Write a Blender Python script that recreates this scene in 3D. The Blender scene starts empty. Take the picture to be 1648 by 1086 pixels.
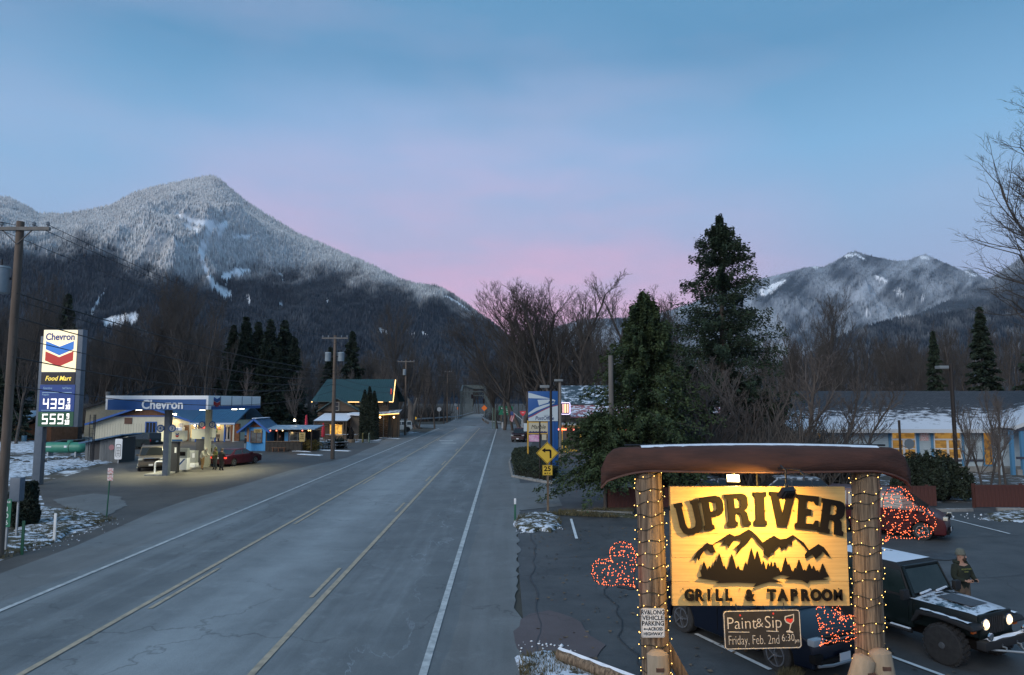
import bpy, bmesh, math, random
import numpy as np
from mathutils import Vector, Matrix, Euler
R = math.radians
SC = bpy.context.scene
COL = SC.collection
# ------------------------------------------------------------------ camera
FPX, PITCH, CAMH = 1110.0, R(5.25), 5.35
cd = bpy.data.cameras.new('camera'); cam = bpy.data.objects.new('camera', cd); COL.objects.link(cam)
cam.location = (0, 0, CAMH); cam.rotation_euler = (R(90) + PITCH, 0, 0)
cd.sensor_width = 36; cd.lens = FPX / 1648 * 36; cd.clip_start = .1; cd.clip_end = 40000
SC.camera = cam
# ------------------------------------------------------------------ dusk sky
W = bpy.data.worlds.new('World'); SC.world = W; W.use_nodes = True
nt = W.node_tree; nt.nodes.clear()
def N(nt, t, **k):
    n = nt.nodes.new(t)
    for a, b in k.items(): setattr(n, a, b)
    return n
def ramp(nt, stops, interp='LINEAR'):
    n = N(nt, 'ShaderNodeValToRGB'); cr = n.color_ramp; cr.interpolation = interp
    while len(cr.elements) < len(stops): cr.elements.new(.5)
    for e, (p, c) in zip(cr.elements, stops):
        e.position = p; e.color = (*c, 1) if len(c) == 3 else c
    return n
def mathn(nt, op, a, b=None, clamp=False):
    n = N(nt, 'ShaderNodeMath', operation=op, use_clamp=clamp)
    for i, v in enumerate((a, b)):
        if v is None: continue
        if isinstance(v, (int, float)): n.inputs[i].default_value = v
        else: nt.links.new(v, n.inputs[i])
    return n.outputs[0]
def mixc(nt, f, a, b, bt='MIX'):
    n = N(nt, 'ShaderNodeMix', data_type='RGBA', blend_type=bt)
    for s, v in ((n.inputs[0], f), (n.inputs[6], a), (n.inputs[7], b)):
        if isinstance(v, (int, float)): s.default_value = v
        elif isinstance(v, tuple): s.default_value = (*v, 1) if len(v) == 3 else v
        else: nt.links.new(v, s)
    return n.outputs[2]
L = nt.links
tc = N(nt, 'ShaderNodeTexCoord'); sep = N(nt, 'ShaderNodeSeparateXYZ'); L.new(tc.outputs['Generated'], sep.inputs[0])
elev = mathn(nt, 'MAXIMUM', sep.outputs[2], 0.0)
blue = ramp(nt, [(0, (.34, .33, .47)), (.15, (.26, .33, .50)), (.25, (.21, .345, .53)), (.33, (.15, .325, .52)), (.45, (.075, .215, .375)), (1, (.08, .21, .35))])
L.new(elev, blue.inputs[0])
pink = ramp(nt, [(0, (.80, .36, .48)), (.13, (.72, .345, .49)), (.2, (.58, .34, .49)), (.29, (.46, .36, .53)), (.38, (.30, .37, .575)), (.52, (.15, .29, .46)), (1, (.07, .20, .36))])
L.new(elev, pink.inputs[0])
# the pink afterglow is centred up the valley and fades round to both sides
dot = N(nt, 'ShaderNodeVectorMath', operation='DOT_PRODUCT'); L.new(tc.outputs['Generated'], dot.inputs[0]); dot.inputs[1].default_value = (-.06, 1, 0)
az = mathn(nt, 'MULTIPLY', mathn(nt, 'SUBTRACT', dot.outputs['Value'], .84), 6.5, True)
mp = N(nt, 'ShaderNodeMapping'); L.new(tc.outputs['Generated'], mp.inputs[0]); mp.inputs['Scale'].default_value = (1.3, 1.3, 4.6)
mp.inputs['Rotation'].default_value = (0, R(24), 0)
no = N(nt, 'ShaderNodeTexNoise'); L.new(mp.outputs[0], no.inputs[0]); no.inputs['Scale'].default_value = 2.8; no.inputs['Detail'].default_value = 5; no.inputs['Roughness'].default_value = .5
cl = mathn(nt, 'MULTIPLY', mathn(nt, 'SUBTRACT', no.outputs[0], .36), 3.2, True)
pf = mathn(nt, 'MULTIPLY', az, mathn(nt, 'ADD', mathn(nt, 'MULTIPLY', cl, .72), .38), True)
c1 = mixc(nt, pf, blue.outputs[0], pink.outputs[0])
# thin high cloud greys the upper sky a little everywhere
no2 = N(nt, 'ShaderNodeTexNoise'); L.new(mp.outputs[0], no2.inputs[0]); no2.inputs['Scale'].default_value = 1.7; no2.inputs['Detail'].default_value = 7
c2 = mixc(nt, mathn(nt, 'MULTIPLY', mathn(nt, 'SUBTRACT', no2.outputs[0], .46), 2.1, True), c1, mixc(nt, .40, c1, (.46, .37, .50)))
bg = N(nt, 'ShaderNodeBackground'); L.new(c2, bg.inputs[0]); bg.inputs[1].default_value = 1.52
wo = N(nt, 'ShaderNodeOutputWorld'); L.new(bg.outputs[0], wo.inputs[0])
# last light from a sun just under the ridge behind the camera
sl = bpy.data.lights.new('sun', 'SUN'); sl.energy = 2.0; sl.angle = R(40); sl.color = (1, .93, .87)
so = bpy.data.objects.new('sun', sl); COL.objects.link(so); so.rotation_euler = (R(62), 0, R(-38))
SC.view_settings.view_transform = 'Standard'; SC.view_settings.look = 'None'
SC.view_settings.exposure = 0; SC.view_settings.gamma = 1; SC.view_settings.use_curve_mapping = False
SC.render.engine = 'CYCLES'
SC.cycles.use_denoising = True
try:
    SC.cycles.denoiser = 'OPENIMAGEDENOISE'; SC.cycles.denoising_input_passes = 'RGB_ALBEDO_NORMAL'
except Exception: pass
SC.cycles.max_bounces = 6; SC.cycles.diffuse_bounces = 3; SC.cycles.glossy_bounces = 3; SC.cycles.volume_bounces = 0
SC.cycles.use_light_tree = True; SC.cycles.caustics_reflective = False; SC.cycles.caustics_refractive = False
SC.cycles.sample_clamp_indirect = 4
# ------------------------------------------------------------------ helpers
def ray(u, v):
    xx = (u - 824) / FPX; zz = (543 - v) / FPX
    return xx, math.cos(PITCH) - math.sin(PITCH) * zz, math.sin(PITCH) + math.cos(PITCH) * zz
def G(u, v, z=0.0):
    a, b, c = ray(u, v); t = (z - CAMH) / c
    return a * t, b * t
def P(u, v, Y):
    a, b, c = ray(u, v); t = Y / b
    return a * t, Y, CAMH + c * t
def ZV(v, Y): return P(824, v, Y)[2]
def XU(u, Y, v=640): return P(u, v, Y)[0]

_MATS = {}
def mat(name, c, c2=None, rough=.7, metal=0., scale=6., bump=0., bscale=None, stretch=(1, 1, 1), lo=.35, hi=.65,
        emit=None, es=0., snow=0., snow_scale=3., spec=.5, sample=True, alpha=None, coat=0.):
    if name in _MATS: return _MATS[name]
    m = bpy.data.materials.new(name); _MATS[name] = m; m.use_nodes = True
    nt = m.node_tree; b = nt.nodes['Principled BSDF']; L = nt.links
    b.inputs['Roughness'].default_value = rough; b.inputs['Metallic'].default_value = metal
    b.inputs['Specular IOR Level'].default_value = spec
    b.inputs['Coat Weight'].default_value = coat
    b.inputs['Base Color'].default_value = (*c, 1); m.diffuse_color = (*c, 1)
    tc = N(nt, 'ShaderNodeTexCoord'); mp = N(nt, 'ShaderNodeMapping'); L.new(tc.outputs['Object'], mp.inputs[0])
    mp.inputs['Scale'].default_value = stretch
    col = None
    if c2 is not None:
        n = N(nt, 'ShaderNodeTexNoise'); L.new(mp.outputs[0], n.inputs[0]); n.inputs['Scale'].default_value = scale; n.inputs['Detail'].default_value = 7
        n.inputs['Roughness'].default_value = .62
        r = ramp(nt, [(lo, c), (hi, c2)]); L.new(n.outputs[0], r.inputs[0]); col = r.outputs[0]
    if snow:
        n = N(nt, 'ShaderNodeTexNoise'); L.new(tc.outputs['Object'], n.inputs[0]); n.inputs['Scale'].default_value = snow_scale; n.inputs['Detail'].default_value = 9
        n.inputs['Roughness'].default_value = .72
        t = .5 + (.5 - snow) * .5
        r = ramp(nt, [(t - .035, (0, 0, 0)), (t + .035, (1, 1, 1))]); L.new(n.outputs[0], r.inputs[0])
        g = N(nt, 'ShaderNodeNewGeometry'); sp = N(nt, 'ShaderNodeSeparateXYZ'); L.new(g.outputs['Normal'], sp.inputs[0])
        up = mathn(nt, 'MULTIPLY', mathn(nt, 'SUBTRACT', sp.outputs[2], .3), 4, True)
        f = mathn(nt, 'MULTIPLY', r.outputs[0], up)
        col = mixc(nt, f, col if col is not None else c, (.62, .68, .76))
    if col is not None: L.new(col, b.inputs['Base Color'])
    if bump:
        n = N(nt, 'ShaderNodeTexNoise'); L.new(mp.outputs[0], n.inputs[0]); n.inputs['Scale'].default_value = bscale or scale * 4; n.inputs['Detail'].default_value = 5
        bp = N(nt, 'ShaderNodeBump'); bp.inputs['Strength'].default_value = bump; bp.inputs['Distance'].default_value = .02
        L.new(n.outputs[0], bp.inputs['Height']); L.new(bp.outputs[0], b.inputs['Normal'])
    if emit is not None:
        b.inputs['Emission Color'].default_value = (*emit, 1); b.inputs['Emission Strength'].default_value = es
        if not sample: m.cycles.emission_sampling = 'NONE'
    return m

def link(o, parent=None):
    COL.objects.link(o)
    if parent is not None: o.parent = parent
    return o
def tag(o, label=None, cat=None, group=None, kind=None):
    if label: o['label'] = label
    if cat: o['category'] = cat
    if group: o['group'] = group
    if kind: o['kind'] = kind
    return o
def thing(name, label, cat, loc=(0, 0, 0), rotz=0., group=None, rot=None):
    o = bpy.data.objects.new(name, None); o.empty_display_size = .2
    o.location = loc; o.rotation_euler = rot or (0, 0, rotz); link(o); return tag(o, label, cat, group)
def copy_thing(o, label=None, loc=None, rotz=None, scale=None):
    def cp(s, par):
        c = s.copy(); COL.objects.link(c); c.parent = par
        for ch in s.children: cp(ch, c)
        return c
    c = cp(o, None)
    if label: c['label'] = label
    if loc is not None: c.location = loc
    if rotz is not None: c.rotation_euler = (0, 0, rotz)
    if scale is not None: c.scale = scale if isinstance(scale, tuple) else (scale,) * 3
    return c

class MB:
    def __init__(s): s.v = []; s.f = []; s.m = []; s.cur = 0
    def add(s, vs, fs):
        k = len(s.v); s.v += [tuple(p) for p in vs]; s.f += [tuple(i + k for i in f) for f in fs]; s.m += [s.cur] * len(fs); return s
    def box(s, x0, x1, y0, y1, z0, z1):
        s.add([(x0,y0,z0),(x1,y0,z0),(x1,y1,z0),(x0,y1,z0),(x0,y0,z1),(x1,y0,z1),(x1,y1,z1),(x0,y1,z1)],
              [(3,2,1,0),(4,5,6,7),(0,1,5,4),(1,2,6,5),(2,3,7,6),(3,0,4,7)]); return s
    def cbox(s, c, d, M=None):
        x, y, z = d[0]/2, d[1]/2, d[2]/2
        vs = [Vector(p) for p in [(-x,-y,-z),(x,-y,-z),(x,y,-z),(-x,y,-z),(-x,-y,z),(x,-y,z),(x,y,z),(-x,y,z)]]
        if M is not None: vs = [M @ p for p in vs]
        c = Vector(c); s.add([p + c for p in vs], [(3,2,1,0),(4,5,6,7),(0,1,5,4),(1,2,6,5),(2,3,7,6),(3,0,4,7)]); return s
    def beam(s, a, b, w, h=None, up=(0, 0, 1)):
        a = Vector(a); b = Vector(b); d = (b - a); h = h or w
        x = d.normalized(); u = Vector(up)
        if abs(x.dot(u)) > .98: u = Vector((0, 1, 0))
        y = u.cross(x).normalized(); z = x.cross(y)
        vs = [p + y * (sy * w / 2) + z * (sz * h / 2) for p in (a, b) for sy, sz in ((-1,-1),(1,-1),(1,1),(-1,1))]
        s.add(vs, [(0,3,2,1),(4,5,6,7),(0,1,5,4),(1,2,6,5),(2,3,7,6),(3,0,4,7)]); return s
    def tube(s, pts, r, n=8, cap=True, closed=False):
        pts = [Vector(p) for p in pts]; rs = r if isinstance(r, (list, tuple)) else [r] * len(pts)
        k = len(s.v); ref = None; m = len(pts)
        for i, p in enumerate(pts):
            if closed: d = (pts[(i+1) % m] - pts[i-1]).normalized()
            else: d = (pts[min(i+1, m-1)] - pts[max(i-1, 0)]).normalized()
            if ref is None: ref = Vector((0,0,1)) if abs(d.z) < .9 else Vector((0,1,0))
            a = (ref - d * ref.dot(d)).normalized(); ref = a; b = d.cross(a)
            for j in range(n):
                t = 2 * math.pi * j / n; s.v.append(tuple(p + a * (rs[i] * math.cos(t)) + b * (rs[i] * math.sin(t))))
        nf = 0
        for i in range(m if closed else m - 1):
            for j in range(n):
                i2 = (i + 1) % m
                s.f.append((k+i*n+j, k+i*n+(j+1) % n, k+i2*n+(j+1) % n, k+i2*n+j)); nf += 1
        if cap and not closed:
            s.f.append(tuple(k + j for j in reversed(range(n)))); s.f.append(tuple(k+(m-1)*n+j for j in range(n))); nf += 2
        s.m += [s.cur] * nf; return s
    def lathe(s, prof, n=16, c=(0,0,0), axis='z'):
        k = len(s.v); m = len(prof)
        for r, h in prof:
            for j in range(n):
                t = 2*math.pi*j/n; x, y = r*math.cos(t), r*math.sin(t)
                p = {'z': (x, y, h), 'y': (x, h, y), 'x': (h, x, y)}[axis]
                s.v.append((p[0]+c[0], p[1]+c[1], p[2]+c[2]))
        nf = 0
        for i in range(m-1):
            for j in range(n): s.f.append((k+i*n+j, k+i*n+(j+1) % n, k+(i+1)*n+(j+1) % n, k+(i+1)*n+j)); nf += 1
        s.f.append(tuple(k+j for j in reversed(range(n)))); s.f.append(tuple(k+(m-1)*n+j for j in range(n))); nf += 2
        s.m += [s.cur] * nf; return s
    def prism(s, pts, axis, a, b):
        # polygon pts in the plane square to axis, pushed from a to b
        n = len(pts)
        def q(p, h): return {'x': (h, p[0], p[1]), 'y': (p[0], h, p[1]), 'z': (p[0], p[1], h)}[axis]
        s.add([q(p, a) for p in pts] + [q(p, b) for p in pts],
              [tuple(range(n)), tuple(reversed(range(n, 2*n)))] + [(i, n+i, n+(i+1) % n, (i+1) % n) for i in range(n)]); return s
    def sphere(s, c, r, n=10, m=6):
        rr = r if isinstance(r, (tuple, list)) else (r, r, r)
        k = len(s.v)
        for i in range(m+1):
            ph = math.pi * i / m
            for j in range(n):
                t = 2*math.pi*j/n; s.v.append((c[0]+rr[0]*math.sin(ph)*math.cos(t), c[1]+rr[1]*math.sin(ph)*math.sin(t), c[2]-rr[2]*math.cos(ph)))
        nf = 0
        for i in range(m):
            for j in range(n): s.f.append((k+i*n+j, k+i*n+(j+1) % n, k+(i+1)*n+(j+1) % n, k+(i+1)*n+j)); nf += 1
        s.m += [s.cur]*nf; return s
    def mesh(s, name, mats, smooth=False, bevel=0., seg=2, angle=35):
        me = bpy.data.meshes.new(name); me.from_pydata(s.v, [], s.f)
        for m in (mats if isinstance(mats, (list, tuple)) else [mats]): me.materials.append(m)
        me.polygons.foreach_set('material_index', s.m)
        bm = bmesh.new(); bm.from_mesh(me)
        if smooth or bevel: bmesh.ops.remove_doubles(bm, verts=bm.verts, dist=1e-5)
        bmesh.ops.recalc_face_normals(bm, faces=bm.faces)
        if bevel:
            es = [e for e in bm.edges if len(e.link_faces) == 2 and e.calc_face_angle(0) > R(28)]
            bmesh.ops.bevel(bm, geom=es, offset=bevel, segments=seg, affect='EDGES', profile=.6, clamp_overlap=True)
        bm.to_mesh(me); bm.free()
        if smooth or bevel:
            me.polygons.foreach_set('use_smooth', [True]*len(me.polygons))
            me.set_sharp_from_angle(angle=R(angle))
        return me
    def build(s, name, mats, parent=None, smooth=False, bevel=0., seg=2, loc=None, rot=None, angle=35):
        o = bpy.data.objects.new(name, s.mesh(name, mats, smooth, bevel, seg, angle)); link(o, parent)
        if loc is not None: o.location = loc
        if rot is not None: o.rotation_euler = rot
        return o
def obj(name, me, parent=None, loc=None, rot=None):
    o = bpy.data.objects.new(name, me); link(o, parent)
    if loc is not None: o.location = loc
    if rot is not None: o.rotation_euler = rot
    return o
def npmesh(name, V, F, mats, smooth=False, attr=None, midx=None):
    me = bpy.data.meshes.new(name); V = np.asarray(V, dtype=np.float32); F = np.asarray(F, dtype=np.int32); k = F.shape[1]
    me.vertices.add(len(V)); me.vertices.foreach_set('co', V.ravel())
    me.loops.add(F.size); me.loops.foreach_set('vertex_index', F.ravel())
    me.polygons.add(len(F)); me.polygons.foreach_set('loop_start', np.arange(0, F.size, k, dtype=np.int32))
    me.polygons.foreach_set('loop_total', np.full(len(F), k, dtype=np.int32))
    if midx is not None: me.polygons.foreach_set('material_index', np.asarray(midx, dtype=np.int32))
    if smooth: me.polygons.foreach_set('use_smooth', np.ones(len(F), dtype=bool))
    for m in (mats if isinstance(mats, (list, tuple)) else [mats]): me.materials.append(m)
    if attr:
        for nme, arr in attr.items():
            a = me.attributes.new(nme, 'FLOAT', 'POINT'); a.data.foreach_set('value', np.asarray(arr, dtype=np.float32))
    me.update(calc_edges=True); me.validate(); return me
def text_mesh(s, size, m, ext=.004, off=0., align='CENTER', shear=0., space=1.):
    c = bpy.data.curves.new('t', 'FONT'); c.body = s; c.size = size; c.extrude = ext; c.offset = off; c.align_x = align; c.align_y = 'CENTER'
    c.shear = shear; c.resolution_u = 3; c.space_character = space; c.materials.append(m)
    o = bpy.data.objects.new('t', c); me = bpy.data.meshes.new_from_object(o)
    bpy.data.objects.remove(o); return me
def text(s, size, m, parent, loc, rot=(R(90), 0, 0), name='lettering', ext=.004, off=0., sx=1., **k):
    o = obj(name, text_mesh(s, size, m, ext, off, **k), parent, loc, rot); o.scale = (sx, 1, 1); return o
def poly_mesh(polys, m, ext=.004):
    # filled outline(s) with holes, pushed to a thickness
    c = bpy.data.curves.new('p', 'CURVE'); c.dimensions = '2D'; c.fill_mode = 'BOTH'; c.extrude = ext; c.materials.append(m)
    for pl in polys:
        sp = c.splines.new('POLY'); sp.points.add(len(pl)-1)
        for q, p in zip(sp.points, pl): q.co = (p[0], p[1], 0, 1)
        sp.use_cyclic_u = True
    o = bpy.data.objects.new('p', c); me = bpy.data.meshes.new_from_object(o); bpy.data.objects.remove(o); return me
def shape(polys, m, parent, loc, rot=(R(90), 0, 0), name='lettering', ext=.004):
    return obj(name, poly_mesh(polys, m, ext), parent, loc, rot)
# value noise for terrain
def _hash(ix, iy, seed):
    h = (ix.astype(np.int64)*374761393 + iy.astype(np.int64)*668265263 + seed*1442695041) & 0x7fffffff
    h = ((h ^ (h >> 13))*1274126177) & 0x7fffffff
    return ((h ^ (h >> 16)) & 0xffff)/65535.0
def vnoise(x, y, seed=0):
    ix = np.floor(x); iy = np.floor(y); fx = x-ix; fy = y-iy; fx = fx*fx*(3-2*fx); fy = fy*fy*(3-2*fy)
    a = _hash(ix, iy, seed); b = _hash(ix+1, iy, seed); c = _hash(ix, iy+1, seed); d = _hash(ix+1, iy+1, seed)
    return (a*(1-fx)+b*fx)*(1-fy)+(c*(1-fx)+d*fx)*fy
def fbm(x, y, seed=0, o=5, ridged=False):
    s = 0; a = .5; t = 0
    for i in range(o):
        n = vnoise(x, y, seed+i*17)
        if ridged: n = 1-np.abs(2*n-1)
        s = s+a*n; t += a; a *= .5; x = x*2.03+7.1; y = y*2.03+3.7
    return s/t
rng = np.random.default_rng(7)
# ------------------------------------------------------------------ terrain and mountains
def ground_mat():
    return mat('valley_soil', (.035, .034, .028), (.06, .058, .045), rough=.95, scale=.6, snow=.22, snow_scale=.35)
mb = MB(); mb.add([(-9000, -160, 0), (9000, -160, 0), (9000, 9300, 0), (-9000, 9300, 0)], [(0, 1, 2, 3)])
tag(mb.build('ground', ground_mat()), kind='structure')

def mountain_mat(name, dark, frost):
    m = bpy.data.materials.new(name); m.use_nodes = True; nt = m.node_tree; L = nt.links; b = nt.nodes['Principled BSDF']
    b.inputs['Roughness'].default_value = .95; b.inputs['Specular IOR Level'].default_value = .1
    a = N(nt, 'ShaderNodeAttribute', attribute_name='frost'); cl = N(nt, 'ShaderNodeAttribute', attribute_name='clearing')
    g = N(nt, 'ShaderNodeNewGeometry')
    n = N(nt, 'ShaderNodeTexNoise'); L.new(g.outputs['Position'], n.inputs[0]); n.inputs['Scale'].default_value = .03; n.inputs['Detail'].default_value = 6; n.inputs['Roughness'].default_value = .7
    f = mathn(nt, 'ADD', a.outputs['Fac'], mathn(nt, 'MULTIPLY', mathn(nt, 'MULTIPLY', mathn(nt, 'SUBTRACT', n.outputs[0], .5), 1.5), mathn(nt, 'ADD', a.outputs['Fac'], .04)), True)
    c = mixc(nt, f, dark, frost); c = mixc(nt, cl.outputs['Fac'], c, (.93, .94, .96))
    L.new(c, b.inputs['Base Color']); return m
def smooth(a, b, x):
    t = np.clip((x-a)/(b-a), 0, 1); return t*t*(3-2*t)
def to_px(X, Y, Z):
    dz = Z-CAMH; c, s = math.cos(PITCH), math.sin(PITCH)
    zc = Y*c+dz*s; yc = dz*c-Y*s
    return 824+FPX*X/zc, 543-FPX*yc/zc
def strokes(U, V, lines):
    # 0..1 cover inside capsules (u, v, half width)
    out = np.zeros_like(U)
    for ln in lines:
        for (u0, v0, w0), (u1, v1, w1) in zip(ln[:-1], ln[1:]):
            dx, dy = u1-u0, v1-v0; t = np.clip(((U-u0)*dx+(V-v0)*dy)/(dx*dx+dy*dy+1e-9), 0, 1)
            d = np.hypot(U-u0-t*dx, V-v0-t*dy)-(w0+(w1-w0)*t)
            out = np.maximum(out, np.clip(.5-d/5, 0, 1))
    return out
def mountain(name, ridge, YR, Y0, nx, ny, rough_amp, seed, mats, frost_fn, clear, gpow=1.1, wander=0.0, back=1.5):
    """a real height field: ridge line at distance YR, foot at Y0, spurs and gullies between"""
    us = np.array([p[0] for p in ridge], float); vs = np.array([p[1] for p in ridge], float)
    rr = [ray(u, v) for u, v in zip(us, vs)]
    S = np.array([a/b for a, b, c in rr]); E_ = np.array([c/b for a, b, c in rr])
    def height(s, t):
        yr = YR*(1+wander*(vnoise(s*7+3, s*0, seed+5)-.5)); y = Y0+(yr-Y0)*t; x = s*y
        e = np.interp(s, S, E_)
        zr = e*yr+CAMH
        tt = np.clip(t, 0, 1)
        base = zr*tt**gpow
        n1 = fbm(x/420+seed, y/900, seed, 5, True)-.55; n2 = fbm(x/90, y/130, seed+3, 4)-.5
        env = 6.0*tt*(1-tt)**1.7
        z = base+rough_amp*np.clip(zr/900, .15, 1.2)*(n1*env*1.6+n2*.22*env)
        zb = zr-(t-1)*zr*1.6
        z = np.where(t > 1, np.minimum(zb, zr+n2*20), z)
        return x, y, np.maximum(z, -2.0)
    ss = np.linspace(S[0], S[-1], nx); tt = np.concatenate([np.linspace(0, 1, ny), np.linspace(1, back, 12)[1:]])
    SS, TT = np.meshgrid(ss, tt)
    X, Y, Z = height(SS, TT)
    Z = np.where(TT >= 1, Z, Z)
    U, Vv = to_px(X, Y, Z)
    nse = fbm(X/24, Y/24+Z/24, seed+9, 4)
    cl = np.clip((strokes(U, Vv, clear)*1.3-1.72+nse*2.0)*3, 0, 1)*(TT < 1) if clear else np.zeros_like(X)
    fr = frost_fn(X, Y, Z, U, Vv)
    ny2, nx2 = X.shape; idx = np.arange(ny2*nx2).reshape(ny2, nx2)
    F = np.stack([idx[:-1, :-1], idx[:-1, 1:], idx[1:, 1:], idx[1:, :-1]], -1).reshape(-1, 4)
    me = npmesh(name, np.stack([X, Y, Z], -1).reshape(-1, 3), F, mats[0], True, dict(frost=fr.ravel(), clearing=cl.ravel()))
    tag(obj(name, me), kind='structure')
    return height, (S[0], S[-1])
def cone_trees(name, label, height, srange, n, h0, h1, seed, m, frost_fn, clear, group=None, tmin=.02, tp=1.0, tmax=1.0):
    g = np.random.default_rng(seed); s = g.uniform(srange[0], srange[1], n); t = tmin+(tmax-tmin)*g.random(n)**tp
    x, y, z = height(s, t); U, Vv = to_px(x, y, z)
    cl = strokes(U, Vv, clear) if clear else np.zeros_like(x)
    nse = fbm(x/24, y/24+z/24, seed+9, 4)
    keep = ((cl*1.3-1.72+nse*2.0) < .1) & (z > 2)
    x, y, z = x[keep], y[keep], z[keep]; n = len(x)
    hh = g.uniform(h0, h1, n)*(1-.35*np.clip(z/1300, 0, 1)); r = hh*g.uniform(.15, .22, n)
    k = 4; ang = g.uniform(0, 6.28, n)
    V = np.zeros((n, 2*k+1, 3), np.float32)
    for j in range(k):
        a = ang+2*np.pi*j/k
        V[:, j, 0] = x+r*np.cos(a); V[:, j, 1] = y+r*np.sin(a); V[:, j, 2] = z-3
        V[:, k+j, 0] = x+r*.55*np.cos(a+.5); V[:, k+j, 1] = y+r*.55*np.sin(a+.5); V[:, k+j, 2] = z+hh*.45
    V[:, 2*k, 0] = x+g.normal(0, .3, n); V[:, 2*k, 1] = y; V[:, 2*k, 2] = z+hh
    base = (np.arange(n)*(2*k+1))[:, None]
    F = []
    for j in range(k):
        j2 = (j+1) % k
        F += [np.stack([base[:, 0]+j, base[:, 0]+j2, base[:, 0]+k+j2], 1), np.stack([base[:, 0]+j, base[:, 0]+k+j2, base[:, 0]+k+j], 1),
              np.stack([base[:, 0]+k+j, base[:, 0]+k+j2, base[:, 0]+2*k], 1)]
    F = np.concatenate(F)
    u, v = to_px(x, y, z); fr = frost_fn(x, y, z, u, v); fr = fr+g.normal(0, .16, n)*np.clip(fr*2, .12, 1)
    tree_fr = np.repeat(fr[:, None], 2*k+1, 1); tree_fr[:, :k] -= .12; tree_fr[:, 2*k] += .05
    me = npmesh(name, V.reshape(-1, 3), F, m, False, dict(frost=np.clip(tree_fr, 0, 1).ravel(), clearing=np.zeros(n*(2*k+1))))
    tag(obj(name, me), label, 'forest', group, 'stuff')

# big frosted mountain on the left
ridge = [(-420, 420), (-200, 352), (-100, 322), (0, 317), (15, 318), (35, 328), (62, 343), (100, 345), (140, 338), (180, 330), (215, 310), (250, 300), (300, 290), (330, 284), (345, 283), (355, 289),
         (372, 304), (400, 327), (440, 352), (480, 377), (520, 394), (560, 411), (600, 428), (640, 449), (670, 458), (700, 461), (722, 470), (745, 486), (770, 505), (795, 523), (820, 545), (850, 575), (900, 620), (930, 642)]
clearL = [[(285, 346, 4), (330, 360, 6), (342, 358, 6), (332, 385, 7), (323, 405, 7), (328, 422, 4), (334, 440, 5), (345, 460, 7), (366, 474, 8)],
          [(338, 368, 5), (363, 360, 5), (352, 378, 5)], [(380, 380, 5), (400, 381, 4)], [(300, 365, 6), (318, 372, 5)], [(286, 392, 4), (296, 397, 4)],
          [(362, 448, 8), (385, 438, 8), (400, 436, 4)], [(398, 478, 5), (402, 492, 3)], [(452, 487, 3), (456, 505, 2)], [(170, 465, 2), (160, 482, 3), (150, 500, 4), (145, 518, 2)],
          [(170, 520, 9), (215, 512, 9)], [(612, 530, 5), (622, 536, 4)], [(655, 534, 4), (664, 540, 3)], [(680, 535, 4), (688, 540, 3)], [(700, 474, 2), (720, 478, 3), (745, 494, 3), (768, 512, 2)], [(526, 480, 2), (528, 486, 2)], [(355, 338, 2), (356, 342, 2)], [(450, 442, 3), (456, 452, 2)]]
def frostL(X, Y, Z, U, V):
    edge = np.interp(U, [0, 60, 150, 200, 300, 400, 500, 640, 760], [405, 415, 398, 430, 455, 440, 442, 470, 500])
    n = fbm(U/26, V/14, 5, 4)-.5
    return np.clip(smooth(22, -40, V-edge+n*70)*.84+n*.22-.03, 0, 1)
MM = mountain_mat('mountain_forest_floor', (.005, .014, .028), (.60, .60, .60)); MT = mountain_mat('mountain_trees', (.005, .016, .032), (.76, .76, .75))
hL, sr = mountain('mountain', ridge, 3500, 1300, 520, 230, 260, 11, [MM], frostL, clearL, 1.12, .10)
cone_trees('mountain_forest', 'snow frosted conifer forest covering the big peak on the left', hL, (sr[0]*.86, sr[1]), 120000, 13, 24, 21, MT, frostL, clearL, tp=.9)
# far range on the right
ridgeR = [(830, 575), (880, 530), (940, 515), (1010, 512), (1060, 505), (1110, 490), (1160, 468), (1220, 450), (1262, 440), (1290, 432), (1312, 428), (1325, 430), (1345, 420), (1365, 407), (1378, 404), (1390, 409), (1412, 414), (1440, 420), (1462, 419),
          (1478, 412), (1490, 409), (1502, 415), (1530, 427), (1550, 436), (1562, 432), (1580, 445), (1620, 462), (1700, 480), (1850, 500)]
clearR = [[(1362, 412, 4), (1378, 410, 3), (1392, 418, 2)], [(1410, 445, 3), (1425, 452, 3)], [(1440, 468, 2), (1460, 478, 3)], [(1475, 478, 3), (1485, 482, 2)], [(1395, 502, 4), (1396, 505, 4)], [(1230, 470, 8), (1262, 452, 3)], [(1484, 414, 4), (1494, 416, 3)], [(1555, 438, 3), (1570, 444, 3)], [(1310, 430, 3), (1316, 430, 3)], [(1450, 508, 3), (1456, 509, 3)]]
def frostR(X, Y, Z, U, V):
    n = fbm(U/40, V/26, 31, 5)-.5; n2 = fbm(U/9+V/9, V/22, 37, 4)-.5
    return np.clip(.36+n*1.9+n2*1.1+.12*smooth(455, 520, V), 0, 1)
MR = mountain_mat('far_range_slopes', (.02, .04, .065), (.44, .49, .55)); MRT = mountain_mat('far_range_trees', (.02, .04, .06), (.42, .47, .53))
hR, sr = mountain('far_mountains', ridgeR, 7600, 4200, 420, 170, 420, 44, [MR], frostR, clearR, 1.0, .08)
cone_trees('far_mountain_forest', 'snow dusted conifers on the distant blue range on the right', hR, sr, 55000, 22, 40, 45, MRT, frostR, clearR)
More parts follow.
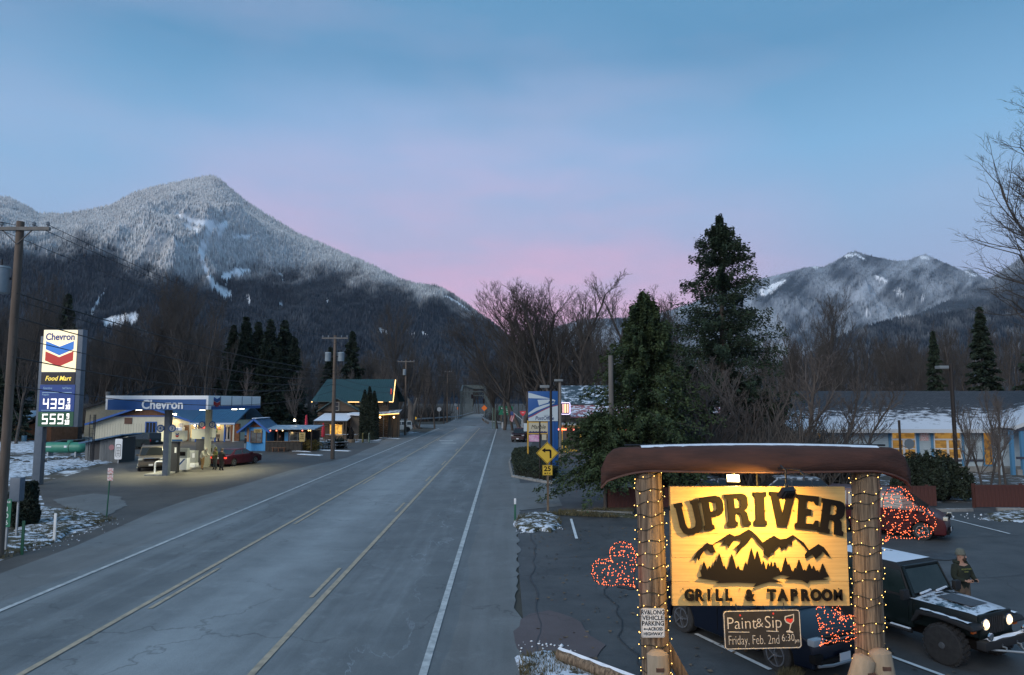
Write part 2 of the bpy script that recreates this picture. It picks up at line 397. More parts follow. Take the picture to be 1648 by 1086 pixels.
# nearer slope running out of the right edge
ridgeN = [(1380, 560), (1440, 528), (1490, 500), (1530, 482), (1560, 466), (1600, 444), (1648, 412), (1700, 385), (1800, 350), (1950, 330)]
def frostN(X, Y, Z, U, V):
    n = fbm(U/22, V/12, 51, 4)-.5
    return np.clip(smooth(30, -20, (V-np.interp(U, [1400, 1500, 1648, 1800], [490, 472, 440, 415]))*.8+n*60)*.55, 0, 1)
hN, sr = mountain('right_mountain', ridgeN, 5200, 3200, 200, 110, 260, 61, [MM], frostN, [], 1.05, .08)
cone_trees('right_mountain_forest', 'snow dusted conifers on the slope leaving the right edge of the photo', hN, sr, 26000, 18, 32, 62, MRT, frostN, [])
# low dark wooded ridge in front of both
ridgeD = [(1180, 620), (1290, 580), (1365, 540), (1400, 527), (1450, 515), (1500, 508), (1560, 502), (1600, 490), (1648, 478), (1720, 462), (1850, 455), (2000, 470)]
def frostD(X, Y, Z, U, V):
    n = fbm(U/18, V/9, 71, 4)-.5
    return np.clip(.02+n*.35, 0, 1)
hD, sr = mountain('wooded_ridge', ridgeD, 2300, 900, 170, 90, 60, 71, [MM], frostD, [], 1.1, .1)
cone_trees('wooded_ridge_forest', 'dark conifer forest on the low ridge below the right mountains', hD, sr, 22000, 14, 24, 72, MT, frostD, [])
# ------------------------------------------------------------------ paving
RDX = -11/FPX            # the highway runs almost straight up the valley
def asphalt(name, c, c2, salt=(.20, .235, .26), amt=.5, streak=True, cracks=True, rough=.62, squiggle=False):
    m = bpy.data.materials.new(name); m.use_nodes = True; nt = m.node_tree; L = nt.links; b = nt.nodes['Principled BSDF']
    tc = N(nt, 'ShaderNodeTexCoord'); co = tc.outputs['Object']
    def noise(scale, detail=6, st=(1, 1, 1), rgh=.6, dist=0):
        mp = N(nt, 'ShaderNodeMapping'); L.new(co, mp.inputs[0]); mp.inputs['Scale'].default_value = st
        n = N(nt, 'ShaderNodeTexNoise'); L.new(mp.outputs[0], n.inputs[0]); n.inputs['Scale'].default_value = scale; n.inputs['Detail'].default_value = detail
        n.inputs['Roughness'].default_value = rgh; n.inputs['Distortion'].default_value = dist; return n.outputs[0]
    grain = noise(55, 3); mid = noise(.55, 8, rgh=.65)
    col = mixc(nt, mathn(nt, 'MULTIPLY', mathn(nt, 'SUBTRACT', mid, .32), 2.6, True), c, c2)
    if streak:
        st = noise(1.0, 5, (1.15, .035, 1)); st2 = noise(.16, 6, (1, .35, 1), .7)
        f = mathn(nt, 'MULTIPLY', mathn(nt, 'SUBTRACT', mathn(nt, 'ADD', mathn(nt, 'MULTIPLY', st, .42), mathn(nt, 'MULTIPLY', st2, .62)), .5), 3.6, True)
        col = mixc(nt, mathn(nt, 'MULTIPLY', f, amt), col, salt)
    patch = noise(.9, 9, rgh=.72)
    col = mixc(nt, mathn(nt, 'MULTIPLY', mathn(nt, 'SUBTRACT', patch, .56), 3.0*amt, True), col, salt)
    if squiggle:
        lt = N(nt, 'ShaderNodeSeparateXYZ'); L.new(co, lt.inputs[0]); la_ = mathn(nt, 'SUBTRACT', lt.outputs[0], mathn(nt, 'MULTIPLY', lt.outputs[1], RDX))
        # the little used turning lane keeps its frost and salt
        tl = mathn(nt, 'SUBTRACT', 1.0, mathn(nt, 'MULTIPLY', mathn(nt, 'ABSOLUTE', mathn(nt, 'ADD', la_, 7.2)), .36), True)
        col = mixc(nt, mathn(nt, 'MULTIPLY', tl, mathn(nt, 'ADD', .15, mathn(nt, 'MULTIPLY', mid, .9))), col, salt)
        # tide line of dried salt along the right wheel track: the contour of a noise, only in that strip
        sx = N(nt, 'ShaderNodeSeparateXYZ'); L.new(co, sx.inputs[0])
        lat = mathn(nt, 'SUBTRACT', sx.outputs[0], mathn(nt, 'MULTIPLY', sx.outputs[1], RDX))
        q = noise(.55, 7, (1, .45, 1), .62, .6)
        fld = mathn(nt, 'ADD', mathn(nt, 'ADD', lat, 2.6), mathn(nt, 'MULTIPLY', mathn(nt, 'SUBTRACT', q, .5), 5.2))
        line = mathn(nt, 'SUBTRACT', 1.0, mathn(nt, 'MULTIPLY', mathn(nt, 'ABSOLUTE', fld), 22.0), True)
        brk = mathn(nt, 'MULTIPLY', mathn(nt, 'SUBTRACT', noise(.4, 3), .42), 6.0, True)
        col = mixc(nt, mathn(nt, 'MULTIPLY', mathn(nt, 'MULTIPLY', line, brk), .8), col, (.36, .41, .45))
        dark = mathn(nt, 'MULTIPLY', mathn(nt, 'MULTIPLY', mathn(nt, 'ADD', fld, .0), 1.2, True), mathn(nt, 'SUBTRACT', 1.0, mathn(nt, 'ADD', lat, 1.1), True), True)
        col = mixc(nt, mathn(nt, 'MULTIPLY', dark, .35), col, c)
    if cracks:
        mp = N(nt, 'ShaderNodeMapping'); L.new(co, mp.inputs[0]); wn = N(nt, 'ShaderNodeTexNoise'); L.new(co, wn.inputs[0]); wn.inputs['Scale'].default_value = 1.3; wn.inputs['Detail'].default_value = 5
        wm = N(nt, 'ShaderNodeVectorMath', operation='SCALE'); L.new(wn.outputs[1], wm.inputs[0]); wm.inputs['Scale'].default_value = 1.4
        wa = N(nt, 'ShaderNodeVectorMath', operation='ADD'); L.new(mp.outputs[0], wa.inputs[0]); L.new(wm.outputs[0], wa.inputs[1])
        vo = N(nt, 'ShaderNodeTexVoronoi', feature='DISTANCE_TO_EDGE'); L.new(wa.outputs[0], vo.inputs[0]); vo.inputs['Scale'].default_value = .22
        k = mathn(nt, 'SUBTRACT', 1.0, mathn(nt, 'MULTIPLY', vo.outputs[0], 90.0), True)
        gate = mathn(nt, 'MULTIPLY', mathn(nt, 'SUBTRACT', noise(.21, 4), .42), 8.0, True)
        col = mixc(nt, mathn(nt, 'MULTIPLY', mathn(nt, 'MULTIPLY', k, gate), .42), col, (.02, .02, .02))
    col = mixc(nt, mathn(nt, 'MULTIPLY', mathn(nt, 'SUBTRACT', grain, .35), 1.5, True), col, mixc(nt, .5, col, (0, 0, 0)), 'MIX')
    L.new(col, b.inputs['Base Color']); b.inputs['Roughness'].default_value = rough; b.inputs['Specular IOR Level'].default_value = .3
    bp = N(nt, 'ShaderNodeBump'); bp.inputs['Strength'].default_value = .35; bp.inputs['Distance'].default_value = .01; L.new(grain, bp.inputs['Height']); L.new(bp.outputs[0], b.inputs['Normal'])
    return m
M_ROAD = asphalt('worn_salted_asphalt', (.115, .132, .14), (.175, .195, .20), (.36, .405, .425), .8, squiggle=True)
M_LOT = asphalt('dark_lot_asphalt', (.068, .065, .062), (.115, .11, .10), (.17, .175, .17), .4, streak=False)
M_LOTR = asphalt('parking_lot_asphalt', (.055, .06, .064), (.105, .11, .113), (.17, .18, .185), .75, streak=False)
M_SHO = asphalt('pale_shoulder_asphalt', (.135, .145, .145), (.18, .19, .19), (.30, .33, .34), .7, streak=True)
M_SNOW = mat('thin_snow', (.55, .62, .70), (.80, .84, .88), rough=.9, scale=3, bump=.4)
M_SNOWG = mat('snow_over_grass', (.035, .042, .02), (.075, .06, .035), rough=.95, scale=5, snow=.44, snow_scale=3.2, bump=.8, bscale=14)
M_GRAV = mat('muddy_gravel', (.05, .047, .040), (.09, .086, .075), rough=.95, scale=2.5, bump=.5, bscale=60, snow=.36, snow_scale=.9)
def rag(pts, step=.35, amp=.09):
    g = random.Random(5); out = []
    for a, b in zip(pts, pts[1:]+pts[:1]):
        d = math.dist(a, b); n = max(1, min(60, int(d/step))); q = (-(b[1]-a[1])/d, (b[0]-a[0])/d); w = 0
        for i in range(n): w = w*.6+g.uniform(-amp, amp); k = w if i else 0; out.append((a[0]+(b[0]-a[0])*i/n+q[0]*k, a[1]+(b[1]-a[1])*i/n+q[1]*k))
    return out
def sheet(name, pts, z, m, kind='structure', ragged=False):
    pts = rag(pts) if ragged else pts; mb = MB(); mb.add([(x, y, z) for x, y in pts], [tuple(range(len(pts)))]); return tag(mb.build(name, m), kind=kind)
def strip_mesh(path, z, w, m, name):
    mb = MB(); n = len(path)
    for i, p in enumerate(path):
        a = path[max(i-1, 0)]; b = path[min(i+1, n-1)]; d = Vector((b[0]-a[0], b[1]-a[1], 0)).normalized(); q = Vector((-d.y, d.x, 0))
        zz = z(p[0], p[1]) if callable(z) else z
        mb.v += [(p[0]+q.x*w/2, p[1]+q.y*w/2, zz), (p[0]-q.x*w/2, p[1]-q.y*w/2, zz)]
    for i in range(n-1): mb.f.append((2*i, 2*i+1, 2*i+3, 2*i+2)); mb.m.append(0)
    return mb.build(name, m)
# centre line: straight, then a left-hand bend of 33 m radius
def road_path(lat):
    pts = []; y = -20
    while y < 133: pts.append((lat+RDX*y, y)); y += 2.5 if y > 100 else 8
    cx, cy, rad = -20.85+RDX*134, 134.0, 8.0+(lat+12.85)
    for k in range(0, 33):
        a = R(k*3); pts.append((cx+rad*math.cos(a), cy+rad*math.sin(a)))
    x, yy = pts[-1]; dx, dy = pts[-1][0]-pts[-2][0], pts[-1][1]-pts[-2][1]; l = math.hypot(dx, dy)
    pts.append((x+dx/l*160, yy+dy/l*160)); return pts
# lots first
sheet('station_lot', [(-170, 8), (-14.5, 8), (-14.5, 60), (-15, 118), (-24, 128), (-170, 128)], .006, mat('lot_soil', (.045, .043, .035), (.07, .066, .055), rough=.95, scale=.8, snow=.40, snow_scale=.5))
lot = [G(0, 905), G(170, 846), (-22.5, 34), G(60, 780), G(190, 742), G(150, 720), (-60, 74), (-62, 91.5), (-34, 91.5), (-34, 88), (-16, 90), (-15.5, 118), (-13.5, 118), (-13.0, 60), (-13.0, 8), (-24, 8)]
sheet('gas_station_forecourt', lot, .014, M_LOT)
# frost-bleached wide shoulder on the left
lp = [(-16.6+.25*math.sin(y*.31)+(.9*math.sin(y*.11)), y) for y in range(6, 118, 4)]
sheet('left_shoulder', [(-12.0, 6)]+[(-12.4, 118)]+lp[::-1], .018, M_SHO)
strip_mesh(road_path(-7.2), .024, 12.4, M_ROAD, 'highway'); tag(bpy.data.objects['highway'], kind='structure')
sheet('right_shoulder', [(-1.2, 5), (-1.9, 62), (-2.4, 118), (1.2, 122), (3.5, 100), (.55, 60), (.45, 36), (.15, 24), (.35, 5)], .028, M_SHO, ragged=True)
sheet('side_apron', [(-34, 158), (12, 158), (16, 106), (-2, 106), (-2.5, 128), (-8, 150), (-34, 154)], .022, M_SHO)
sheet('restaurant_lot', [(.4, 5), (.2, 24), (.5, 60), (2, 100), (70, 100), (70, 5)], .012, M_LOTR)
sheet('post_office_drive', [G(822, 778), G(838, 822), G(905, 815), G(888, 778)], .030, M_SHO)
# worn patches: darker repair patch near the camera, a brown puddle bed by the road
sheet('brown_asphalt_patch', [G(832, 1045), G(836, 1010), G(852, 990), G(884, 984), G(935, 1003), G(950, 1025), G(975, 1040), G(960, 1060), G(925, 1062), G(905, 1050), G(870, 1052), G(845, 1060)], .033, asphalt('reddish_patch', (.10, .08, .08), (.14, .115, .118), (.2, .18, .185), .4, streak=False), ragged=True)
sheet('lot_repair_patch', [G(85, 805), G(150, 795), G(195, 800), G(205, 815), G(165, 833), G(120, 830)], .033, M_SHO, ragged=True)
# painted lines
M_WHITE = mat('white_road_paint', (.24, .27, .28), (.50, .53, .53), rough=.7, scale=3.5, bump=.1, lo=.3, hi=.6)
M_YEL = mat('yellow_road_paint', (.24, .215, .165), (.43, .36, .26), rough=.7, scale=3.5, bump=.1, lo=.3, hi=.6)
def line(name, path, w, m, z=.040):
    o = strip_mesh(path, z, w, m, name); o['kind'] = 'structure'; return o
line('edge_line', road_path(-12.85), .16, M_WHITE); line('edge_line', road_path(-1.6), .16, M_WHITE)
line('centre_line', road_path(-9.45), .15, M_YEL); line('centre_line', road_path(-4.95), .15, M_YEL)
for y0, y1 in ((18.3, 22.6), (30.5, 34.5), (45, 49), (61, 65), (78, 82), (93, 97)):
    line('lane_dash', [(-9.13+RDX*y, y) for y in (y0, y1)], .12, M_YEL)
for y0, y1 in ((19.3, 22.6), (33.8, 36.8), (46.5, 49.5), (58, 62), (74, 78), (92, 96)):
    line('lane_dash', [(-5.27+RDX*y, y) for y in (y0, y1)], .12, M_YEL)
# painted turn arrows far up the centre lane
for u, v in ((720, 709.5), (724, 713.5)):
    x, y = G(u, v); mb = MB(); mb.add([(x-.9, y-.8, .041), (x+.9, y-.8, .041), (x+.7, y+.7, .041), (x-1.3, y+.9, .041)], [(0, 1, 2, 3)])
    mb.build('turn_arrow', M_WHITE)['kind'] = 'structure'
for a, b, w in ((G(919, 836), G(928, 868), .11), (G(1120, 1022), G(1240, 1080), .11), (G(1430, 1057), G(1530, 1094), .11), (G(1525, 835), G(1625, 860), .11), (G(1610, 824), G(1690, 842), .11)):
    line('parking_line', [a, b], w, mat('parking_paint', (.50, .54, .56), (.66, .70, .72), rough=.7, scale=3), .036)
# bridge approach ramp
mb = MB(); xs = [(-9.2, 151, 9), (-9.8, 160, 6.0), (-10.6, 175, 4.2), (-11.1, 195, 3.6)]; zs = [.020, .08, .28, .62]
for (x, y, w), z in zip(xs, zs): mb.v += [(x-w, y, z), (x+w, y, z)]
for i in range(3): mb.f.append((2*i, 2*i+1, 2*i+3, 2*i+2)); mb.m.append(0)
mb.build('bridge_approach', M_SHO)['kind'] = 'structure'
mb = MB(); mb.prism([(152, -.5), (152, -.1), (160, .0), (175, .2), (195, .54), (195, -.5)], 'x', -15.5, -6); mb.build('approach_bank', M_GRAV)['kind'] = 'structure'
# snow and grass patches (slightly mounded, ragged edges)
def mound(name, pts, m, h=.12, z=.02, seed=0, n=34, jag=.12, label=None):
    g = random.Random(seed); cx = sum(p[0] for p in pts)/len(pts); cy = sum(p[1] for p in pts)/len(pts)
    ring = []
    k = len(pts); per = max(2, n//k)
    for i in range(k):
        a, b = pts[i], pts[(i+1) % k]
        for j in range(per):
            t = j/per; x, y = a[0]+(b[0]-a[0])*t, a[1]+(b[1]-a[1])*t; s = 1+g.uniform(-jag, jag)
            ring.append((cx+(x-cx)*s, cy+(y-cy)*s))
    mb = MB(); m_ = len(ring)
    for s, hh in ((1, 0), (.93, .55), (.7, .9), (.35, 1)):
        for x, y in ring: mb.v.append((cx+(x-cx)*s, cy+(y-cy)*s, z+h*hh*(g.uniform(.7, 1.1) if hh else 0)))
    for r in range(3):
        for i in range(m_): mb.f.append((r*m_+i, r*m_+(i+1) % m_, (r+1)*m_+(i+1) % m_, (r+1)*m_+i)); mb.m.append(0)
    mb.f.append(tuple(range(3*m_, 4*m_))); mb.m.append(0)
    return tag(mb.build(name, m, smooth=True, angle=60), kind='structure')
mound('snowy_verge', [G(-60, 905), G(5, 893), G(50, 884), G(95, 872), G(60, 860), G(20, 855), (-24, 30), (-26, 26)], M_SNOWG, .15, .02, 1)
mound('snowy_verge', [G(20, 862), G(90, 870), G(120, 852), G(183, 838), G(150, 826), G(110, 820), G(62, 815), G(10, 830)], M_SNOWG, .15, .02, 2)
mound('snowy_verge', [G(-80, 775), G(0, 772), G(60, 768), G(110, 755), G(175, 745), G(205, 742), G(190, 737), G(140, 738), G(60, 735), G(-80, 735)], mat('snow_thick', (.05, .05, .04), (.08, .075, .06), rough=.95, scale=5, snow=.56, snow_scale=2.6, bump=.8, bscale=10), .25, .02, 3)
mound('snowy_field', [G(-120, 728), G(60, 728), G(66, 714), G(60, 708), G(-120, 708)], mat('snow_field', (.05, .05, .04), (.08, .075, .06), rough=.95, scale=5, snow=.60, snow_scale=2), .15, .02, 4)
mound('kerb_island_snow', [G(828, 848), G(850, 857), G(885, 856), G(905, 846), G(900, 832), G(880, 826), G(850, 828), G(832, 834)], M_SNOWG, .22, .02, 5)
mound('snowy_verge', [G(832, 1062), G(850, 1056), G(880, 1050), G(905, 1062), G(960, 1086), G(1010, 1120), G(930, 1180), G(836, 1180)], mat('snow_near', (.05, .045, .03), (.08, .07, .05), rough=.95, scale=5, snow=.56, snow_scale=4, bump=.9, bscale=20), .12, .02, 6)
mound('snowy_verge', [G(1580, 838), G(1648, 842), (30, 30), (30, 32), G(1648, 822), G(1600, 822)], M_SNOWG, .1, .02, 7)
mound('grass_verge', [G(896, 829), G(1020, 834), G(1020, 822), G(935, 822), G(900, 824)], mat('winter_grass', (.03, .038, .015), (.07, .06, .035), rough=.95, scale=6, snow=.3, snow_scale=3), .10, .02, 8)
for u0, v0, u1, v1 in ((435, 724, 498, 727), (480, 731, 515, 733), (505, 724, 560, 726), (585, 704, 640, 706), (700, 715, 790, 721)):
    if u0 == 700: continue
    a, b = G(u0, v0), G(u1, v1); mound('snow_streak', [(a[0], a[1]-.4), (b[0], b[1]-.4), (b[0], b[1]+.4), (a[0], a[1]+.4)], M_SNOW, .05, .02, int(u0), 20, .2)
# ------------------------------------------------------------------ trees
M_BARK = mat('grey_brown_bark', (.055, .046, .040), (.105, .09, .08), rough=.95, scale=4, stretch=(1, 1, .2), bump=.6)
M_TWIG = mat('bare_twigs', (.045, .039, .034), (.085, .074, .066), rough=.95, scale=.8)
M_TWIGP = mat('pale_twigs', (.085, .072, .065), (.14, .12, .11), rough=.95, scale=.8)
def tubes_np(segs, n=3):
    A = np.array([s[0] for s in segs], np.float32); B = np.array([s[1] for s in segs], np.float32)
    ra = np.array([s[2] for s in segs], np.float32); rb = np.array([s[3] for s in segs], np.float32)
    d = B-A; d /= np.linalg.norm(d, axis=1, keepdims=True)+1e-9
    ref = np.where(np.abs(d[:, 2:3]) < .9, np.array([[0, 0, 1.]]), np.array([[0, 1., 0]])); a = np.cross(d, ref); a /= np.linalg.norm(a, axis=1, keepdims=True)+1e-9
    b = np.cross(d, a); m = len(segs); V = np.zeros((m, 2*n, 3), np.float32)
    for j in range(n):
        t = 2*np.pi*j/n; o = a*math.cos(t)+b*math.sin(t)
        V[:, j] = A+o*ra[:, None]; V[:, n+j] = B+o*rb[:, None]
    base = np.arange(m)*(2*n); F = [np.stack([base+j, base+(j+1) % n, base+n+(j+1) % n, base+n+j], 1) for j in range(n)]
    return V.reshape(-1, 3), np.concatenate(F)
def grow(seed, H, r0, start=.28, spread=38, ratio=.5, levels=4, trop=.10, nt_=12, kids=(2, 1.5, 1.5, 1.1), jit=.09, forks=1, twig=.012, lens=None):
    g = random.Random(seed); segs = []
    def br(p, d, Ln, r, lev):
        n = (nt_, 7, 5, 4, 2, 2)[lev]; st = Ln/n
        for i in range(n):
            d = (d+Vector((g.gauss(0, jit), g.gauss(0, jit), g.gauss(0, jit*.6)+trop*(1 if lev else .3)))).normalized()
            q = p+d*st; r2 = max(twig*.6, r*(1-.85/n*1.0))
            segs.append((p[:], q[:], r, r2, lev)); f = (i+1)/n
            if lev < levels and (f > start if lev == 0 else i >= 1):
                kk = kids[min(lev, 3)]; k = int(kk)+(g.random() < kk-int(kk))
                for _ in range(k):
                    az = g.uniform(0, 6.283); t = Vector((math.cos(az), math.sin(az), 0)); t = (t-d*t.dot(d))
                    if t.length < .1: continue
                    t.normalize(); an = R(g.gauss(spread, 8)); cdv = d*math.cos(an)+t*math.sin(an)
                    ln = Ln*ratio*(1.15-.75*f if lev == 0 else 1-.35*f)*g.uniform(.7, 1.15)
                    br(q, cdv, ln, max(twig, r2*.55 if lev == 0 else r2*.62), lev+1)
            p = q; r = r2
    for k in range(forks):
        d = Vector((0, 0, 1)) if forks == 1 else Vector((.28*math.cos(6.28*k/forks+seed), .28*math.sin(6.28*k/forks+seed), 1)).normalized()
        br(Vector((.15*k, 0, -.2)), d, H*(.86 if k == 0 else .75), r0*(1 if k == 0 else .75), 0)
    mz = max(s[1][2] for s in segs); sc = H/mz
    return [(tuple(c*sc for c in a), tuple(c*sc for c in b), ra, rb, lv) for a, b, ra, rb, lv in segs]
def bare_meshes(seed, m=None, **k):
    s = grow(seed, **k); t = [q for q in s if q[4] <= 0]; c = [q for q in s if q[4] > 0]
    V, F = tubes_np(t, 7); V2, F2 = tubes_np(c, 3)
    return npmesh('bare_trunk', V, F, M_BARK, True), npmesh('bare_crown', V2, F2, m or M_TWIG, False), len(F2)*2
BARE = [bare_meshes(101, H=24, r0=.32, spread=32, ratio=.52, kids=(2.3, 1.6, 1.5, 1.2), twig=.017), bare_meshes(102, H=24, r0=.30, spread=30, ratio=.56, kids=(2.3, 1.5, 1.6, 1.2), start=.16, twig=.017),
        bare_meshes(103, H=24, r0=.28, spread=38, ratio=.44, kids=(2.3, 1.6, 1.4, 1.2), start=.3, twig=.017), bare_meshes(104, H=24, r0=.24, spread=28, ratio=.42, kids=(2.2, 1.5, 1.4, 1.1), start=.35, twig=.017),
        bare_meshes(105, H=24, r0=.34, spread=34, ratio=.54, forks=2, kids=(1.8, 1.4, 1.5, 1.1), nt_=10, twig=.017)]
BAREP = [bare_meshes(111, M_TWIGP, H=8, r0=.13, spread=32, ratio=.46, kids=(2, 1.4, 1.2, .8), twig=.009), bare_meshes(112, M_TWIGP, H=8, r0=.12, spread=36, ratio=.44, kids=(2, 1.5, 1.2, .8), twig=.009, start=.2)]
def place_bare(name, label, x, y, h, vi, group, rz, src=None, wide=1., cat='tree', base=24.0, lean=0):
    tr, cr, _ = (src or BARE)[vi % len(src or BARE)]
    t = thing(name, label, cat, (x, y, -.05), rz, group); s = h/base; t.scale = (s*wide, s*wide, s)
    if lean: t.rotation_euler = (0, lean, rz)
    obj('trunk', tr, t); obj('crown', cr, t); return t
# conifers: drooping sprays of needles round a real trunk
def conifer_meshes(seed, H, Rm, nb, K, m, spray=.32, droop=.25, base=.08, prof=None, up=0., irregular=.25, wth=.28):
    g = np.random.default_rng(seed); t = base+(1-base)*np.sort(g.random(nb))**.92; z = t*H
    env = prof(t) if prof is not None else (1-t)**.85
    Lb = Rm*env*g.uniform(1-irregular*1.6, 1+irregular*.6, nb)+.15
    az = np.arange(nb)*2.399+g.normal(0, .35, nb); bt = R(8)*up-.0
    tt = g.random((nb, K))**.75; lat = (g.random((nb, K))-.5)*2*wth*Lb[:, None]*(1.08-tt)*(.35+.9*np.minimum(tt*2.2, 1))
    rr = Lb[:, None]*tt; zz = z[:, None]+up*rr-droop*rr**1.35+g.normal(0, .09, (nb, K))*Rm/3-np.abs(lat)*.25
    ca, sa = np.cos(az)[:, None], np.sin(az)[:, None]
    X = rr*ca-lat*sa; Y = rr*sa+lat*ca
    n = nb*K; C = np.stack([X, Y, zz], -1).reshape(n, 3)
    dirx = (ca+np.sign(lat)*-sa*.8).reshape(n); diry = (sa+np.sign(lat)*ca*.8).reshape(n)
    D = np.stack([dirx, diry, g.normal(-.45, .35, n)+up*.6], 1)+g.normal(0, .35, (n, 3)); D /= np.linalg.norm(D, axis=1, keepdims=True)
    Q = np.cross(D, g.normal(0, 1, (n, 3))+np.array([0, 0, 1.])); Q /= np.linalg.norm(Q, axis=1, keepdims=True)
    sl = spray*g.uniform(.6, 1.35, (n, 1)); sw = sl*g.uniform(.18, .34, (n, 1))
    V = np.stack([C-D*sl*.5, C+Q*sw, C+D*sl*.6, C-Q*sw], 1).reshape(-1, 3); F = np.arange(4*n).reshape(n, 4)
    me = npmesh('needles', V, F, m)
    segs = [((0, 0, -.2), (0, 0, H*.5), H*.022, H*.013, 0), ((0, 0, H*.5), (0, 0, H), H*.013, .02, 0)]
    V1, F1 = tubes_np(segs, 8); tr = npmesh('conifer_trunk', V1, F1, M_BARK, True)
    bs = [((0, 0, z[i]), (Lb[i]*.85*math.cos(az[i]), Lb[i]*.85*math.sin(az[i]), z[i]+up*Lb[i]*.85-droop*(Lb[i]*.85)**1.35), .035*H/16*(1.2-t[i]), .012, 0) for i in range(nb)]
    V2, F2 = tubes_np(bs, 3); lb = npmesh('limbs', V2, F2, M_BARK, False)
    return tr, lb, me
M_FIR = mat('fir_needles', (.012, .026, .014), (.030, .055, .026), rough=.85, scale=1.1)
M_CEDAR = mat('cedar_foliage', (.014, .030, .010), (.048, .076, .024), rough=.85, scale=1.4)
M_SPR = mat('dark_spruce_needles', (.010, .022, .013), (.024, .042, .022), rough=.85, scale=1.1)
def place_conifer(name, label, x, y, meshes, s=1., rz=0., group=None, wide=1.):
    t = thing(name, label, 'tree', (x, y, 0), rz, group); t.scale = (s*wide, s*wide, s)
    obj('trunk', meshes[0], t); obj('limbs', meshes[1], t); obj('needles', meshes[2], t); return t
fir = conifer_meshes(5, 18.1, 6.1, 250, 300, M_FIR, spray=.17, droop=.045, base=.12, prof=lambda t: np.minimum((1-t)**.62, (1-t)*2.5), up=.09, irregular=.30, wth=.12)
place_conifer('fir_tree', 'tall dark fir with a ragged pointed crown standing behind the canoe sign', XU(1166, 48), 48, fir, 1., .6)
cedar = conifer_meshes(9, 10.9, 5.2, 280, 270, M_CEDAR, spray=.16, droop=.10, base=.14, prof=lambda t: np.minimum((1-t)**.72, (1-t)*2.4), up=0, irregular=.42, wth=.17)
place_conifer('cedar_tree', 'broad green cedar with drooping boughs left of the fir', XU(1040, 36.6), 36.8, cedar, 1., 0)
cedar2 = conifer_meshes(12, 4.7, 3.0, 120, 240, M_CEDAR, spray=.15, droop=.20, base=.28, prof=lambda t: np.clip((1-t)**.5*1.2, 0, 1), irregular=.5, wth=.24)
place_conifer('cedar_tree', 'low spreading cedar overhanging the drive between post office sign and canoe', XU(972, 35), 35.0, cedar2, 1., .3)
ORD = ['first', 'second', 'third', 'fourth', 'fifth', 'sixth', 'seventh', 'eighth', 'ninth', 'tenth', 'eleventh', 'twelfth', 'thirteenth', 'fourteenth', 'fifteenth', 'sixteenth', 'seventeenth', 'eighteenth', 'nineteenth', 'twentieth']
def rank(lst, i): return ORD[sorted(range(len(lst)), key=lambda k: lst[k][0]).index(i)]
spruce = conifer_meshes(14, 20, 3.6, 190, 60, M_SPR, spray=.62, droop=.14, base=.05, irregular=.3)
spruce2 = conifer_meshes(15, 20, 4.2, 190, 60, M_SPR, spray=.62, droop=.10, base=.05, irregular=.4, prof=lambda t: (1-t)**.7)
def cf(u, v, Y, which, label, group=None, wide=1.):
    h = ZV(v, Y); place_conifer('spruce_tree', label, XU(u, Y), Y, which, h/20, u*.37, group, wide)
for u, v, Y, k_ in ((1112, 590, 44, 'left'), (1185, 600, 45, 'middle'), (1232, 628, 46, 'right')):
    cf(u, v, Y, spruce2, 'low dark evergreen in the thicket under the tall fir, %s one' % k_, 'low evergreens under the tall fir', 1.9)
cf(1507, 535, 78, spruce, 'small dark spruce left of the two behind the blue trimmed house', wide=.8)
cf(1585, 497, 72, spruce, 'dark pointed spruce right of the two behind the blue trimmed house', wide=1.0)
GC = 'dark conifers behind the gas station canopy'
CC = ((372, 525, 135), (392, 512, 132), (412, 520, 138), (432, 516, 131), (455, 518, 136), (472, 545, 128), (386, 548, 126), (424, 552, 124), (446, 560, 122))
for i, (u, v, Y) in enumerate(CC):
    cf(u, v, Y, spruce2 if u % 2 else spruce, '%s conifer from the left in the dark clump behind the gas station canopy' % rank(CC, i), GC, 1.25)
cf(100, 476, 120, spruce2, 'dark pine rising above the gas price sign', wide=.9)
cf(565, 535, 150, spruce2, 'dark conifer just right of the pole with two transformers', wide=1.1)
cf(530, 560, 152, spruce, 'dark conifer behind the pole with two transformers', wide=1.2)
cf(1690, 470, 80, spruce2, 'dark spruce at the right edge behind the house')
for u in (20, -30): cf(u, 560 if u > 0 else 520, 90, spruce2, 'dark conifer just behind the left utility pole' if u > 0 else 'dark conifer cut off by the left edge', 'dark conifers by the left edge', 1.2)
# cottonwoods beside the bridge road
GR = random.Random(4)
GW = 'bare cottonwoods beside the bridge road'
CW = ((812, 510, 128, 2, 1), (838, 458, 122, 4, 1.0), (858, 444, 118, 1, .95), (886, 446, 120, 0, 1.0), (908, 452, 114, 4, .8), (935, 436, 112, 2, .9), (952, 470, 118, 3, 1), (985, 470, 110, 3, .9),
                                  (1010, 458, 104, 2, .8), (1040, 462, 102, 0, .8), (1062, 465, 106, 3, .8), (1085, 495, 100, 1, .7), (800, 560, 134, 1, .9), (825, 540, 126, 3, 1.1), (870, 520, 130, 3, 1), (920, 520, 126, 1, .9), (850, 500, 132, 0, 1), (898, 475, 128, 2, 1))
for i, (u, v, Y, vi, w) in enumerate(CW):
    place_bare('cottonwood_tree', 'tall bare cottonwood, %s from the left beside the bridge road' % rank(CW, i), XU(u, Y), Y, ZV(v, Y), vi, GW, i*1.3, wide=w*1.35)
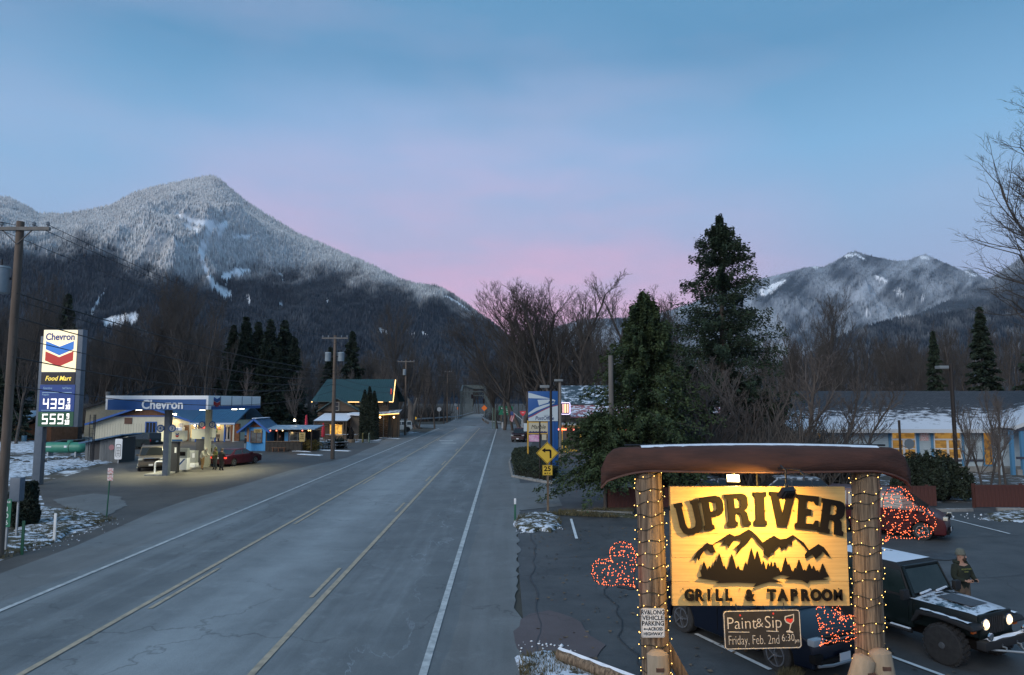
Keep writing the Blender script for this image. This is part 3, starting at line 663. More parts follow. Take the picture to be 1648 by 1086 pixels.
# big bare tree leaning in from the right edge
bt = bare_meshes(201, M_TWIG, H=26, r0=.45, spread=44, ratio=.52, kids=(3, 1.9, 1.7, 1.2), start=.16, twig=.013)
t = thing('maple_tree', 'huge bare tree reaching in at the right edge of the photo', 'tree', (XU(1800, 42), 42, 0), 2.2); t.scale = (.92, .92, (ZV(92, 42))/26)
obj('trunk', bt[0], t); obj('crown', bt[1], t)
# bare trees in front of the right hand wood
BT = ((1322, 462, 88, 1, .85), (1290, 500, 84, 3, .8), (1255, 520, 86, 0, .7), (1368, 520, 90, 3, .8), (1230, 540, 80, 2, .7), (1345, 540, 82, 0, .8))
for i, (u, v, Y, vi, w) in enumerate(BT):
    place_bare('bare_tree', 'bare tree standing clear of the wood behind the canoe sign, %s from the left' % rank(BT, i), XU(u, Y), Y, ZV(v, Y), vi, 'bare trees behind the canoe sign', i*1.7+.3, wide=w)
# tall bare trees on the left
TB = ((235, 462, 118, 0, .9), (262, 452, 124, 4, .8), (305, 445, 120, 1, 1.0), (330, 480, 112, 2, .8), (205, 500, 115, 3, .9), (290, 500, 105, 2, .7), (355, 540, 110, 3, .8), (645, 480, 150, 1, .8), (715, 560, 160, 2, .8), (160, 520, 112, 1, .9), (130, 540, 100, 2, .9), (60, 470, 95, 4, .8), (30, 430, 85, 1, .7))
for i, (u, v, Y, vi, w) in enumerate(TB):
    place_bare('bare_tree', 'tall bare tree rising above the left hand wood, %s from the left' % rank(TB, i), XU(u, Y), Y, ZV(v, Y), vi, 'tall bare trees of the left hand wood', i*2.1, wide=w)
place_bare('bare_tree', 'small pale bare tree in front of the dark conifers', XU(395, 100), 100, ZV(588, 100), 0, None, .4, BAREP, base=8, wide=.8)
place_bare('bare_tree', 'small bare tree between the barbecue stand and the lodge', XU(482, 104), 104, ZV(592, 104), 1, None, .4, BAREP, base=8, wide=.8)
for i, (u, v) in enumerate(((545, 585), (575, 590), (600, 580), (640, 590), (500, 600), (675, 600), (700, 590))):
    Y = 128+i; place_bare('bare_tree', 'bushy bare tree behind the log lodge', XU(u, Y), Y, ZV(v, Y), i, 'bushy bare trees behind the lodge', i*.9, BAREP, base=8, wide=.9)
# the woods: individual trees in front, then one mass
def keep(x, y):
    if -60 < x < 5 and y < 176: return False
    if -18 < x < -5 and y < 270: return False
    if y < 118 and x < -15: return x < -62
    return True
def wood(n, u0, u1, y0, y1, vtop, label, group, seed):
    g = random.Random(seed)
    for i in range(n):
        u = u0+(u1-u0)*(i+g.random())/n; Y = g.uniform(y0, y1); v = np.interp(u, vtop[0], vtop[1])+g.uniform(-14, 30)
        x = XU(u, Y)
        while not keep(x, Y): Y += 6; x = XU(u, Y)
        place_bare('bare_tree', label, x, Y, max(6, ZV(v, Y)), g.randrange(5), group, g.uniform(0, 6.28), wide=g.uniform(.65, .95))
LV = ([-200, 0, 120, 200, 300, 360, 420, 520, 640, 720, 770, 800], [470, 490, 535, 520, 520, 540, 560, 560, 560, 575, 590, 560])
RVT = ([780, 830, 900, 1000, 1100, 1240, 1300, 1400, 1500, 1700, 1900], [590, 570, 545, 545, 540, 540, 545, 540, 530, 520, 510])
wood(80, -120, 775, 112, 165, LV, 'bare brown tree in the wood on the left of the road', 'bare trees of the left hand wood', 3)
wood(70, 785, 1900, 100, 150, RVT, 'bare brown tree in the wood on the right of the road', 'bare trees of the right hand wood', 5)
def far_wood(name, label, n, u0, u1, y0, y1, vtop, seed, m):
    g = random.Random(seed); Vs = []; Fs = []; off = 0
    protos = []
    for s in range(4):
        q = grow(300+s+seed, 24, .22, start=.15, spread=30, ratio=.36, levels=3, kids=(2, 1.2, .9, 0), twig=.035, nt_=9)
        protos.append(tubes_np(q, 3))
    for i in range(n):
        u = u0+(u1-u0)*(i+g.random())/n; Y = y0+(y1-y0)*g.random(); h = max(7, ZV(np.interp(u, vtop[0], vtop[1])+g.uniform(-4, 22), Y)); V, F = protos[g.randrange(4)]
        if not keep(XU(u, Y), Y): continue
        a = g.uniform(0, 6.28); s = h/24; w = s*g.uniform(.6, .9); ca, sa = math.cos(a)*w, math.sin(a)*w
        V2 = np.stack([V[:, 0]*ca-V[:, 1]*sa+XU(u, Y), V[:, 0]*sa+V[:, 1]*ca+Y, V[:, 2]*s], 1); Vs.append(V2); Fs.append(F+off); off += len(V)
    tag(obj(name, npmesh(name, np.concatenate(Vs), np.concatenate(Fs), m)), label, 'woodland', None, 'stuff')
M_FARW = mat('far_wood_twigs', (.036, .030, .027), (.068, .057, .050), rough=.95, scale=.3)
far_wood('left_woodland', 'dense brown winter woodland at the foot of the big mountain', 170, -500, 800, 165, 320, LV, 21, M_FARW)
far_wood('right_woodland', 'dense brown winter woodland on the valley floor at the right', 170, 775, 2100, 150, 300, RVT, 22, M_FARW)
# brush: leafless shrubs on the valley floor make the foot of the woods opaque
def brush(name, label, n, u0, u1, y0, y1, seed, m, h0=1.5, h1=4.5, cat='undergrowth'):
    g = np.random.default_rng(seed); u = g.uniform(u0, u1, n); Y = y0+(y1-y0)*g.random(n)**1.3; X = (u-824)/FPX*Y; kp = np.array([keep(a, b) for a, b in zip(X, Y)]) if y1 > 60 else np.ones(n, bool); X, Y = X[kp], Y[kp]; n = len(X)
    K = 26; bx = np.repeat(X, K)+g.normal(0, .9, n*K); by = np.repeat(Y, K)+g.normal(0, .9, n*K); h = np.repeat(g.uniform(h0, h1, n), K)*g.uniform(.5, 1.2, n*K)
    A = np.stack([bx, by, np.zeros(n*K)-.1], 1); B = A+np.stack([g.normal(0, .28, n*K)*h, g.normal(0, .28, n*K)*h, h], 1)
    C = B+g.normal(0, .25, (n*K, 3))*h[:, None]
    segs_a = [A, (A+B)/2]; V = []; F = []
    w = .05
    for P0, P1 in ((A, B), ((A+2*B)/3, C), ((A+B)/2, B+(B-C)*.8)):
        d = np.cross(P1-P0, g.normal(0, 1, P0.shape)); d /= np.linalg.norm(d, axis=1, keepdims=True)+1e-9; d2 = np.cross(P1-P0, d); d2 /= np.linalg.norm(d2, axis=1, keepdims=True)+1e-9
        V.append(np.stack([P0+d*w, P0-d*w*.5+d2*w*.8, P0-d*w*.5-d2*w*.8, P1], 1))
    V = np.concatenate(V); m_ = len(V); b = np.arange(m_)*4
    F = np.concatenate([np.stack([b, b+1, b+3], 1), np.stack([b+1, b+2, b+3], 1), np.stack([b+2, b, b+3], 1)])
    tag(obj(name, npmesh(name, V.reshape(-1, 3), F, m)), label, cat, None, 'stuff')
brush('left_undergrowth', 'tangled brown undergrowth below the trees on the left', 2600, -300, 800, 112, 215, 31, M_TWIG)
brush('right_undergrowth', 'tangled brown undergrowth below the trees on the right', 1700, 800, 2000, 98, 170, 32, M_TWIG)
brush('roadside_brambles', 'dark leafless brambles between the fir and the blue trimmed house', 420, 1075, 1330, 40, 46, 33, M_TWIG, 1.5, 3.4)
TH = ((1287, 560, 43, 0), (1210, 570, 42, 1), (1150, 580, 41, 0), (1250, 590, 41, 1), (1340, 600, 45, 0), (1120, 600, 41, 1), (1395, 610, 47, 1))
for i, (u, v, Y, vi) in enumerate(TH):
    place_bare('bare_tree', 'twisted bare tree in the thicket behind the canoe, %s from the left' % rank(TH, i), XU(u, Y), Y, ZV(v, Y), vi, 'twisted bare trees in the thicket behind the canoe', i*1.9, BAREP, base=8, wide=1.35)
SP = ((1545, 40), (1572, 41), (1600, 39), (1585, 43), (1610, 44))
for i, (u, Y) in enumerate(SP):
    place_bare('sapling', 'thin leafless sapling in front of the blue trimmed house, %s from the left' % rank(SP, i), XU(u, Y), Y, 5.2+i*.3, i, 'thin saplings by the blue trimmed house', i*1.1, BAREP, base=8, wide=.8)
# ------------------------------------------------------------------ common materials
M_WOOD = mat('weathered_log', (.07, .048, .032), (.26, .19, .125), rough=.9, scale=22, stretch=(1, 1, .05), bump=1.0, lo=.38, hi=.60)
M_POLE = mat('utility_pole_wood', (.085, .062, .047), (.155, .12, .095), rough=.9, scale=5, stretch=(1, 1, .1), bump=.4)
M_BLACK = mat('black_paint', (.007, .006, .006), rough=.85, spec=.2)
M_DMET = mat('dark_metal', (.03, .032, .036), rough=.45, metal=.6)
M_GALV = mat('galvanised_steel', (.26, .29, .31), (.36, .39, .41), rough=.5, metal=.5, scale=3)
M_CONC = mat('concrete', (.19, .19, .18), (.29, .29, .28), rough=.95, scale=4, bump=.4)
M_WP = mat('white_paint', (.62, .64, .64), (.72, .74, .73), rough=.6, scale=3)
M_GREENP = mat('green_sign_sheet', (.012, .16, .085), rough=.5)
M_TYRE = mat('tyre_rubber', (.015, .015, .016), (.03, .03, .03), rough=.9, scale=8)
M_GLASS = mat('dark_car_glass', (.012, .015, .018), rough=.06, spec=.6)
M_CHROME = mat('chrome', (.6, .62, .64), rough=.2, metal=1)
M_RIM = mat('alloy_rim', (.32, .33, .35), rough=.35, metal=.8)
M_SNOWR = mat('snow_layer', (.62, .68, .76), (.78, .82, .88), rough=.9, scale=6, bump=.5)
# ------------------------------------------------------------------ the canoe sign
YS = 10.5
GROUPS = {}
xL0, _, zT = P(1080, 783, YS); xR0, _, _ = P(1359, 783, YS); zB = P(1084, 975, YS)[2]
bw, bh = 2.62, zT-zB; bx = (P(1222, 880, YS)[0])
board = thing('restaurant_sign', 'wooden signboard lettered for the grill and taproom, glowing yellow under its lamp', 'signboard', (bx, YS, zB))
M_CEDW = mat('varnished_cedar_plank', (.56, .34, .11), (.72, .47, .17), rough=.55, scale=3.5, stretch=(.35, 1, 9), bump=.12, lo=.3, hi=.7)
np_ = 5; ph = bh/np_
for i in range(np_):
    mb = MB(); mb.box(-bw/2, bw/2, 0, .09, i*ph+.0012, (i+1)*ph-.0012); mb.build('plank', M_CEDW, board, bevel=.003, seg=1)
YF = -.03
def L2(x, y): return ((x-98)/1400*bw-bw/2, (1012-y)/945*bh)       # crop coordinates of the board face to metres
# slab serif capitals, as outlines in a 1 x 1 cell (x is scaled by each width)
SL = {
 'U': ([[(0,1),(.34,1),(.34,.9),(.29,.86),(.29,.34),(.35,.2),(.5,.16),(.65,.2),(.71,.34),(.71,.86),(.66,.9),(.66,1),(1,1),(1,.9),(.95,.86),(.95,.28),(.88,.1),(.72,.0),(.28,.0),(.12,.1),(.05,.28),(.05,.86),(0,.9)]], .78),
 'P': ([[(0,1),(.72,1),(.88,.95),(.97,.84),(.97,.56),(.88,.44),(.72,.38),(.38,.38),(.38,.16),(.46,.12),(.46,0),(0,0),(0,.12),(.08,.16),(.08,.84),(0,.88)], [(.38,.84),(.62,.84),(.68,.78),(.68,.6),(.62,.54),(.38,.54)]], .72),
 'R': ([[(0,1),(.72,1),(.86,.96),(.94,.86),(.94,.62),(.87,.52),(.78,.47),(.87,.40),(.92,.16),(1,.12),(1,0),(.66,0),(.61,.34),(.55,.40),(.38,.40),(.38,.16),(.46,.12),(.46,0),(0,0),(0,.12),(.08,.16),(.08,.84),(0,.88)], [(.38,.85),(.58,.85),(.64,.79),(.64,.62),(.58,.56),(.38,.56)]], .76),
 'I': ([[(0,1),(1,1),(1,.88),(.84,.83),(.84,.17),(1,.12),(1,0),(0,0),(0,.12),(.16,.17),(.16,.83),(0,.88)]], .40),
 'V': ([[(0,1),(.42,1),(.42,.89),(.36,.86),(.51,.34),(.64,.86),(.58,.89),(.58,1),(1,1),(1,.89),(.93,.86),(.68,.0),(.32,.0),(.07,.86),(0,.89)]], .80),
 'E': ([[(0,1),(.95,1),(.95,.74),(.84,.74),(.78,.84),(.42,.84),(.42,.59),(.66,.59),(.66,.42),(.42,.42),(.42,.16),(.80,.16),(.88,.28),(1,.28),(1,0),(0,0),(0,.12),(.1,.16),(.1,.84),(0,.88)]], .70)}
def slab(ch, h, cx, cy, ang, par, depth=.014, wf=1.):
    pl, w = SL[ch]; w = w*h*wf; ca, sa = math.cos(ang), math.sin(ang)
    out = []
    for p in pl:
        out.append([(cx+((x-.5)*w)*ca-((y-.5)*h)*sa, cy+((x-.5)*w)*sa+((y-.5)*h)*ca) for x, y in p])
    return shape(out, M_BLACK, par, (0, YF-.012, 0), name='letter', ext=depth)
# (letter, centre in crop coordinates, height, rotation)
for ch, x, y, h, a in (('U', 243, 312, 262, 12), ('P', 432, 272, 262, 8), ('R', 628, 250, 258, 3.5), ('I', 806, 240, 262, 0), ('V', 982, 245, 270, -3), ('E', 1180, 268, 268, -6), ('R', 1378, 306, 272, -10)):
    c = L2(x, y); slab(ch, h/945*bh, c[0], c[1], R(a), board)
x0 = L2(190, 0)[0]
for s, cx, sz in (('GRILL', 380, 1), ('&', 700, 1), ('TAPROOM', 1135, 1)):
    n = len(s); wtot = {5: 385, 1: 80, 7: 610}[n]/1400*bw
    step = wtot/n; c0 = L2(cx, 918)
    for i, ch in enumerate(s):
        text(ch, .215, M_BLACK, board, (c0[0]-wtot/2+step*(i+.5), YF-.018, c0[1]-.012), name='letter', ext=.013, off=.005 if ch == 'M' else .011, sx=.84 if ch == 'M' else .88)
# mountain line and forest cut-out
mts = [[(262, 645), (300, 580), (380, 512), (400, 522), (420, 528), (480, 490), (560, 440), (600, 460), (640, 448), (710, 404), (738, 420), (775, 455), (820, 510), (870, 478), (912, 457), (960, 485), (1010, 478), (1062, 450), (1100, 478), (1145, 510), (1185, 572),
        (1215, 552), (1262, 522), (1300, 545), (1330, 585), (1352, 628), (1320, 610), (1290, 575), (1280, 600), (1232, 638), (1210, 600), (1155, 636), (1150, 610), (1172, 575), (1130, 525), (1075, 468), (1050, 490), (1052, 530), (1020, 520), (1000, 560), (985, 545), (965, 568), (950, 530), (915, 560), (912, 590), (885, 590), (860, 630), (825, 600), (830, 560), (775, 505), (742, 450), (725, 480), (690, 520), (660, 540), (610, 605), (620, 555), (595, 552), (640, 520), (650, 490),
        (600, 480), (570, 520), (545, 555), (540, 520), (495, 525), (520, 490), (470, 500), (425, 535), (448, 588), (400, 590), (378, 560), (350, 575), (320, 620), (308, 655), (300, 625)]]
def tline(x0_, x1_, ybase, trees, floor):
    pts = [(x0_, ybase)]; g = random.Random(3); xs = x0_+8; tr = sorted(trees)
    prof = {}
    N_ = int((x1_-x0_)/4); top = []
    for i in range(N_+1):
        x = x0_+(x1_-x0_)*i/N_; y = floor-10*abs(math.sin(x*.11))
        for tx, ty, tw in tr:
            d = abs(x-tx)
            if d < tw:
                k = 1-d/tw; yy = ybase-(ybase-ty)*(k**.8)+(7 if i % 2 else -3)*(1-k); y = min(y, yy)
        top.append((x, y))
    return top
topA = tline(318, 945, 745, [(350, 655, 26), (392, 690, 18), (415, 680, 16), (472, 590, 40), (440, 640, 26), (510, 690, 22), (540, 700, 16), (572, 598, 38), (620, 690, 20), (680, 660, 26), (728, 550, 42), (775, 570, 40), (820, 650, 22), (858, 665, 20), (882, 655, 20), (910, 660, 24), (935, 700, 16)], 735)
polyA = topA+[(960, 760), (880, 790), (968, 825), (860, 818), (800, 835), (735, 858), (760, 830), (620, 822), (440, 828), (470, 812), (380, 800), (300, 788), (330, 776)]
topB = tline(960, 1310, 750, [(995, 625, 34), (1022, 670, 22), (1070, 705, 20), (1102, 640, 34), (1145, 720, 16), (1182, 672, 28), (1216, 690, 22), (1245, 725, 14), (1288, 672, 28)], 742)
polyB = topB+[(1335, 775), (1280, 790), (1325, 800), (1180, 808), (1160, 832), (1120, 806), (1060, 800), (985, 798), (1030, 778), (950, 762)]
for pl, nm in ((mts, 'mountain_cutout'), ([polyA], 'forest_cutout'), ([polyB], 'forest_cutout')):
    shape([[L2(*p) for p in q] for q in pl], M_BLACK, board, (0, YF-.004, 0), name=nm, ext=.008)
# little stand-off pins between the letters and the planks
mb = MB()
for x in np.linspace(-1.15, 1.15, 12):
    mb.tube([(x, .01, .25), (x, YF, .25)], .006, 5); mb.tube([(x, .01, 1.38), (x, YF, 1.38)], .006, 5)
tag(mb.build('stand_off_pins', M_BLACK, board), kind='stuff')
mb = MB()
for sx in (-1, 1):
    mb.box(sx*(bw/2)-.02, sx*(bw/2)+.02, .02, .07, .3, .36); mb.box(sx*(bw/2)-.02, sx*(bw/2)+.02, .02, .07, 1.38, 1.44)
    mb.tube([(sx*bw/2, .045, .33), (sx*(bw/2+.16), .045, .33)], .018, 6); mb.tube([(sx*bw/2, .045, 1.41), (sx*(bw/2+.16), .045, 1.41)], .018, 6)
mb.build('mounting_bracket', M_DMET, board)
# log posts
def log_post(label, u, side):
    x = P(u, 800, YS)[0]; zt = P(u, 752, YS)[2]; t = thing('log_post', label, 'post', (x, YS+.04, 0), 0)
    g = random.Random(u); prof = []
    pts = []; rs = []
    for i in range(13):
        h = -.1+(zt+.1)*i/12; pts.append((side*.09*(1-h/zt)+g.uniform(-.008, .008), g.uniform(-.008, .008), h)); rs.append(.212-.018*h/zt+g.uniform(-.004, .004))
    mb = MB(); mb.tube(pts, rs, 18); mb.build('log', M_WOOD, t, smooth=True, angle=60)
    mb = MB(); mb.lathe([(.13, zt), (.13, zt+.06), (.10, zt+.07)], 12); mb.build('saddle_block', M_DMET, t, smooth=True)
    return t
postL = log_post('left log post of the canoe sign, wound with warm fairy lights', 1045, 1)
postR = log_post('right log post of the canoe sign, wound with warm fairy lights', 1396, -1)
# leaning stub props bolted to the posts
def prop(label, u, v, du, par_x, lean):
    x, y, z = P(u, v, YS-.42)
    t = thing('leaning_prop', label, 'timber prop', (x, y, 0))
    mb = MB(); p1 = Vector((0, 0, z)); p0 = Vector((lean, -.25, -.1))
    mb.tube([p0, (p0+p1)/2, p1, p1+(p1-p0).normalized()*.05], [.17, .165, .15, .08], 14); mb.build('log', mat('pale_log_stub', (.24, .19, .13), (.36, .29, .21), rough=.9, scale=5, stretch=(1, 1, .2), bump=.4), t, smooth=True, angle=50)
    mb = MB(); mb.cbox(p1+Vector((0, -.165, -.16)), (.11, .03, .05)); mb.build('bolt_plate', mat('rusty_plate', (.06, .03, .02), (.12, .06, .04), rough=.8), t)
for a in (('pale leaning log prop bolted to the left sign post', 1058, 1052, 0, 0, .02), ('pale leaning log prop on the inner side of the right sign post', 1392, 1060, 0, 0, -.75), ('pale leaning log prop bolted to the front of the right sign post', 1416, 1050, 0, 0, .14)): prop(*a)
t = thing('leaning_prop', 'dark plank brace sloping down from the left sign post to the right', 'timber prop', (P(1072, 1040, YS)[0], YS+.1, 0))
mb = MB(); mb.beam((0, 0, P(1072, 1040, YS)[2]), (1.05, .1, -.1), .10, .16); mb.build('plank', M_WOOD, t, bevel=.01)
# upturned canoe
def canoe():
    xa, _, _ = P(966, 745, YS); xb, _, _ = P(1468, 745, YS); Lc = xb-xa; cx = (xa+xb)/2
    zt = P(1200, 716, YS-.1)[2]; zg = P(1200, 757, YS-.38)[2]
    t = thing('canoe', 'old rust red canoe lying upside down across the two log posts', 'canoe', (cx, YS+.04, 0))
    n = 46; m = 14; V = []; F = []
    for i in range(n+1):
        s = -1+2*i/n; a = abs(s)
        b = max(.012, .43*(1-a**2.6)); x = s*Lc/2
        top = zt-.055*a**2-.50*max(0, (a-.86)/.14)**2.6*.62
        bot = zg-.02-.30*max(0, (a-.66)/.34)**2.0*(.75)
        if a > .97: bot = zg-.02-.225-.05*(a-.97)/.03; 
        bot = min(bot, top-.03)
        xx = x*(1-.006*(a > .96))
        for j in range(m+1):
            th = math.pi*j/m; c, sn = math.cos(th), math.sin(th)
            V.append((xx-(s*.10*(1-sn)*0), b*(abs(c)**.75)*(1 if c > 0 else -1), bot+(top-bot)*abs(sn)**.62))
    for i in range(n):
        for j in range(m): F.append((i*(m+1)+j, i*(m+1)+j+1, (i+1)*(m+1)+j+1, (i+1)*(m+1)+j))
    mb = MB(); mb.add(V, F)
    me = mb.mesh('hull', mat('rusty_red_hull', (.034, .014, .010), (.075, .028, .018), rough=.85, scale=3, stretch=(.6, 2, 3), bump=.5, lo=.3, hi=.7), True, angle=80)
    h = obj('hull', me, t); md = h.modifiers.new('s', 'SOLIDIFY'); md.thickness = .012; md.offset = -1
    for sgn in (-1, 1):
        j = 0 if sgn > 0 else m
        pts = [Vector(V[i*(m+1)+j])+Vector((0, 0, -.004)) for i in range(0, n+1)]
        mb = MB(); mb.tube(pts, .016, 6); mb.build('gunwale', mat('gunwale_strip', (.07, .03, .022), (.11, .05, .035), rough=.6), t, smooth=True)
    # thin line of snow along the keel
    mb = MB(); k = m//2
    def keel(seg, w):
        g = random.Random(8); ring = []
        for i in seg:
            p = Vector(V[i*(m+1)+k]); ww = w*g.uniform(.6, 1.1); ring.append((p, ww))
        vs = []; fs = []
        for p, ww in ring:
            vs += [(p.x, p.y-ww-.03, p.z-.010), (p.x, p.y-ww*.5, p.z+.016), (p.x, p.y+ww*.5, p.z+.018), (p.x, p.y+ww+.03, p.z-.010)]
        for i in range(len(ring)-1):
            for q in range(3): fs.append((4*i+q, 4*i+q+1, 4*i+q+5, 4*i+q+4))
        mb.add(vs, fs)
    keel(range(6, 42), .10)
    mb.build('snow_crust', M_SNOWR, t, smooth=True, angle=70)
    mb = MB(); mb.tube([(-Lc*.42, .0, zt-.012), (0, 0, zt+.008), (Lc*.42, 0, zt-.012)], .014, 6); mb.build('keel_strip', M_DMET, t)
canoe()
# floodlights on arms
def flood(name_label, u, v, Y, lit, sgn):
    x, y, z = P(u, v, Y); t = thing('floodlight', name_label, 'floodlight', (x, y, z))
    tilt = R(38)*sgn
    M = Matrix.Rotation(tilt, 3, 'X')
    hs = mat('lamp_housing', (.012, .012, .013), rough=.5)
    mb = MB(); mb.cbox((0, 0, 0), (.21, .075, .15), M)
    for k in range(5): mb.cbox(M @ Vector((-.08+.04*k, -.05*sgn, .0)), (.008, .03, .13), M)
    mb.build('housing', hs, t, bevel=.006)
    f = M @ Vector((0, .040*sgn, 0))
    mb = MB(); mb.cbox(f, (.185, .008, .125), M)
    mb.build('lens', mat('lit_lens', (.9, .8, .6), emit=(1, .74, .34), es=22 , sample=False) if lit != 2 else mat('lit_lens', (.9, .8, .6)), t)
    mb = MB(); mb.tube([(0, 0, .08), (0, 0, .30), (.0, .1*sgn, .36)], .012, 8); mb.sphere((0, 0, .1), .03); mb.build('swivel_arm', hs, t, smooth=True)
    la = bpy.data.lights.new('floodlight_beam', 'AREA'); la.shape = 'RECTANGLE'; la.size = .17; la.size_y = .11; la.color = (1, .55, .10); la.energy = lit
    lo = bpy.data.objects.new('floodlight_beam', la); link(lo, t)
    d = Vector((0, sgn, -.95)) if sgn > 0 else M @ Vector((0, sgn, 0)); d = d.normalized(); lo.location = f+d*.03+Vector((0, 0, -.02)); la.spread = R(150)
    lo.rotation_euler = d.to_track_quat('-Z', 'Y').to_euler()
    return t
flood('black floodlight hanging in front of the V and lighting the sign face', 1266, 793, YS-.95, 215, 1).rotation_euler = (0, 0, R(22))
flood('lit floodlight glaring above the top edge of the signboard, facing the camera', 1180, 772, YS+.62, 15, -1).rotation_euler = (R(-4), 0, R(-14))
t = thing('floodlight', 'small third floodlight cable and bracket rod above the signboard', 'rod', (P(1220, 775, YS)[0], YS+.05, zT))
mb = MB(); mb.tube([(0, 0, -.03), (0, 0, .22)], .014, 8); mb.build('hanger_rod', M_DMET, t); t.name = 'hanger_rod'; t['label'] = 'thin steel rod from the canoe down to the middle of the signboard'
t = thing('bracket_arm', 'steel arm from the canoe out to the black floodlight', 'bracket', (P(1266, 760, YS-.3)[0], YS, 4.36))
mb = MB(); mb.tube([(-.32, .05, .0), (.0, -.76, .03), (0, -.88, -.02), (0, -.90, -.10)], .012, 8); mb.build('arm', M_DMET, t, smooth=True)
# chalkboard
cbx, _, cbt = P(1226, 981, YS-.06); _, _, cbb = P(1226, 1044, YS-.06)
ch = cbt-cbb; cw = .36*ch/ch*1.13
cw = 1.13
cb = thing('chalkboard', 'black chalkboard advertising a paint and sip evening, hung below the signboard', 'chalkboard', (cbx, YS-.06, cbb), 0)
cb.rotation_euler = (0, R(-1.2), 0)
def rrect(w, h, r, n=5):
    p = []
    for cx, cy, a0 in ((w/2-r, h-r, 0), (-w/2+r, h-r, 90), (-w/2+r, r, 180), (w/2-r, r, 270)):
        for k in range(n+1): a = R(a0+90*k/n); p.append((cx+r*math.cos(a), cy+r*math.sin(a)))
    return p
shape([rrect(cw, ch, .05)], mat('chalkboard_black', (.012, .011, .010), (.03, .027, .024), rough=.8, scale=4), cb, (0, 0, 0), name='board', ext=.012)
M_CHALK = mat('chalk', (.62, .56, .47), (.42, .38, .32), rough=.95, scale=30, emit=None)
M_RCH = mat('red_chalk', (.62, .04, .03), rough=.9)
shape([rrect(cw-.012, ch-.012, .045), [(x, y+.012) for x, y in rrect(cw-.036, ch-.036, .036)]], M_CHALK, cb, (0, -.013, .006), name='chalk_border', ext=.001)
text('Paint', .245, M_CHALK, cb, (-.30, -.013, ch*.66), name='chalk_word', ext=.001, off=-.003, sx=.92)
text('&', .19, M_CHALK, cb, (-.035, -.013, ch*.66), name='chalk_word', ext=.001, off=-.003)
text('Sip', .25, M_CHALK, cb, (.165, -.013, ch*.67), name='chalk_word', ext=.001, off=-.003, sx=.9)
text('Friday, Feb. 2nd', .19, M_CHALK, cb, (-.13, -.013, ch*.23), name='chalk_word', ext=.001, off=-.003, sx=.62)
text('6:30', .15, M_CHALK, cb, (.37, -.013, ch*.27), name='chalk_word', ext=.001, off=-.002, sx=.75)
text('pm', .08, M_CHALK, cb, (.50, -.013, ch*.20), name='chalk_word', ext=.001, sx=.7)
mb = MB(); mb.beam((-.50, -.014, ch*.455), (-.19, -.014, ch*.44), .004, .010); mb.beam((.06, -.014, ch*.46), (.235, -.014, ch*.44), .004, .010); mb.build('underline', M_CHALK, cb)
mb = MB()
for x, z in ((-.315, ch*.875), (.172, ch*.90)): mb.lathe([(.014, -.0145), (.014, -.011)], 8, (x, 0, z), 'y')
mb.build('red_dot', M_RCH, cb)
# wine glass drawn in chalk
gx, gz = .40, ch*.70
shape([[(gx-.06, gz+.07), (gx+.075, gz+.10), (gx+.07, gz-.0), (gx+.03, gz-.045), (gx+.0, gz-.13), (gx+.05, gz-.155), (gx+.045, gz-.17), (gx-.055, gz-.155), (gx-.05, gz-.14), (gx-.01, gz-.13), (gx+.012, gz-.048), (gx-.05, gz-.02), (gx-.072, gz+.03)],
       [(gx-.05, gz+.055), (gx-.055, gz+.02), (gx-.03, gz-.01), (gx+.02, gz-.035), (gx+.055, gz+.0), (gx+.062, gz+.085)]], M_CHALK, cb, (0, -.013, 0), name='wine_glass_drawing', ext=.001)
shape([[(gx-.054, gz+.03), (gx-.03, gz-.006), (gx+.02, gz-.03), (gx+.052, gz+.0), (gx+.058, gz+.04), (gx+.02, gz+.028), (gx-.02, gz+.036)]], M_RCH, cb, (0, -.0135, 0), name='wine_drawing', ext=.001)
mb = MB()
for x in (-.35, .35): mb.tube([(x, .02, ch-.02), (x, .05, ch+.08)], .005, 5)
mb.build('chain', M_DMET, cb)
# RV parking sign
rx, _, rt = P(1050, 978, YS-.22); _, _, rb = P(1050, 1025, YS-.22); rh = rt-rb; rw = .335
t = thing('parking_sign', 'white metal notice about long vehicle parking screwed to the left post', 'notice', (rx, YS-.24, rb))
shape([rrect(rw, rh, .025)], mat('white_sign_sheet', (.66, .67, .66), rough=.5), t, (0, 0, 0), name='plate', ext=.003)
shape([rrect(rw-.014, rh-.014, .02), [(x, y+.005) for x, y in rrect(rw-.026, rh-.024, .016)]], M_BLACK, t, (0, -.0035, .007), name='border', ext=.0005)
for s, z, sz, sx in (('RV&LONG', .855, .085, .86), ('VEHICLE', .665, .088, .90), ('PARKING', .475, .088, .86), ('ACROSS', .29, .062, .9), ('HIGHWAY', .12, .062, .95)):
    text(s, sz, M_BLACK, t, (.035 if s == 'ACROSS' else 0, -.0045, rh*z), ext=.0006, off=.002, sx=sx)
shape([[(-.14, rh*.29), (-.115, rh*.29+.018), (-.115, rh*.29+.006), (-.07, rh*.29+.006), (-.07, rh*.29-.006), (-.115, rh*.29-.006), (-.115, rh*.29-.018)]], M_BLACK, t, (0, -.0045, 0), name='arrow', ext=.0006)
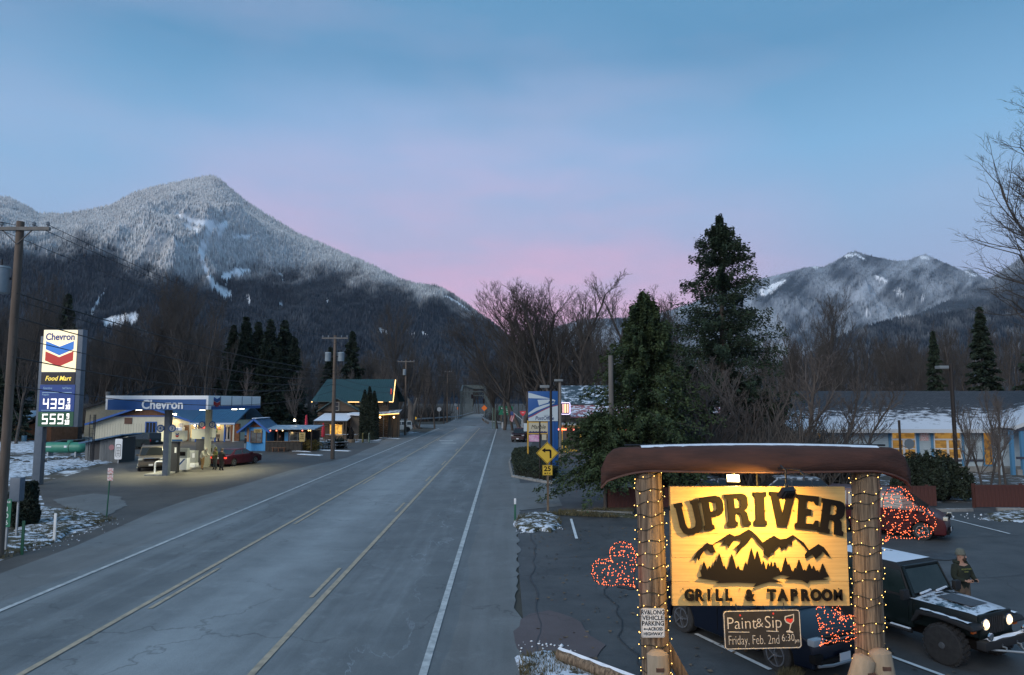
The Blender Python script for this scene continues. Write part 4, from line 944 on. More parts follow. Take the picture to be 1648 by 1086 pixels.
# ------------------------------------------------------------------ fairy lights
M_BULB = mat('warm_fairy_bulb', (.9, .7, .3), emit=(1, .56, .13), es=7)
M_BULBR = mat('red_fairy_bulb', (.9, .3, .1), emit=(1, .16, .06), es=3.8)
M_CORD = mat('green_cord', (.008, .012, .008), rough=.7)
def bulbs_mesh(pts, r, m, name='bulbs'):
    pts = np.array(pts, np.float32); n = len(pts); o = np.array([(1,0,0),(-1,0,0),(0,1,0),(0,-1,0),(0,0,1.5),(0,0,-1.5)], np.float32)*r
    V = (pts[:, None]+o[None]).reshape(-1, 3); f = np.array([(0,2,4),(2,1,4),(1,3,4),(3,0,4),(2,0,5),(1,2,5),(3,1,5),(0,3,5)])
    return npmesh(name, V, (f[None]+(np.arange(n)*6)[:, None, None]).reshape(-1, 3), m)
def spiral(post, label, seed):
    g = random.Random(seed); t = thing('string_lights', label, 'string lights', (post.location.x, post.location.y, 0), 0)
    zt = P(1200, 757, YS)[2]; pts = []; b = []; turns = 20; n = turns*26; zz = .6
    side = 1 if 'left' in label else -1
    for i in range(n):
        f = i/n; a = f*turns*6.283+seed; z = zz+(zt-zz)*f+.035*math.sin(a*.5+seed)+.02*math.sin(i*.9)
        r = .225-.018*z/zt+.004*math.sin(i); cx = side*.09*(1-z/zt)
        p = (cx+r*math.cos(a), r*math.sin(a), z); pts.append(p)
        if i % 3 == 0: b.append((cx+(r+.018)*math.cos(a)+g.uniform(-.006, .006), (r+.018)*math.sin(a), z+g.uniform(-.025, .03)))
    mb = MB(); mb.tube(pts, .006, 4); mb.build('cord', M_CORD, t)
    tag(obj('bulbs', bulbs_mesh(b, .0060, M_BULB), t), kind='stuff')
spiral(postL, 'warm white fairy lights wound round the left log post', 1)
spiral(postR, 'warm white fairy lights wound round the right log post', 2)
def heart(label, u, v, Y, size, rot, seed, mirror=1):
    x, y, z = P(u, v, Y); t = thing('heart_light', label, 'heart light', (x, y, z))
    g = random.Random(seed); ca, sa = math.cos(rot), math.sin(rot)
    def hp(s, k=1.0):
        hx = 16*math.sin(s)**3; hy = 13*math.cos(s)-5*math.cos(2*s)-2*math.cos(3*s)-math.cos(4*s)
        hx, hy = hx/16*size*k, (hy+2.5)/16*size*k*.98
        return (hx*ca-hy*sa)*mirror, hx*sa+hy*ca
    out = [hp(6.283*i/60) for i in range(60)]
    mb = MB(); mb.tube([(a, 0, b) for a, b in out], .006, 5, closed=True)
    # wire rows across, clipped to the outline
    def inside(px, pz):
        c = False; j = len(out)-1
        for i in range(len(out)):
            if (out[i][1] > pz) != (out[j][1] > pz) and px < (out[j][0]-out[i][0])*(pz-out[i][1])/(out[j][1]-out[i][1])+out[i][0]: c = not c
            j = i
        return c
    zs = [p[1] for p in out]; xs = [p[0] for p in out]; b = []
    z0 = min(zs)+.03
    row = 0
    while z0 < max(zs):
        run = [min(xs)+.012*k for k in range(int((max(xs)-min(xs))/.012)+1)]; run = [q for q in run if inside(q, z0+.012*math.sin(q*17+row))]
        if len(run) > 3:
            pp = [(q, .004*math.sin(q*30), z0+.012*math.sin(q*17+row)) for q in run[::4]]
            if len(pp) > 1: mb.tube(pp, .0035, 3)
            for q in run:
                if g.random() < .22: b.append((q, g.uniform(-.02, .02), z0+.012*math.sin(q*17+row)+g.uniform(-.015, .015)))
        z0 += .046; row += 1
    for i in range(100):
        s = 6.283*i/100; a, c = hp(s, g.uniform(.95, 1.03)); b.append((a, g.uniform(-.02, .02), c))
    mb.build('wire_frame', M_CORD, t)
    gl = bpy.data.lights.new('heart_glow', 'POINT'); gl.energy = 2.2; gl.color = (1, .10, .03); gl.shadow_soft_size = .2; go = bpy.data.objects.new('heart_glow', gl); link(go, t); go.location = (0, -.06, 0)
    tag(obj('bulbs', bulbs_mesh(b, .0062, M_BULBR), t), kind='stuff')
heart('heart of red lights sticking out left of the left log post', 998, 918, YS+.02, .375, R(42), 1)
heart('large heart of red lights outside the right log post', 1452, 838, YS+.02, .45, R(-42), 2)
heart('heart of red lights below the right end of the signboard', 1341, 1010, YS+.02, .36, R(-38), 3)
# ------------------------------------------------------------------ vehicles
def car(name, label, loc, heading, sp, group=None, cat='car'):
    """local +x is forward, +y left. sp: L W H, low profile, cabin, wheels"""
    t = thing(name, label, cat, (loc[0], loc[1], 0), math.atan2(heading[1], heading[0]), group)
    Lh, Wh, Hh = sp['L']/2, sp['W']/2, sp['H']; r = sp['r']; wf, wr = sp['wx']; gc = sp.get('gc', .24); tread = sp.get('tw', .22)
    paint = sp['paint']; belt = sp['belt']; ra = r+sp.get('gap', .05)
    def narrow(x): return Wh*(1-.10*abs(x/Lh)**5)
    # side outline
    pts = [(Lh-.06, gc+.02)]
    for wx in (wf, wr):
        for k in range(9):
            a = R(-8+196*k/8); px = wx+ra*math.cos(a); pz = r+ra*math.sin(a)
            if k in (0, 8): pz = gc
            pts.append((px, max(pz, gc)))
    pts.append((-Lh+.08, gc+.04)); pts += sp['top']         # top: rear to front
    mb = MB(); n = len(pts)
    V = [(x, narrow(x)*(1-.03*max(0, (.5*belt-z)/belt)), z) for x, z in pts]
    vs = V+[(x, -y, z) for x, y, z in V]
    fs = [tuple(range(n)), tuple(reversed(range(n, 2*n)))]+[(i, (i+1) % n, n+(i+1) % n, n+i) for i in range(n)]
    mb.add(vs, fs); body = mb.build('body', [paint], t, bevel=sp.get('bev', .035), seg=3, angle=40)
    # underbody, dark, between the arches
    mb = MB(); mb.box(-Lh*.93, Lh*.93, -Wh+.27, Wh-.27, gc-.06, belt*.7); mb.build('underbody', M_BLACK, t)
    # cabin
    xa, xb, xc, xd = sp['cab']; tw = sp.get('taper', .16); zt = Hh
    def cy(z): return Wh-.03-tw*(z-belt)/(zt-belt)
    c = [(xa, belt-.02), (xb, zt-.03), ((xb+xc)/2, zt), (xc, zt-.03), (xd, belt-.02)]
    nn = len(c); V = [(x, cy(z), z) for x, z in c]; vs = V+[(x, -y, z) for x, y, z in V]
    mb = MB(); mb.add(vs, [tuple(range(nn)), tuple(reversed(range(nn, 2*nn)))]+[(i, (i+1) % nn, nn+(i+1) % nn, nn+i) for i in range(nn)])
    mb.build('cabin', [sp.get('roofpaint', paint)], t, bevel=.03, seg=2, angle=40)
    def quad(pa, nm, m, off=.008):
        a, b, c_, d = [Vector(p) for p in pa]; nrm = (b-a).cross(d-a).normalized()
        if nrm.dot((a+c_)/2-Vector(((xa+xd)/2, 0, belt))) < 0: nrm = -nrm
        q = [p+nrm*off for p in (a, b, c_, d)]+[p-nrm*.02 for p in (a, b, c_, d)]
        m_ = MB(); m_.add(q, [(0, 1, 2, 3), (7, 6, 5, 4), (0, 4, 5, 1), (1, 5, 6, 2), (2, 6, 7, 3), (3, 7, 4, 0)]); return m_.build(nm, m, t)
    lz, hz = .06, .90
    def cz(f): return belt+(zt-.03-belt)*f
    def fx(f): return xa+(xb-xa)*f
    def rx_(f): return xd+(xc-xd)*f
    quad([(fx(lz), cy(cz(lz))-.07, cz(lz)), (fx(lz), -cy(cz(lz))+.07, cz(lz)), (fx(hz), -cy(cz(hz))+.07, cz(hz)), (fx(hz), cy(cz(hz))-.07, cz(hz))], 'windscreen', M_GLASS)
    quad([(rx_(.14), cy(cz(lz))-.10, cz(.14)), (rx_(.14), -cy(cz(lz))+.10, cz(.14)), (rx_(.88), -cy(cz(hz))+.09, cz(.88)), (rx_(.88), cy(cz(hz))-.09, cz(.88))], 'rear_window', M_GLASS)
    sw = sp['side']          # list of (x0,x1) at belt; clipped by pillars
    for x0, x1 in sw:
        for sg in (1, -1):
            def px(x, f): return min(max(x, rx_(f)+.07), fx(f)-.07)
            f0, f1 = .08, .86
            quad([(px(x0, f0), sg*cy(cz(f0)), cz(f0)), (px(x1, f0), sg*cy(cz(f0)), cz(f0)), (px(x1, f1), sg*cy(cz(f1)), cz(f1)), (px(x0, f1), sg*cy(cz(f1)), cz(f1))], 'side_window', M_GLASS, .006)
    # wheels
    for wx in (wf, wr):
        for sg in (1, -1):
            yo = Wh-.02
            w = thing('wheel', None, None); w.parent = t; w.location = (wx, sg*(yo-tread/2), r)
            bpy.data.objects.remove(w)
            mb = MB(); prof = [(r*.62, -tread/2), (r*.93, -tread/2), (r, -tread*.36), (r, tread*.36), (r*.93, tread/2), (r*.62, tread/2)]
            mb.lathe(prof, 26, axis='y')
            if sp.get('lugs'):
                for k in range(26):
                    a = 6.283*k/26; M = Matrix.Rotation(-a, 3, 'Y')
                    for q, s2 in ((-.3, 0), (.3, .12)): 
                        M2 = Matrix.Rotation(-a-s2, 3, 'Y'); mb.cbox(M2 @ Vector((r+.008, q*tread, 0)), (.03, tread*.42, .05), M2)
            wo = mb.build('wheel', M_TYRE, t, smooth=True, angle=30, loc=(wx, sg*(yo-tread/2), r))
            mb = MB(); rr = r*.66; f = sg*(tread/2-.005)
            mb.lathe([(rr, 0), (rr, sg*.03), (rr*.90, sg*.03), (rr*.86, sg*-.03), (rr*.3, sg*-.03), (rr*.25, 0)], 22, (0, f, 0), 'y')
            ns = sp.get('spokes', 5)
            for k in range(ns):
                a = 6.283*k/ns; mb.beam((rr*.12*math.cos(a), f+sg*.012, rr*.12*math.sin(a)), (rr*.90*math.cos(a+.12), f+sg*.016, rr*.90*math.sin(a+.12)), .02, sp.get('spw', .07), up=(0, 1, 0))
            mb.lathe([(rr*.24, -.02*sg), (rr*.22, sg*.025)], 12, (0, f, 0), 'y')
            mb.build('rim', sp.get('rimmat', M_RIM), wo, smooth=True, angle=30)
    # lights, plates, bumpers
    hl = sp.get('headmat', mat('headlamp_glass', (.35, .38, .4), rough=.12)); fz = sp.get('fz', belt*.80)
    for sg in (1, -1):
        mb = MB(); x1 = Lh-.07; y1 = sg*(Wh-.20)
        mb.cbox((x1-.0, y1, fz), (.16, .30, .13)); mb.build('headlight', hl, t, bevel=.03)
        mb = MB(); mb.cbox((-Lh+.06, sg*(Wh-.17), sp.get('tz', belt*.82)), (.14, sp.get('tlw', .26), sp.get('tlh', .14))); mb.build('taillight', sp.get('tailmat', mat('red_lens', (.30, .008, .006), rough=.2)), t, bevel=.02)
        mb = MB(); mb.cbox((xa-.28, sg*(Wh+.07), belt+.07), (.10, .18, .13)); mb.build('mirror', paint, t, bevel=.03)
    mb = MB(); mb.box(Lh-.10, Lh+.015, -Wh*.52, Wh*.52, fz-.09, fz+.06); mb.build('grille', M_BLACK, t, bevel=.01)
    mb = MB(); mb.box(Lh-.08, Lh+.03, -Wh*.80, Wh*.80, gc+.04, gc+.17); mb.build('bumper', sp.get('bmpmat', M_BLACK), t, bevel=.02)
    mb = MB(); mb.box(-Lh-.02, -Lh+.08, -Wh*.86, Wh*.86, gc+.06, gc+.22); mb.build('bumper', sp.get('bmpmat', M_BLACK), t, bevel=.02)
    pm = mat('number_plate_white', (.55, .57, .60), rough=.4)
    mb = MB(); mb.box(Lh+.03, Lh+.045, -.155, .155, gc+.10, gc+.25); mb.build('number_plate', pm, t)
    mb = MB(); mb.box(-Lh-.035, -Lh-.02, -.155, .155, sp.get('pz', belt*.72), sp.get('pz', belt*.72)+.15); mb.build('number_plate', pm, t)
    # door seams and handles
    for sg in (1, -1):
        mb = MB()
        for xs_ in sp.get('seams', []):
            y = narrow(xs_)+.001; mb.box(xs_-.005, xs_+.005, sg*y-.004, sg*y+.003, gc+.12, belt-.03)
        if sp.get('seams'): mb.build('door_seam', M_BLACK, t)
        for xs_ in sp.get('handles', []):
            mb = MB(); y = sg*(narrow(xs_)+.012); mb.cbox((xs_, y, belt-.09), (.14, .03, .025)); mb.build('door_handle', sp.get('hmat', paint), t, bevel=.006)
    return t
def cmat(n, c, rough=.32, snow=0.): return mat(n, c, rough=rough, coat=.12, spec=.35, snow=snow, snow_scale=3.)
def norm2(x, y): l = math.hypot(x, y); return (x/l, y/l)
hd = norm2(.484, -.875)
# blue crossover under the sign
sb = dict(L=4.5, W=1.80, H=1.62, r=.34, wx=(1.38, -1.29), gc=.26, belt=1.02, paint=cmat('deep_blue_paint', (.004, .007, .016)), tw=.23, spokes=5, spw=.10, gap=.07,
          top=[(-2.22, .62), (-2.18, 1.0), (-1.9, 1.03), (.95, 1.03), (1.25, 1.0), (1.9, .90), (2.13, .78), (2.2, .58)],
          cab=(1.18, .42, -1.55, -2.10), side=[(-1.95, -1.15), (-1.08, -.22), (-.14, .95)], seams=(-1.1, -.15, .95), handles=(-.95, -.02), fz=.78)
bx_, by_ = (4.62, 15.45)
q = (bx_+.82*.875, by_+.82*.484)
blue = car('parked_car', 'dark blue crossover parked nose out under the restaurant sign', q, hd, sb)
# extra face: chrome wing bar, lower grille, fog lamps
mb = MB(); mb.box(2.24, 2.285, -.42, .42, .76, .80); mb.tube([(2.27, -.42, .78), (2.25, -.60, .84)], .014, 6); mb.tube([(2.27, .42, .78), (2.25, .60, .84)], .014, 6); mb.build('grille_bar', M_CHROME, blue, bevel=.008)
for sg in (1, -1):
    mb = MB(); mb.box(2.12, 2.27, sg*.72-.12, sg*.72+.12, .40, .56); mb.build('fog_lamp_surround', M_BLACK, blue, bevel=.03)
mb = MB(); mb.tube([(2.26, -.75, .36), (2.31, -.4, .34), (2.31, .4, .34), (2.26, .75, .36)], .03, 6); mb.build('skid_trim', mat('silver_trim', (.3, .31, .32), rough=.4, metal=.6), blue, smooth=True)
# roof rails
for sg in (1, -1):
    mb = MB(); mb.tube([(.35, sg*.66, 1.60), (.25, sg*.66, 1.66), (-1.5, sg*.66, 1.66), (-1.6, sg*.66, 1.60)], .018, 6); mb.build('roof_rail', M_DMET, blue, smooth=True)
# jeep
def jeep():
    h = norm2(.44, -.90); nl = (-h[1], h[0]); fw = (8.85, 14.6)
    cx = fw[0]+.78*nl[0]-1.25*h[0]; cy = fw[1]+.78*nl[1]-1.25*h[1]
    t = thing('jeep', 'black off road jeep with headlights on and patchy snow on bonnet and roof', 'jeep', (cx, cy, 0), math.atan2(h[1], h[0]))
    pb = mat('jeep_black_green', (.005, .010, .010), rough=.4, spec=.35); blk = mat('jeep_trim', (.012, .012, .013), rough=.7)
    mb = MB()                                    # tub
    mb.box(-1.75, .55, -.74, .74, .52, 1.10); mb.build('tub', pb, t, bevel=.03)
    mb = MB()                                    # engine bay narrows forward
    vs = [(.50, -.72, .60), (1.78, -.52, .62), (1.78, .52, .62), (.50, .72, .60), (.50, -.72, 1.12), (1.74, -.50, 1.06), (1.74, .50, 1.06), (.50, .72, 1.12)]
    mb.add(vs, [(3,2,1,0),(4,5,6,7),(0,1,5,4),(1,2,6,5),(2,3,7,6),(3,0,4,7)]); mb.build('engine_bay', pb, t, bevel=.03)
    mb = MB()
    vs = []
    for i in range(9):
        f = i/8; x = .48+1.30*f; w = .73-.21*f
        for j in range(9):
            g = -1+j/4; vs.append((x, g*w, 1.125-.045*f+.055*(1-g*g)-(.02*(f > .9))))
    mb.add(vs, [(i*9+j, i*9+j+1, i*9+j+10, i*9+j+9) for i in range(8) for j in range(8)])
    bn = mb.build('bonnet', mat('bonnet_snowy', (.006, .011, .011), rough=.3, snow=.60, snow_scale=2.0, coat=.4), t, smooth=True, angle=60)
    mb = MB(); mb.cbox((1.15, 0, 1.165), (.72, .56, .006), Matrix.Rotation(R(1.9), 3, 'Y')); mb.build('bonnet_panel', mat('matt_bonnet_panel', (.05, .055, .062), (.075, .08, .09), rough=.6, scale=14), t)
    mb = MB(); mb.cbox((.68, 0, 1.18), (.06, .26, .012)); mb.build('cowl_vent', blk, t, bevel=.004)
    mb = MB()                                    # grille with slots
    mb.box(1.755, 1.83, -.53, .53, .60, 1.09); g = mb.build('grille', pb, t, bevel=.03)
    for k in range(7):
        mb = MB(); mb.box(1.825, 1.84, -.245+.07*k, -.205+.07*k, .70, 1.02); mb.build('slot', blk, g)
    lamp = mat('lit_headlamp', (1, .9, .7), emit=(1, .66, .28), es=1.6)
    for sg in (1, -1):
        mb = MB(); mb.lathe([(.115, 1.83), (.118, 1.85), (.105, 1.855)], 18, (0, sg*.395, .90), 'x'); b = mb.build('headlight', M_CHROME, t, smooth=True)
        mb = MB(); mb.lathe([(.104, 1.853), (.085, 1.872), (.04, 1.882)], 18, (0, sg*.395, .90), 'x'); mb.build('lens', lamp, b, smooth=True); mb = MB(); mb.lathe([(.045, 1.884), (.02, 1.892)], 12, (0, sg*.395, .90), 'x'); mb.build('lamp_bulb', mat('lit_bulb_core', (1, .9, .7), emit=(1, .85, .6), es=14), b)
        li = bpy.data.lights.new('headlight_beam', 'SPOT'); li.energy = 60; li.color = (1, .78, .45); li.spot_size = R(80); li.spot_blend = .7; li.shadow_soft_size = .06
        lo = bpy.data.objects.new('headlight_beam', li); link(lo, t); lo.location = (1.93, sg*.395, .90); lo.rotation_euler = (0, R(-78), 0)
        mb = MB(); mb.box(1.30, 1.42, sg*.80-.05, sg*.80+.05, .80, .88) if 0 else mb.cbox((1.78, sg*.70, .80), (.05, .12, .10)); mb.build('indicator', mat('amber_lens', (.5, .10, .01), rough=.3), t, bevel=.01)
        # flat front wing
        mb = MB(); mb.prism([(.58, .70), (.72, .96), (1.20, .98), (1.84, .93), (1.90, .86), (1.86, .82), (1.22, .90), (.80, .88), (.64, .70)], 'y', sg*.50, sg*.88); mb.build('wing', blk, t, bevel=.02)
        mb = MB(); mb.prism([(-1.55, .70), (-1.42, .98), (-.72, .98), (-.60, .70), (-.68, .70), (-.78, .90), (-1.36, .90), (-1.46, .70)], 'y', sg*.70, sg*.88); mb.build('wing', blk, t, bevel=.02)
        mb = MB()
        vs = []; n = 10
        for i in range(n):
            f = i/(n-1); x = .78+1.0*f; z = .99-.05*max(0, (f-.4)); w = .05+.035*math.sin(i*2.3)
            vs += [(x, sg*(.80-w), z+.004), (x, sg*.80, z+.016), (x, sg*(.80+w*.8), z+.004)]
        mb.add(vs, [(3*i+j, 3*i+j+1, 3*i+j+4, 3*i+j+3) for i in range(n-1) for j in range(2)]); mb.build('snow_streak', M_SNOWR, t, smooth=True)
        # side: door, glass, step
        d = MB(); d.box(-.42, .46, sg*.742-.012, sg*.742+.012, .60, 1.12); dr = d.build('door', pb, t, bevel=.01)
        mb = MB(); mb.cbox((-.33, sg*.765, 1.02), (.12, .02, .03)); mb.build('handle', blk, dr)
        mb = MB(); mb.tube([(.60, sg*.86, .48), (-.62, sg*.86, .48)], .04, 8); st = mb.build('side_step', blk, t, smooth=True)
        mb = MB(); mb.box(.12, .56, sg*.86-.03, sg*.86+.03, .518, .535); mb.box(-.50, -.02, sg*.86-.03, sg*.86+.03, .518, .535); mb.build('snow_strip', M_SNOWR, st)
        mb = MB(); mb.cbox((.50, sg*.90, 1.22), (.09, .20, .20)); mb.tube([(.46, sg*.74, 1.14), (.50, sg*.82, 1.18)], .015, 6); mb.build('mirror', blk, t, bevel=.02)
    # hard top
    mb = MB(); V = [(.52, 1.10), (.24, 1.72), (.10, 1.78), (-1.62, 1.78), (-1.74, 1.70), (-1.78, 1.10)]
    w = [.72, .64, .60, .60, .64, .72]; vs = [(x, w[i], z) for i, (x, z) in enumerate(V)]+[(x, -w[i], z) for i, (x, z) in enumerate(V)]
    mb.add(vs, [tuple(range(6)), tuple(reversed(range(6, 12)))]+[(i, (i+1) % 6, 6+(i+1) % 6, 6+i) for i in range(6)]); mb.build('hard_top', blk, t, bevel=.035, seg=3)
    mb = MB(); vs = []
    for i in range(13):
        for j in range(9):
            x = .12-1.72*i/12; y = -.585+1.17*j/8; e = 1 if 0 < i < 12 and 0 < j < 8 else 0
            vs.append((x, y, 1.784+.018*e+.006*math.sin(i*2+j)*e))
    mb.add(vs, [(i*9+j, i*9+j+1, i*9+j+10, i*9+j+9) for i in range(12) for j in range(8)])
    mb.build('roof_snow', mat('roof_snow', (.03, .035, .04), (.05, .055, .06), rough=.8, scale=3, snow=.80, snow_scale=2.2), t, smooth=True, angle=60)
    gl = mat('jeep_glass', (.012, .022, .022), (.022, .034, .033), rough=.12, scale=2, spec=.25)
    mb = MB(); mb.add([(.50, -.60, 1.20), (.50, .60, 1.20), (.285, .555, 1.66), (.285, -.555, 1.66)], [(0, 1, 2, 3)])
    vs = [Vector(v)+Vector((.022, 0, .01)) for v in mb.v]; mb = MB(); mb.add(vs+[v-Vector((.012, 0, .004)) for v in vs], [(0,1,2,3),(7,6,5,4),(0,4,5,1),(1,5,6,2),(2,6,7,3),(3,7,4,0)]); ws = mb.build('windscreen', gl, t)
    mb = MB(); fr = [(.53, -.665, 1.14), (.53, .665, 1.14), (.275, .60, 1.71), (.275, -.60, 1.71)]
    for i in range(4): mb.beam(fr[i], fr[(i+1) % 4], .06, .06)
    mb.build('windscreen_frame', pb, t, bevel=.012)
    for sg, y0 in ((1, .05), (-1, -.50)):
        mb = MB(); mb.beam((.56, y0, 1.17), (.54, y0+.42, 1.22), .02, .015); mb.build('wiper', blk, t)
        mb = MB(); mb.beam((.555, y0+.05, 1.20), (.53, y0+.44, 1.235), .035, .03); mb.build('wiper_snow', M_SNOWR, t)
    for sg in (1, -1):
        for x0, x1, x2, x3 in ((.44, -.40, -.38, .24), (-.52, -1.64, -1.58, -.50)):
            mb = MB(); a = [(x0, sg*.715, 1.17), (x1, sg*.715, 1.17), (x2, sg*.645, 1.64), (x3, sg*.645, 1.64)]
            a = [Vector(p)+Vector((0, sg*.010, 0)) for p in a]; mb.add(a+[p-Vector((0, sg*.02, 0)) for p in a], [(0,1,2,3),(7,6,5,4),(0,4,5,1),(1,5,6,2),(2,6,7,3),(3,7,4,0)]); mb.build('side_window', gl, t)
    mb = MB(); mb.box(1.88, 2.06, -.80, .80, .50, .66); bp = mb.build('bumper', blk, t, bevel=.02)
    mb = MB(); vs = []
    for i in range(9):
        y = -.62+1.3*i/8; w = .06+.02*math.sin(i*1.7); vs += [(1.97-w, y, .664), (1.97, y, .69), (1.97+w, y, .664)]
    mb.add(vs, [(3*i+j, 3*i+j+1, 3*i+j+4, 3*i+j+3) for i in range(8) for j in range(2)]); mb.build('snow_heap', M_SNOWR, bp, smooth=True)
    for sg in (1, -1):
        mb = MB(); mb.lathe([(.03, 1.98), (.075, 2.02), (.075, 2.05), (.065, 2.055)], 14, (0, sg*.58, .75), 'x'); f = mb.build('fog_lamp', M_CHROME, t, smooth=True)
        mb = MB(); mb.lathe([(.03, 2.06), (.0, 2.06)], 10, (0, sg*.25, .55), 'x'); mb.tube([(2.06, sg*.25, .52), (2.13, sg*.25, .52), (2.13, sg*.25, .46)], .018, 6); mb.build('tow_hook', M_GALV, t)
    mb = MB(); mb.tube([(1.95, -.45, .46), (2.35, 0, .46), (1.95, .45, .46)], .022, 8); mb.tube([(2.32, 0, .46), (2.55, 0, .46)], .025, 8); mb.build('tow_bar', M_GALV, t, smooth=True)
    mb = MB(); mb.box(-1.6, 1.8, -.45, .45, .36, .54); mb.build('chassis', M_BLACK, t)
    mb = MB()
    for x in (1.25, -1.12): mb.tube([(x, -.7, .40), (x, .7, .40)], .05, 8)
    mb.build('axle', M_BLACK, t)
    r = .395; tread = .27; src = None
    for x in (1.25, -1.12):
        for sg in (1, -1):
            if src is None:
                mb = MB(); mb.lathe([(r*.56, -tread/2), (r*.92, -tread/2), (r, -tread*.4), (r, tread*.4), (r*.92, tread/2), (r*.56, tread/2)], 30, axis='y')
                for k in range(22):
                    for q, s2 in ((-.30, 0), (.30, .14), (0, .07)):
                        M2 = Matrix.Rotation(-6.283*k/22-s2, 3, 'Y'); mb.cbox(M2 @ Vector((r+.012, q*tread, 0)), (.03, tread*.27, .075), M2)
                src = mb.mesh('mud_tyre', M_TYRE, True, angle=30)
                mb = MB(); rr = r*.60
                mb.lathe([(rr, -.07), (rr, .02), (rr*.90, .03), (rr*.84, -.02), (rr*.62, -.025), (rr*.58, .01), (rr*.30, .012), (rr*.24, .05), (rr*.1, .055)], 24, axis='y')
                rim = mb.mesh('steel_rim', mat('grey_steel_rim', (.16, .17, .18), rough=.45, metal=.6), True, angle=30)
                mb = MB()
                for k in range(8):
                    M2 = Matrix.Rotation(-6.283*k/8, 3, 'Y'); mb.cbox(M2 @ Vector((rr*.73, .0, 0)), (.035, .02, .045), M2)
                holes = mb.mesh('rim_holes', M_BLACK)
            wo = obj('wheel', src, t, (x, sg*.76, r)); ro = obj('rim', rim, wo, (0, sg*(tread/2-.03), 0), (0, 0, 0 if sg > 0 else math.pi)); obj('vent_holes', holes, wo, (0, sg*(tread/2-.03), 0), (0, 0, 0 if sg > 0 else math.pi))
    t.scale = (1.0, 1.0, 1.0); return t
jp = jeep()
# other vehicles
van_r = dict(L=4.7, W=1.86, H=1.80, r=.34, wx=(1.50, -1.40), gc=.24, belt=1.10, paint=cmat('dark_red_paint', (.05, .006, .009)), top=[(-2.3, .6), (-2.3, 1.08), (-2.1, 1.12), (1.2, 1.12), (1.9, .98), (2.22, .82), (2.3, .6)], cab=(1.65, .75, -2.0, -2.28), side=[(-2.0, -1.15), (-1.08, -.2), (-.12, .9)], seams=(-1.1, -.15, .95), handles=(-.95, .02), headmat=mat('van_lamp', (.5, .45, .35), rough=.2))
car('minivan', 'dark red minivan parked behind the large heart of lights', (G(1448, 868)[0]+.1, G(1448, 868)[1]+1.4), norm2(.80, -.60), van_r, cat='minivan')
dk = dict(van_r); dk['paint'] = cmat('dark_green_grey_paint', (.014, .022, .022)); dk['tlh'] = .26; dk['tlw'] = .14; dk['tz'] = 1.0
car('minivan', 'dark green minivan parked in front of the cream gas station shop', (XU(229, 78), 78.5), norm2(-.90, .42), dk, cat='minivan')
suv = dict(L=4.6, W=1.86, H=1.80, r=.37, wx=(1.42, -1.32), gc=.32, belt=1.10, paint=cmat('tan_grey_paint', (.085, .075, .065)), top=[(-2.25, .65), (-2.25, 1.1), (-2.0, 1.12), (1.0, 1.12), (1.9, 1.06), (2.2, 1.0), (2.25, .65)], cab=(1.05, .45, -1.95, -2.22), side=[(-1.95, -1.2), (-1.12, -.25), (-.17, .85)], seams=(-1.15, -.2, .9), handles=(-1.0, -.05), bmpmat=mat('dark_bumper', (.03, .028, .026), rough=.5), fz=.92)
o = car('suv', 'tan suv with its front to the road parked at the first gas pump', (XU(246, 55), 55.3), norm2(.44, -.90), suv, cat='suv')
mb = MB(); mb.box(2.25, 2.28, -.50, .50, .83, 1.0); mb.build('grille_surround', M_CHROME, o, bevel=.01)
sed = dict(L=4.6, W=1.75, H=1.40, r=.31, wx=(1.38, -1.30), gc=.20, belt=.92, paint=cmat('maroon_paint', (.05, .007, .013)), top=[(-2.28, .5), (-2.26, .88), (-1.5, .95), (.9, .95), (1.7, .86), (2.2, .72), (2.28, .5)], cab=(1.05, .25, -.95, -1.72), side=[(-1.35, -.30), (-.22, .75)], seams=(-.26, .85), handles=(-.15, .0), tailmat=mat('glowing_tail_lamp', (.5, .01, .01), emit=(1, .06, .03), es=1.6), bmpmat=cmat('maroon_paint', (.05, .007, .013)))
car('sedan', 'maroon sedan stopped beyond the second pump with people at its boot', (XU(378, 58), 58.8), norm2(.30, .95), sed, cat='sedan')
wsuv = dict(L=4.5, W=1.9, H=1.90, r=.42, wx=(1.38, -1.36), gc=.38, belt=1.15, paint=cmat('white_suv_paint', (.55, .57, .55), .4), top=[(-2.2, .7), (-2.2, 1.15), (-2.0, 1.17), (1.1, 1.17), (1.95, 1.12), (2.2, 1.05), (2.22, .7)], cab=(1.1, .75, -2.0, -2.18), side=[(-1.95, -1.25), (-1.15, -.3), (-.2, .85)], seams=(-1.2, -.25, .95), bev=.05, rimmat=M_DMET, taper=.12, tlh=.34, tlw=.12, tz=1.05)
o = car('suv', 'white boxy suv parked beside the lodge porch, nose to the left', (XU(643, 121), 121), norm2(-.96, -.28), wsuv, cat='suv')
mb = MB(); mb.lathe([(.15, -2.42), (.38, -2.42), (.40, -2.36), (.40, -2.24), (.3, -2.2)], 16, (0, 0, 1.15), 'x'); mb.build('spare_wheel', M_TYRE, o, smooth=True)
pk = dict(suv); pk['paint'] = cmat('dark_pickup_paint', (.03, .008, .01))
car('parked_car', 'small dark red car parked beyond the yellow framed business sign', (XU(838, 92), 92), norm2(-.2, -1), pk)
dkc = dict(sb); dkc['paint'] = cmat('dark_grey_paint', (.02, .022, .026), snow=.45); dkc['r'] = .33
car('parked_car', 'dark car dusted with snow parked behind the floodlights', (XU(1262, 34.5), 34.8), norm2(-.97, .2), dkc)
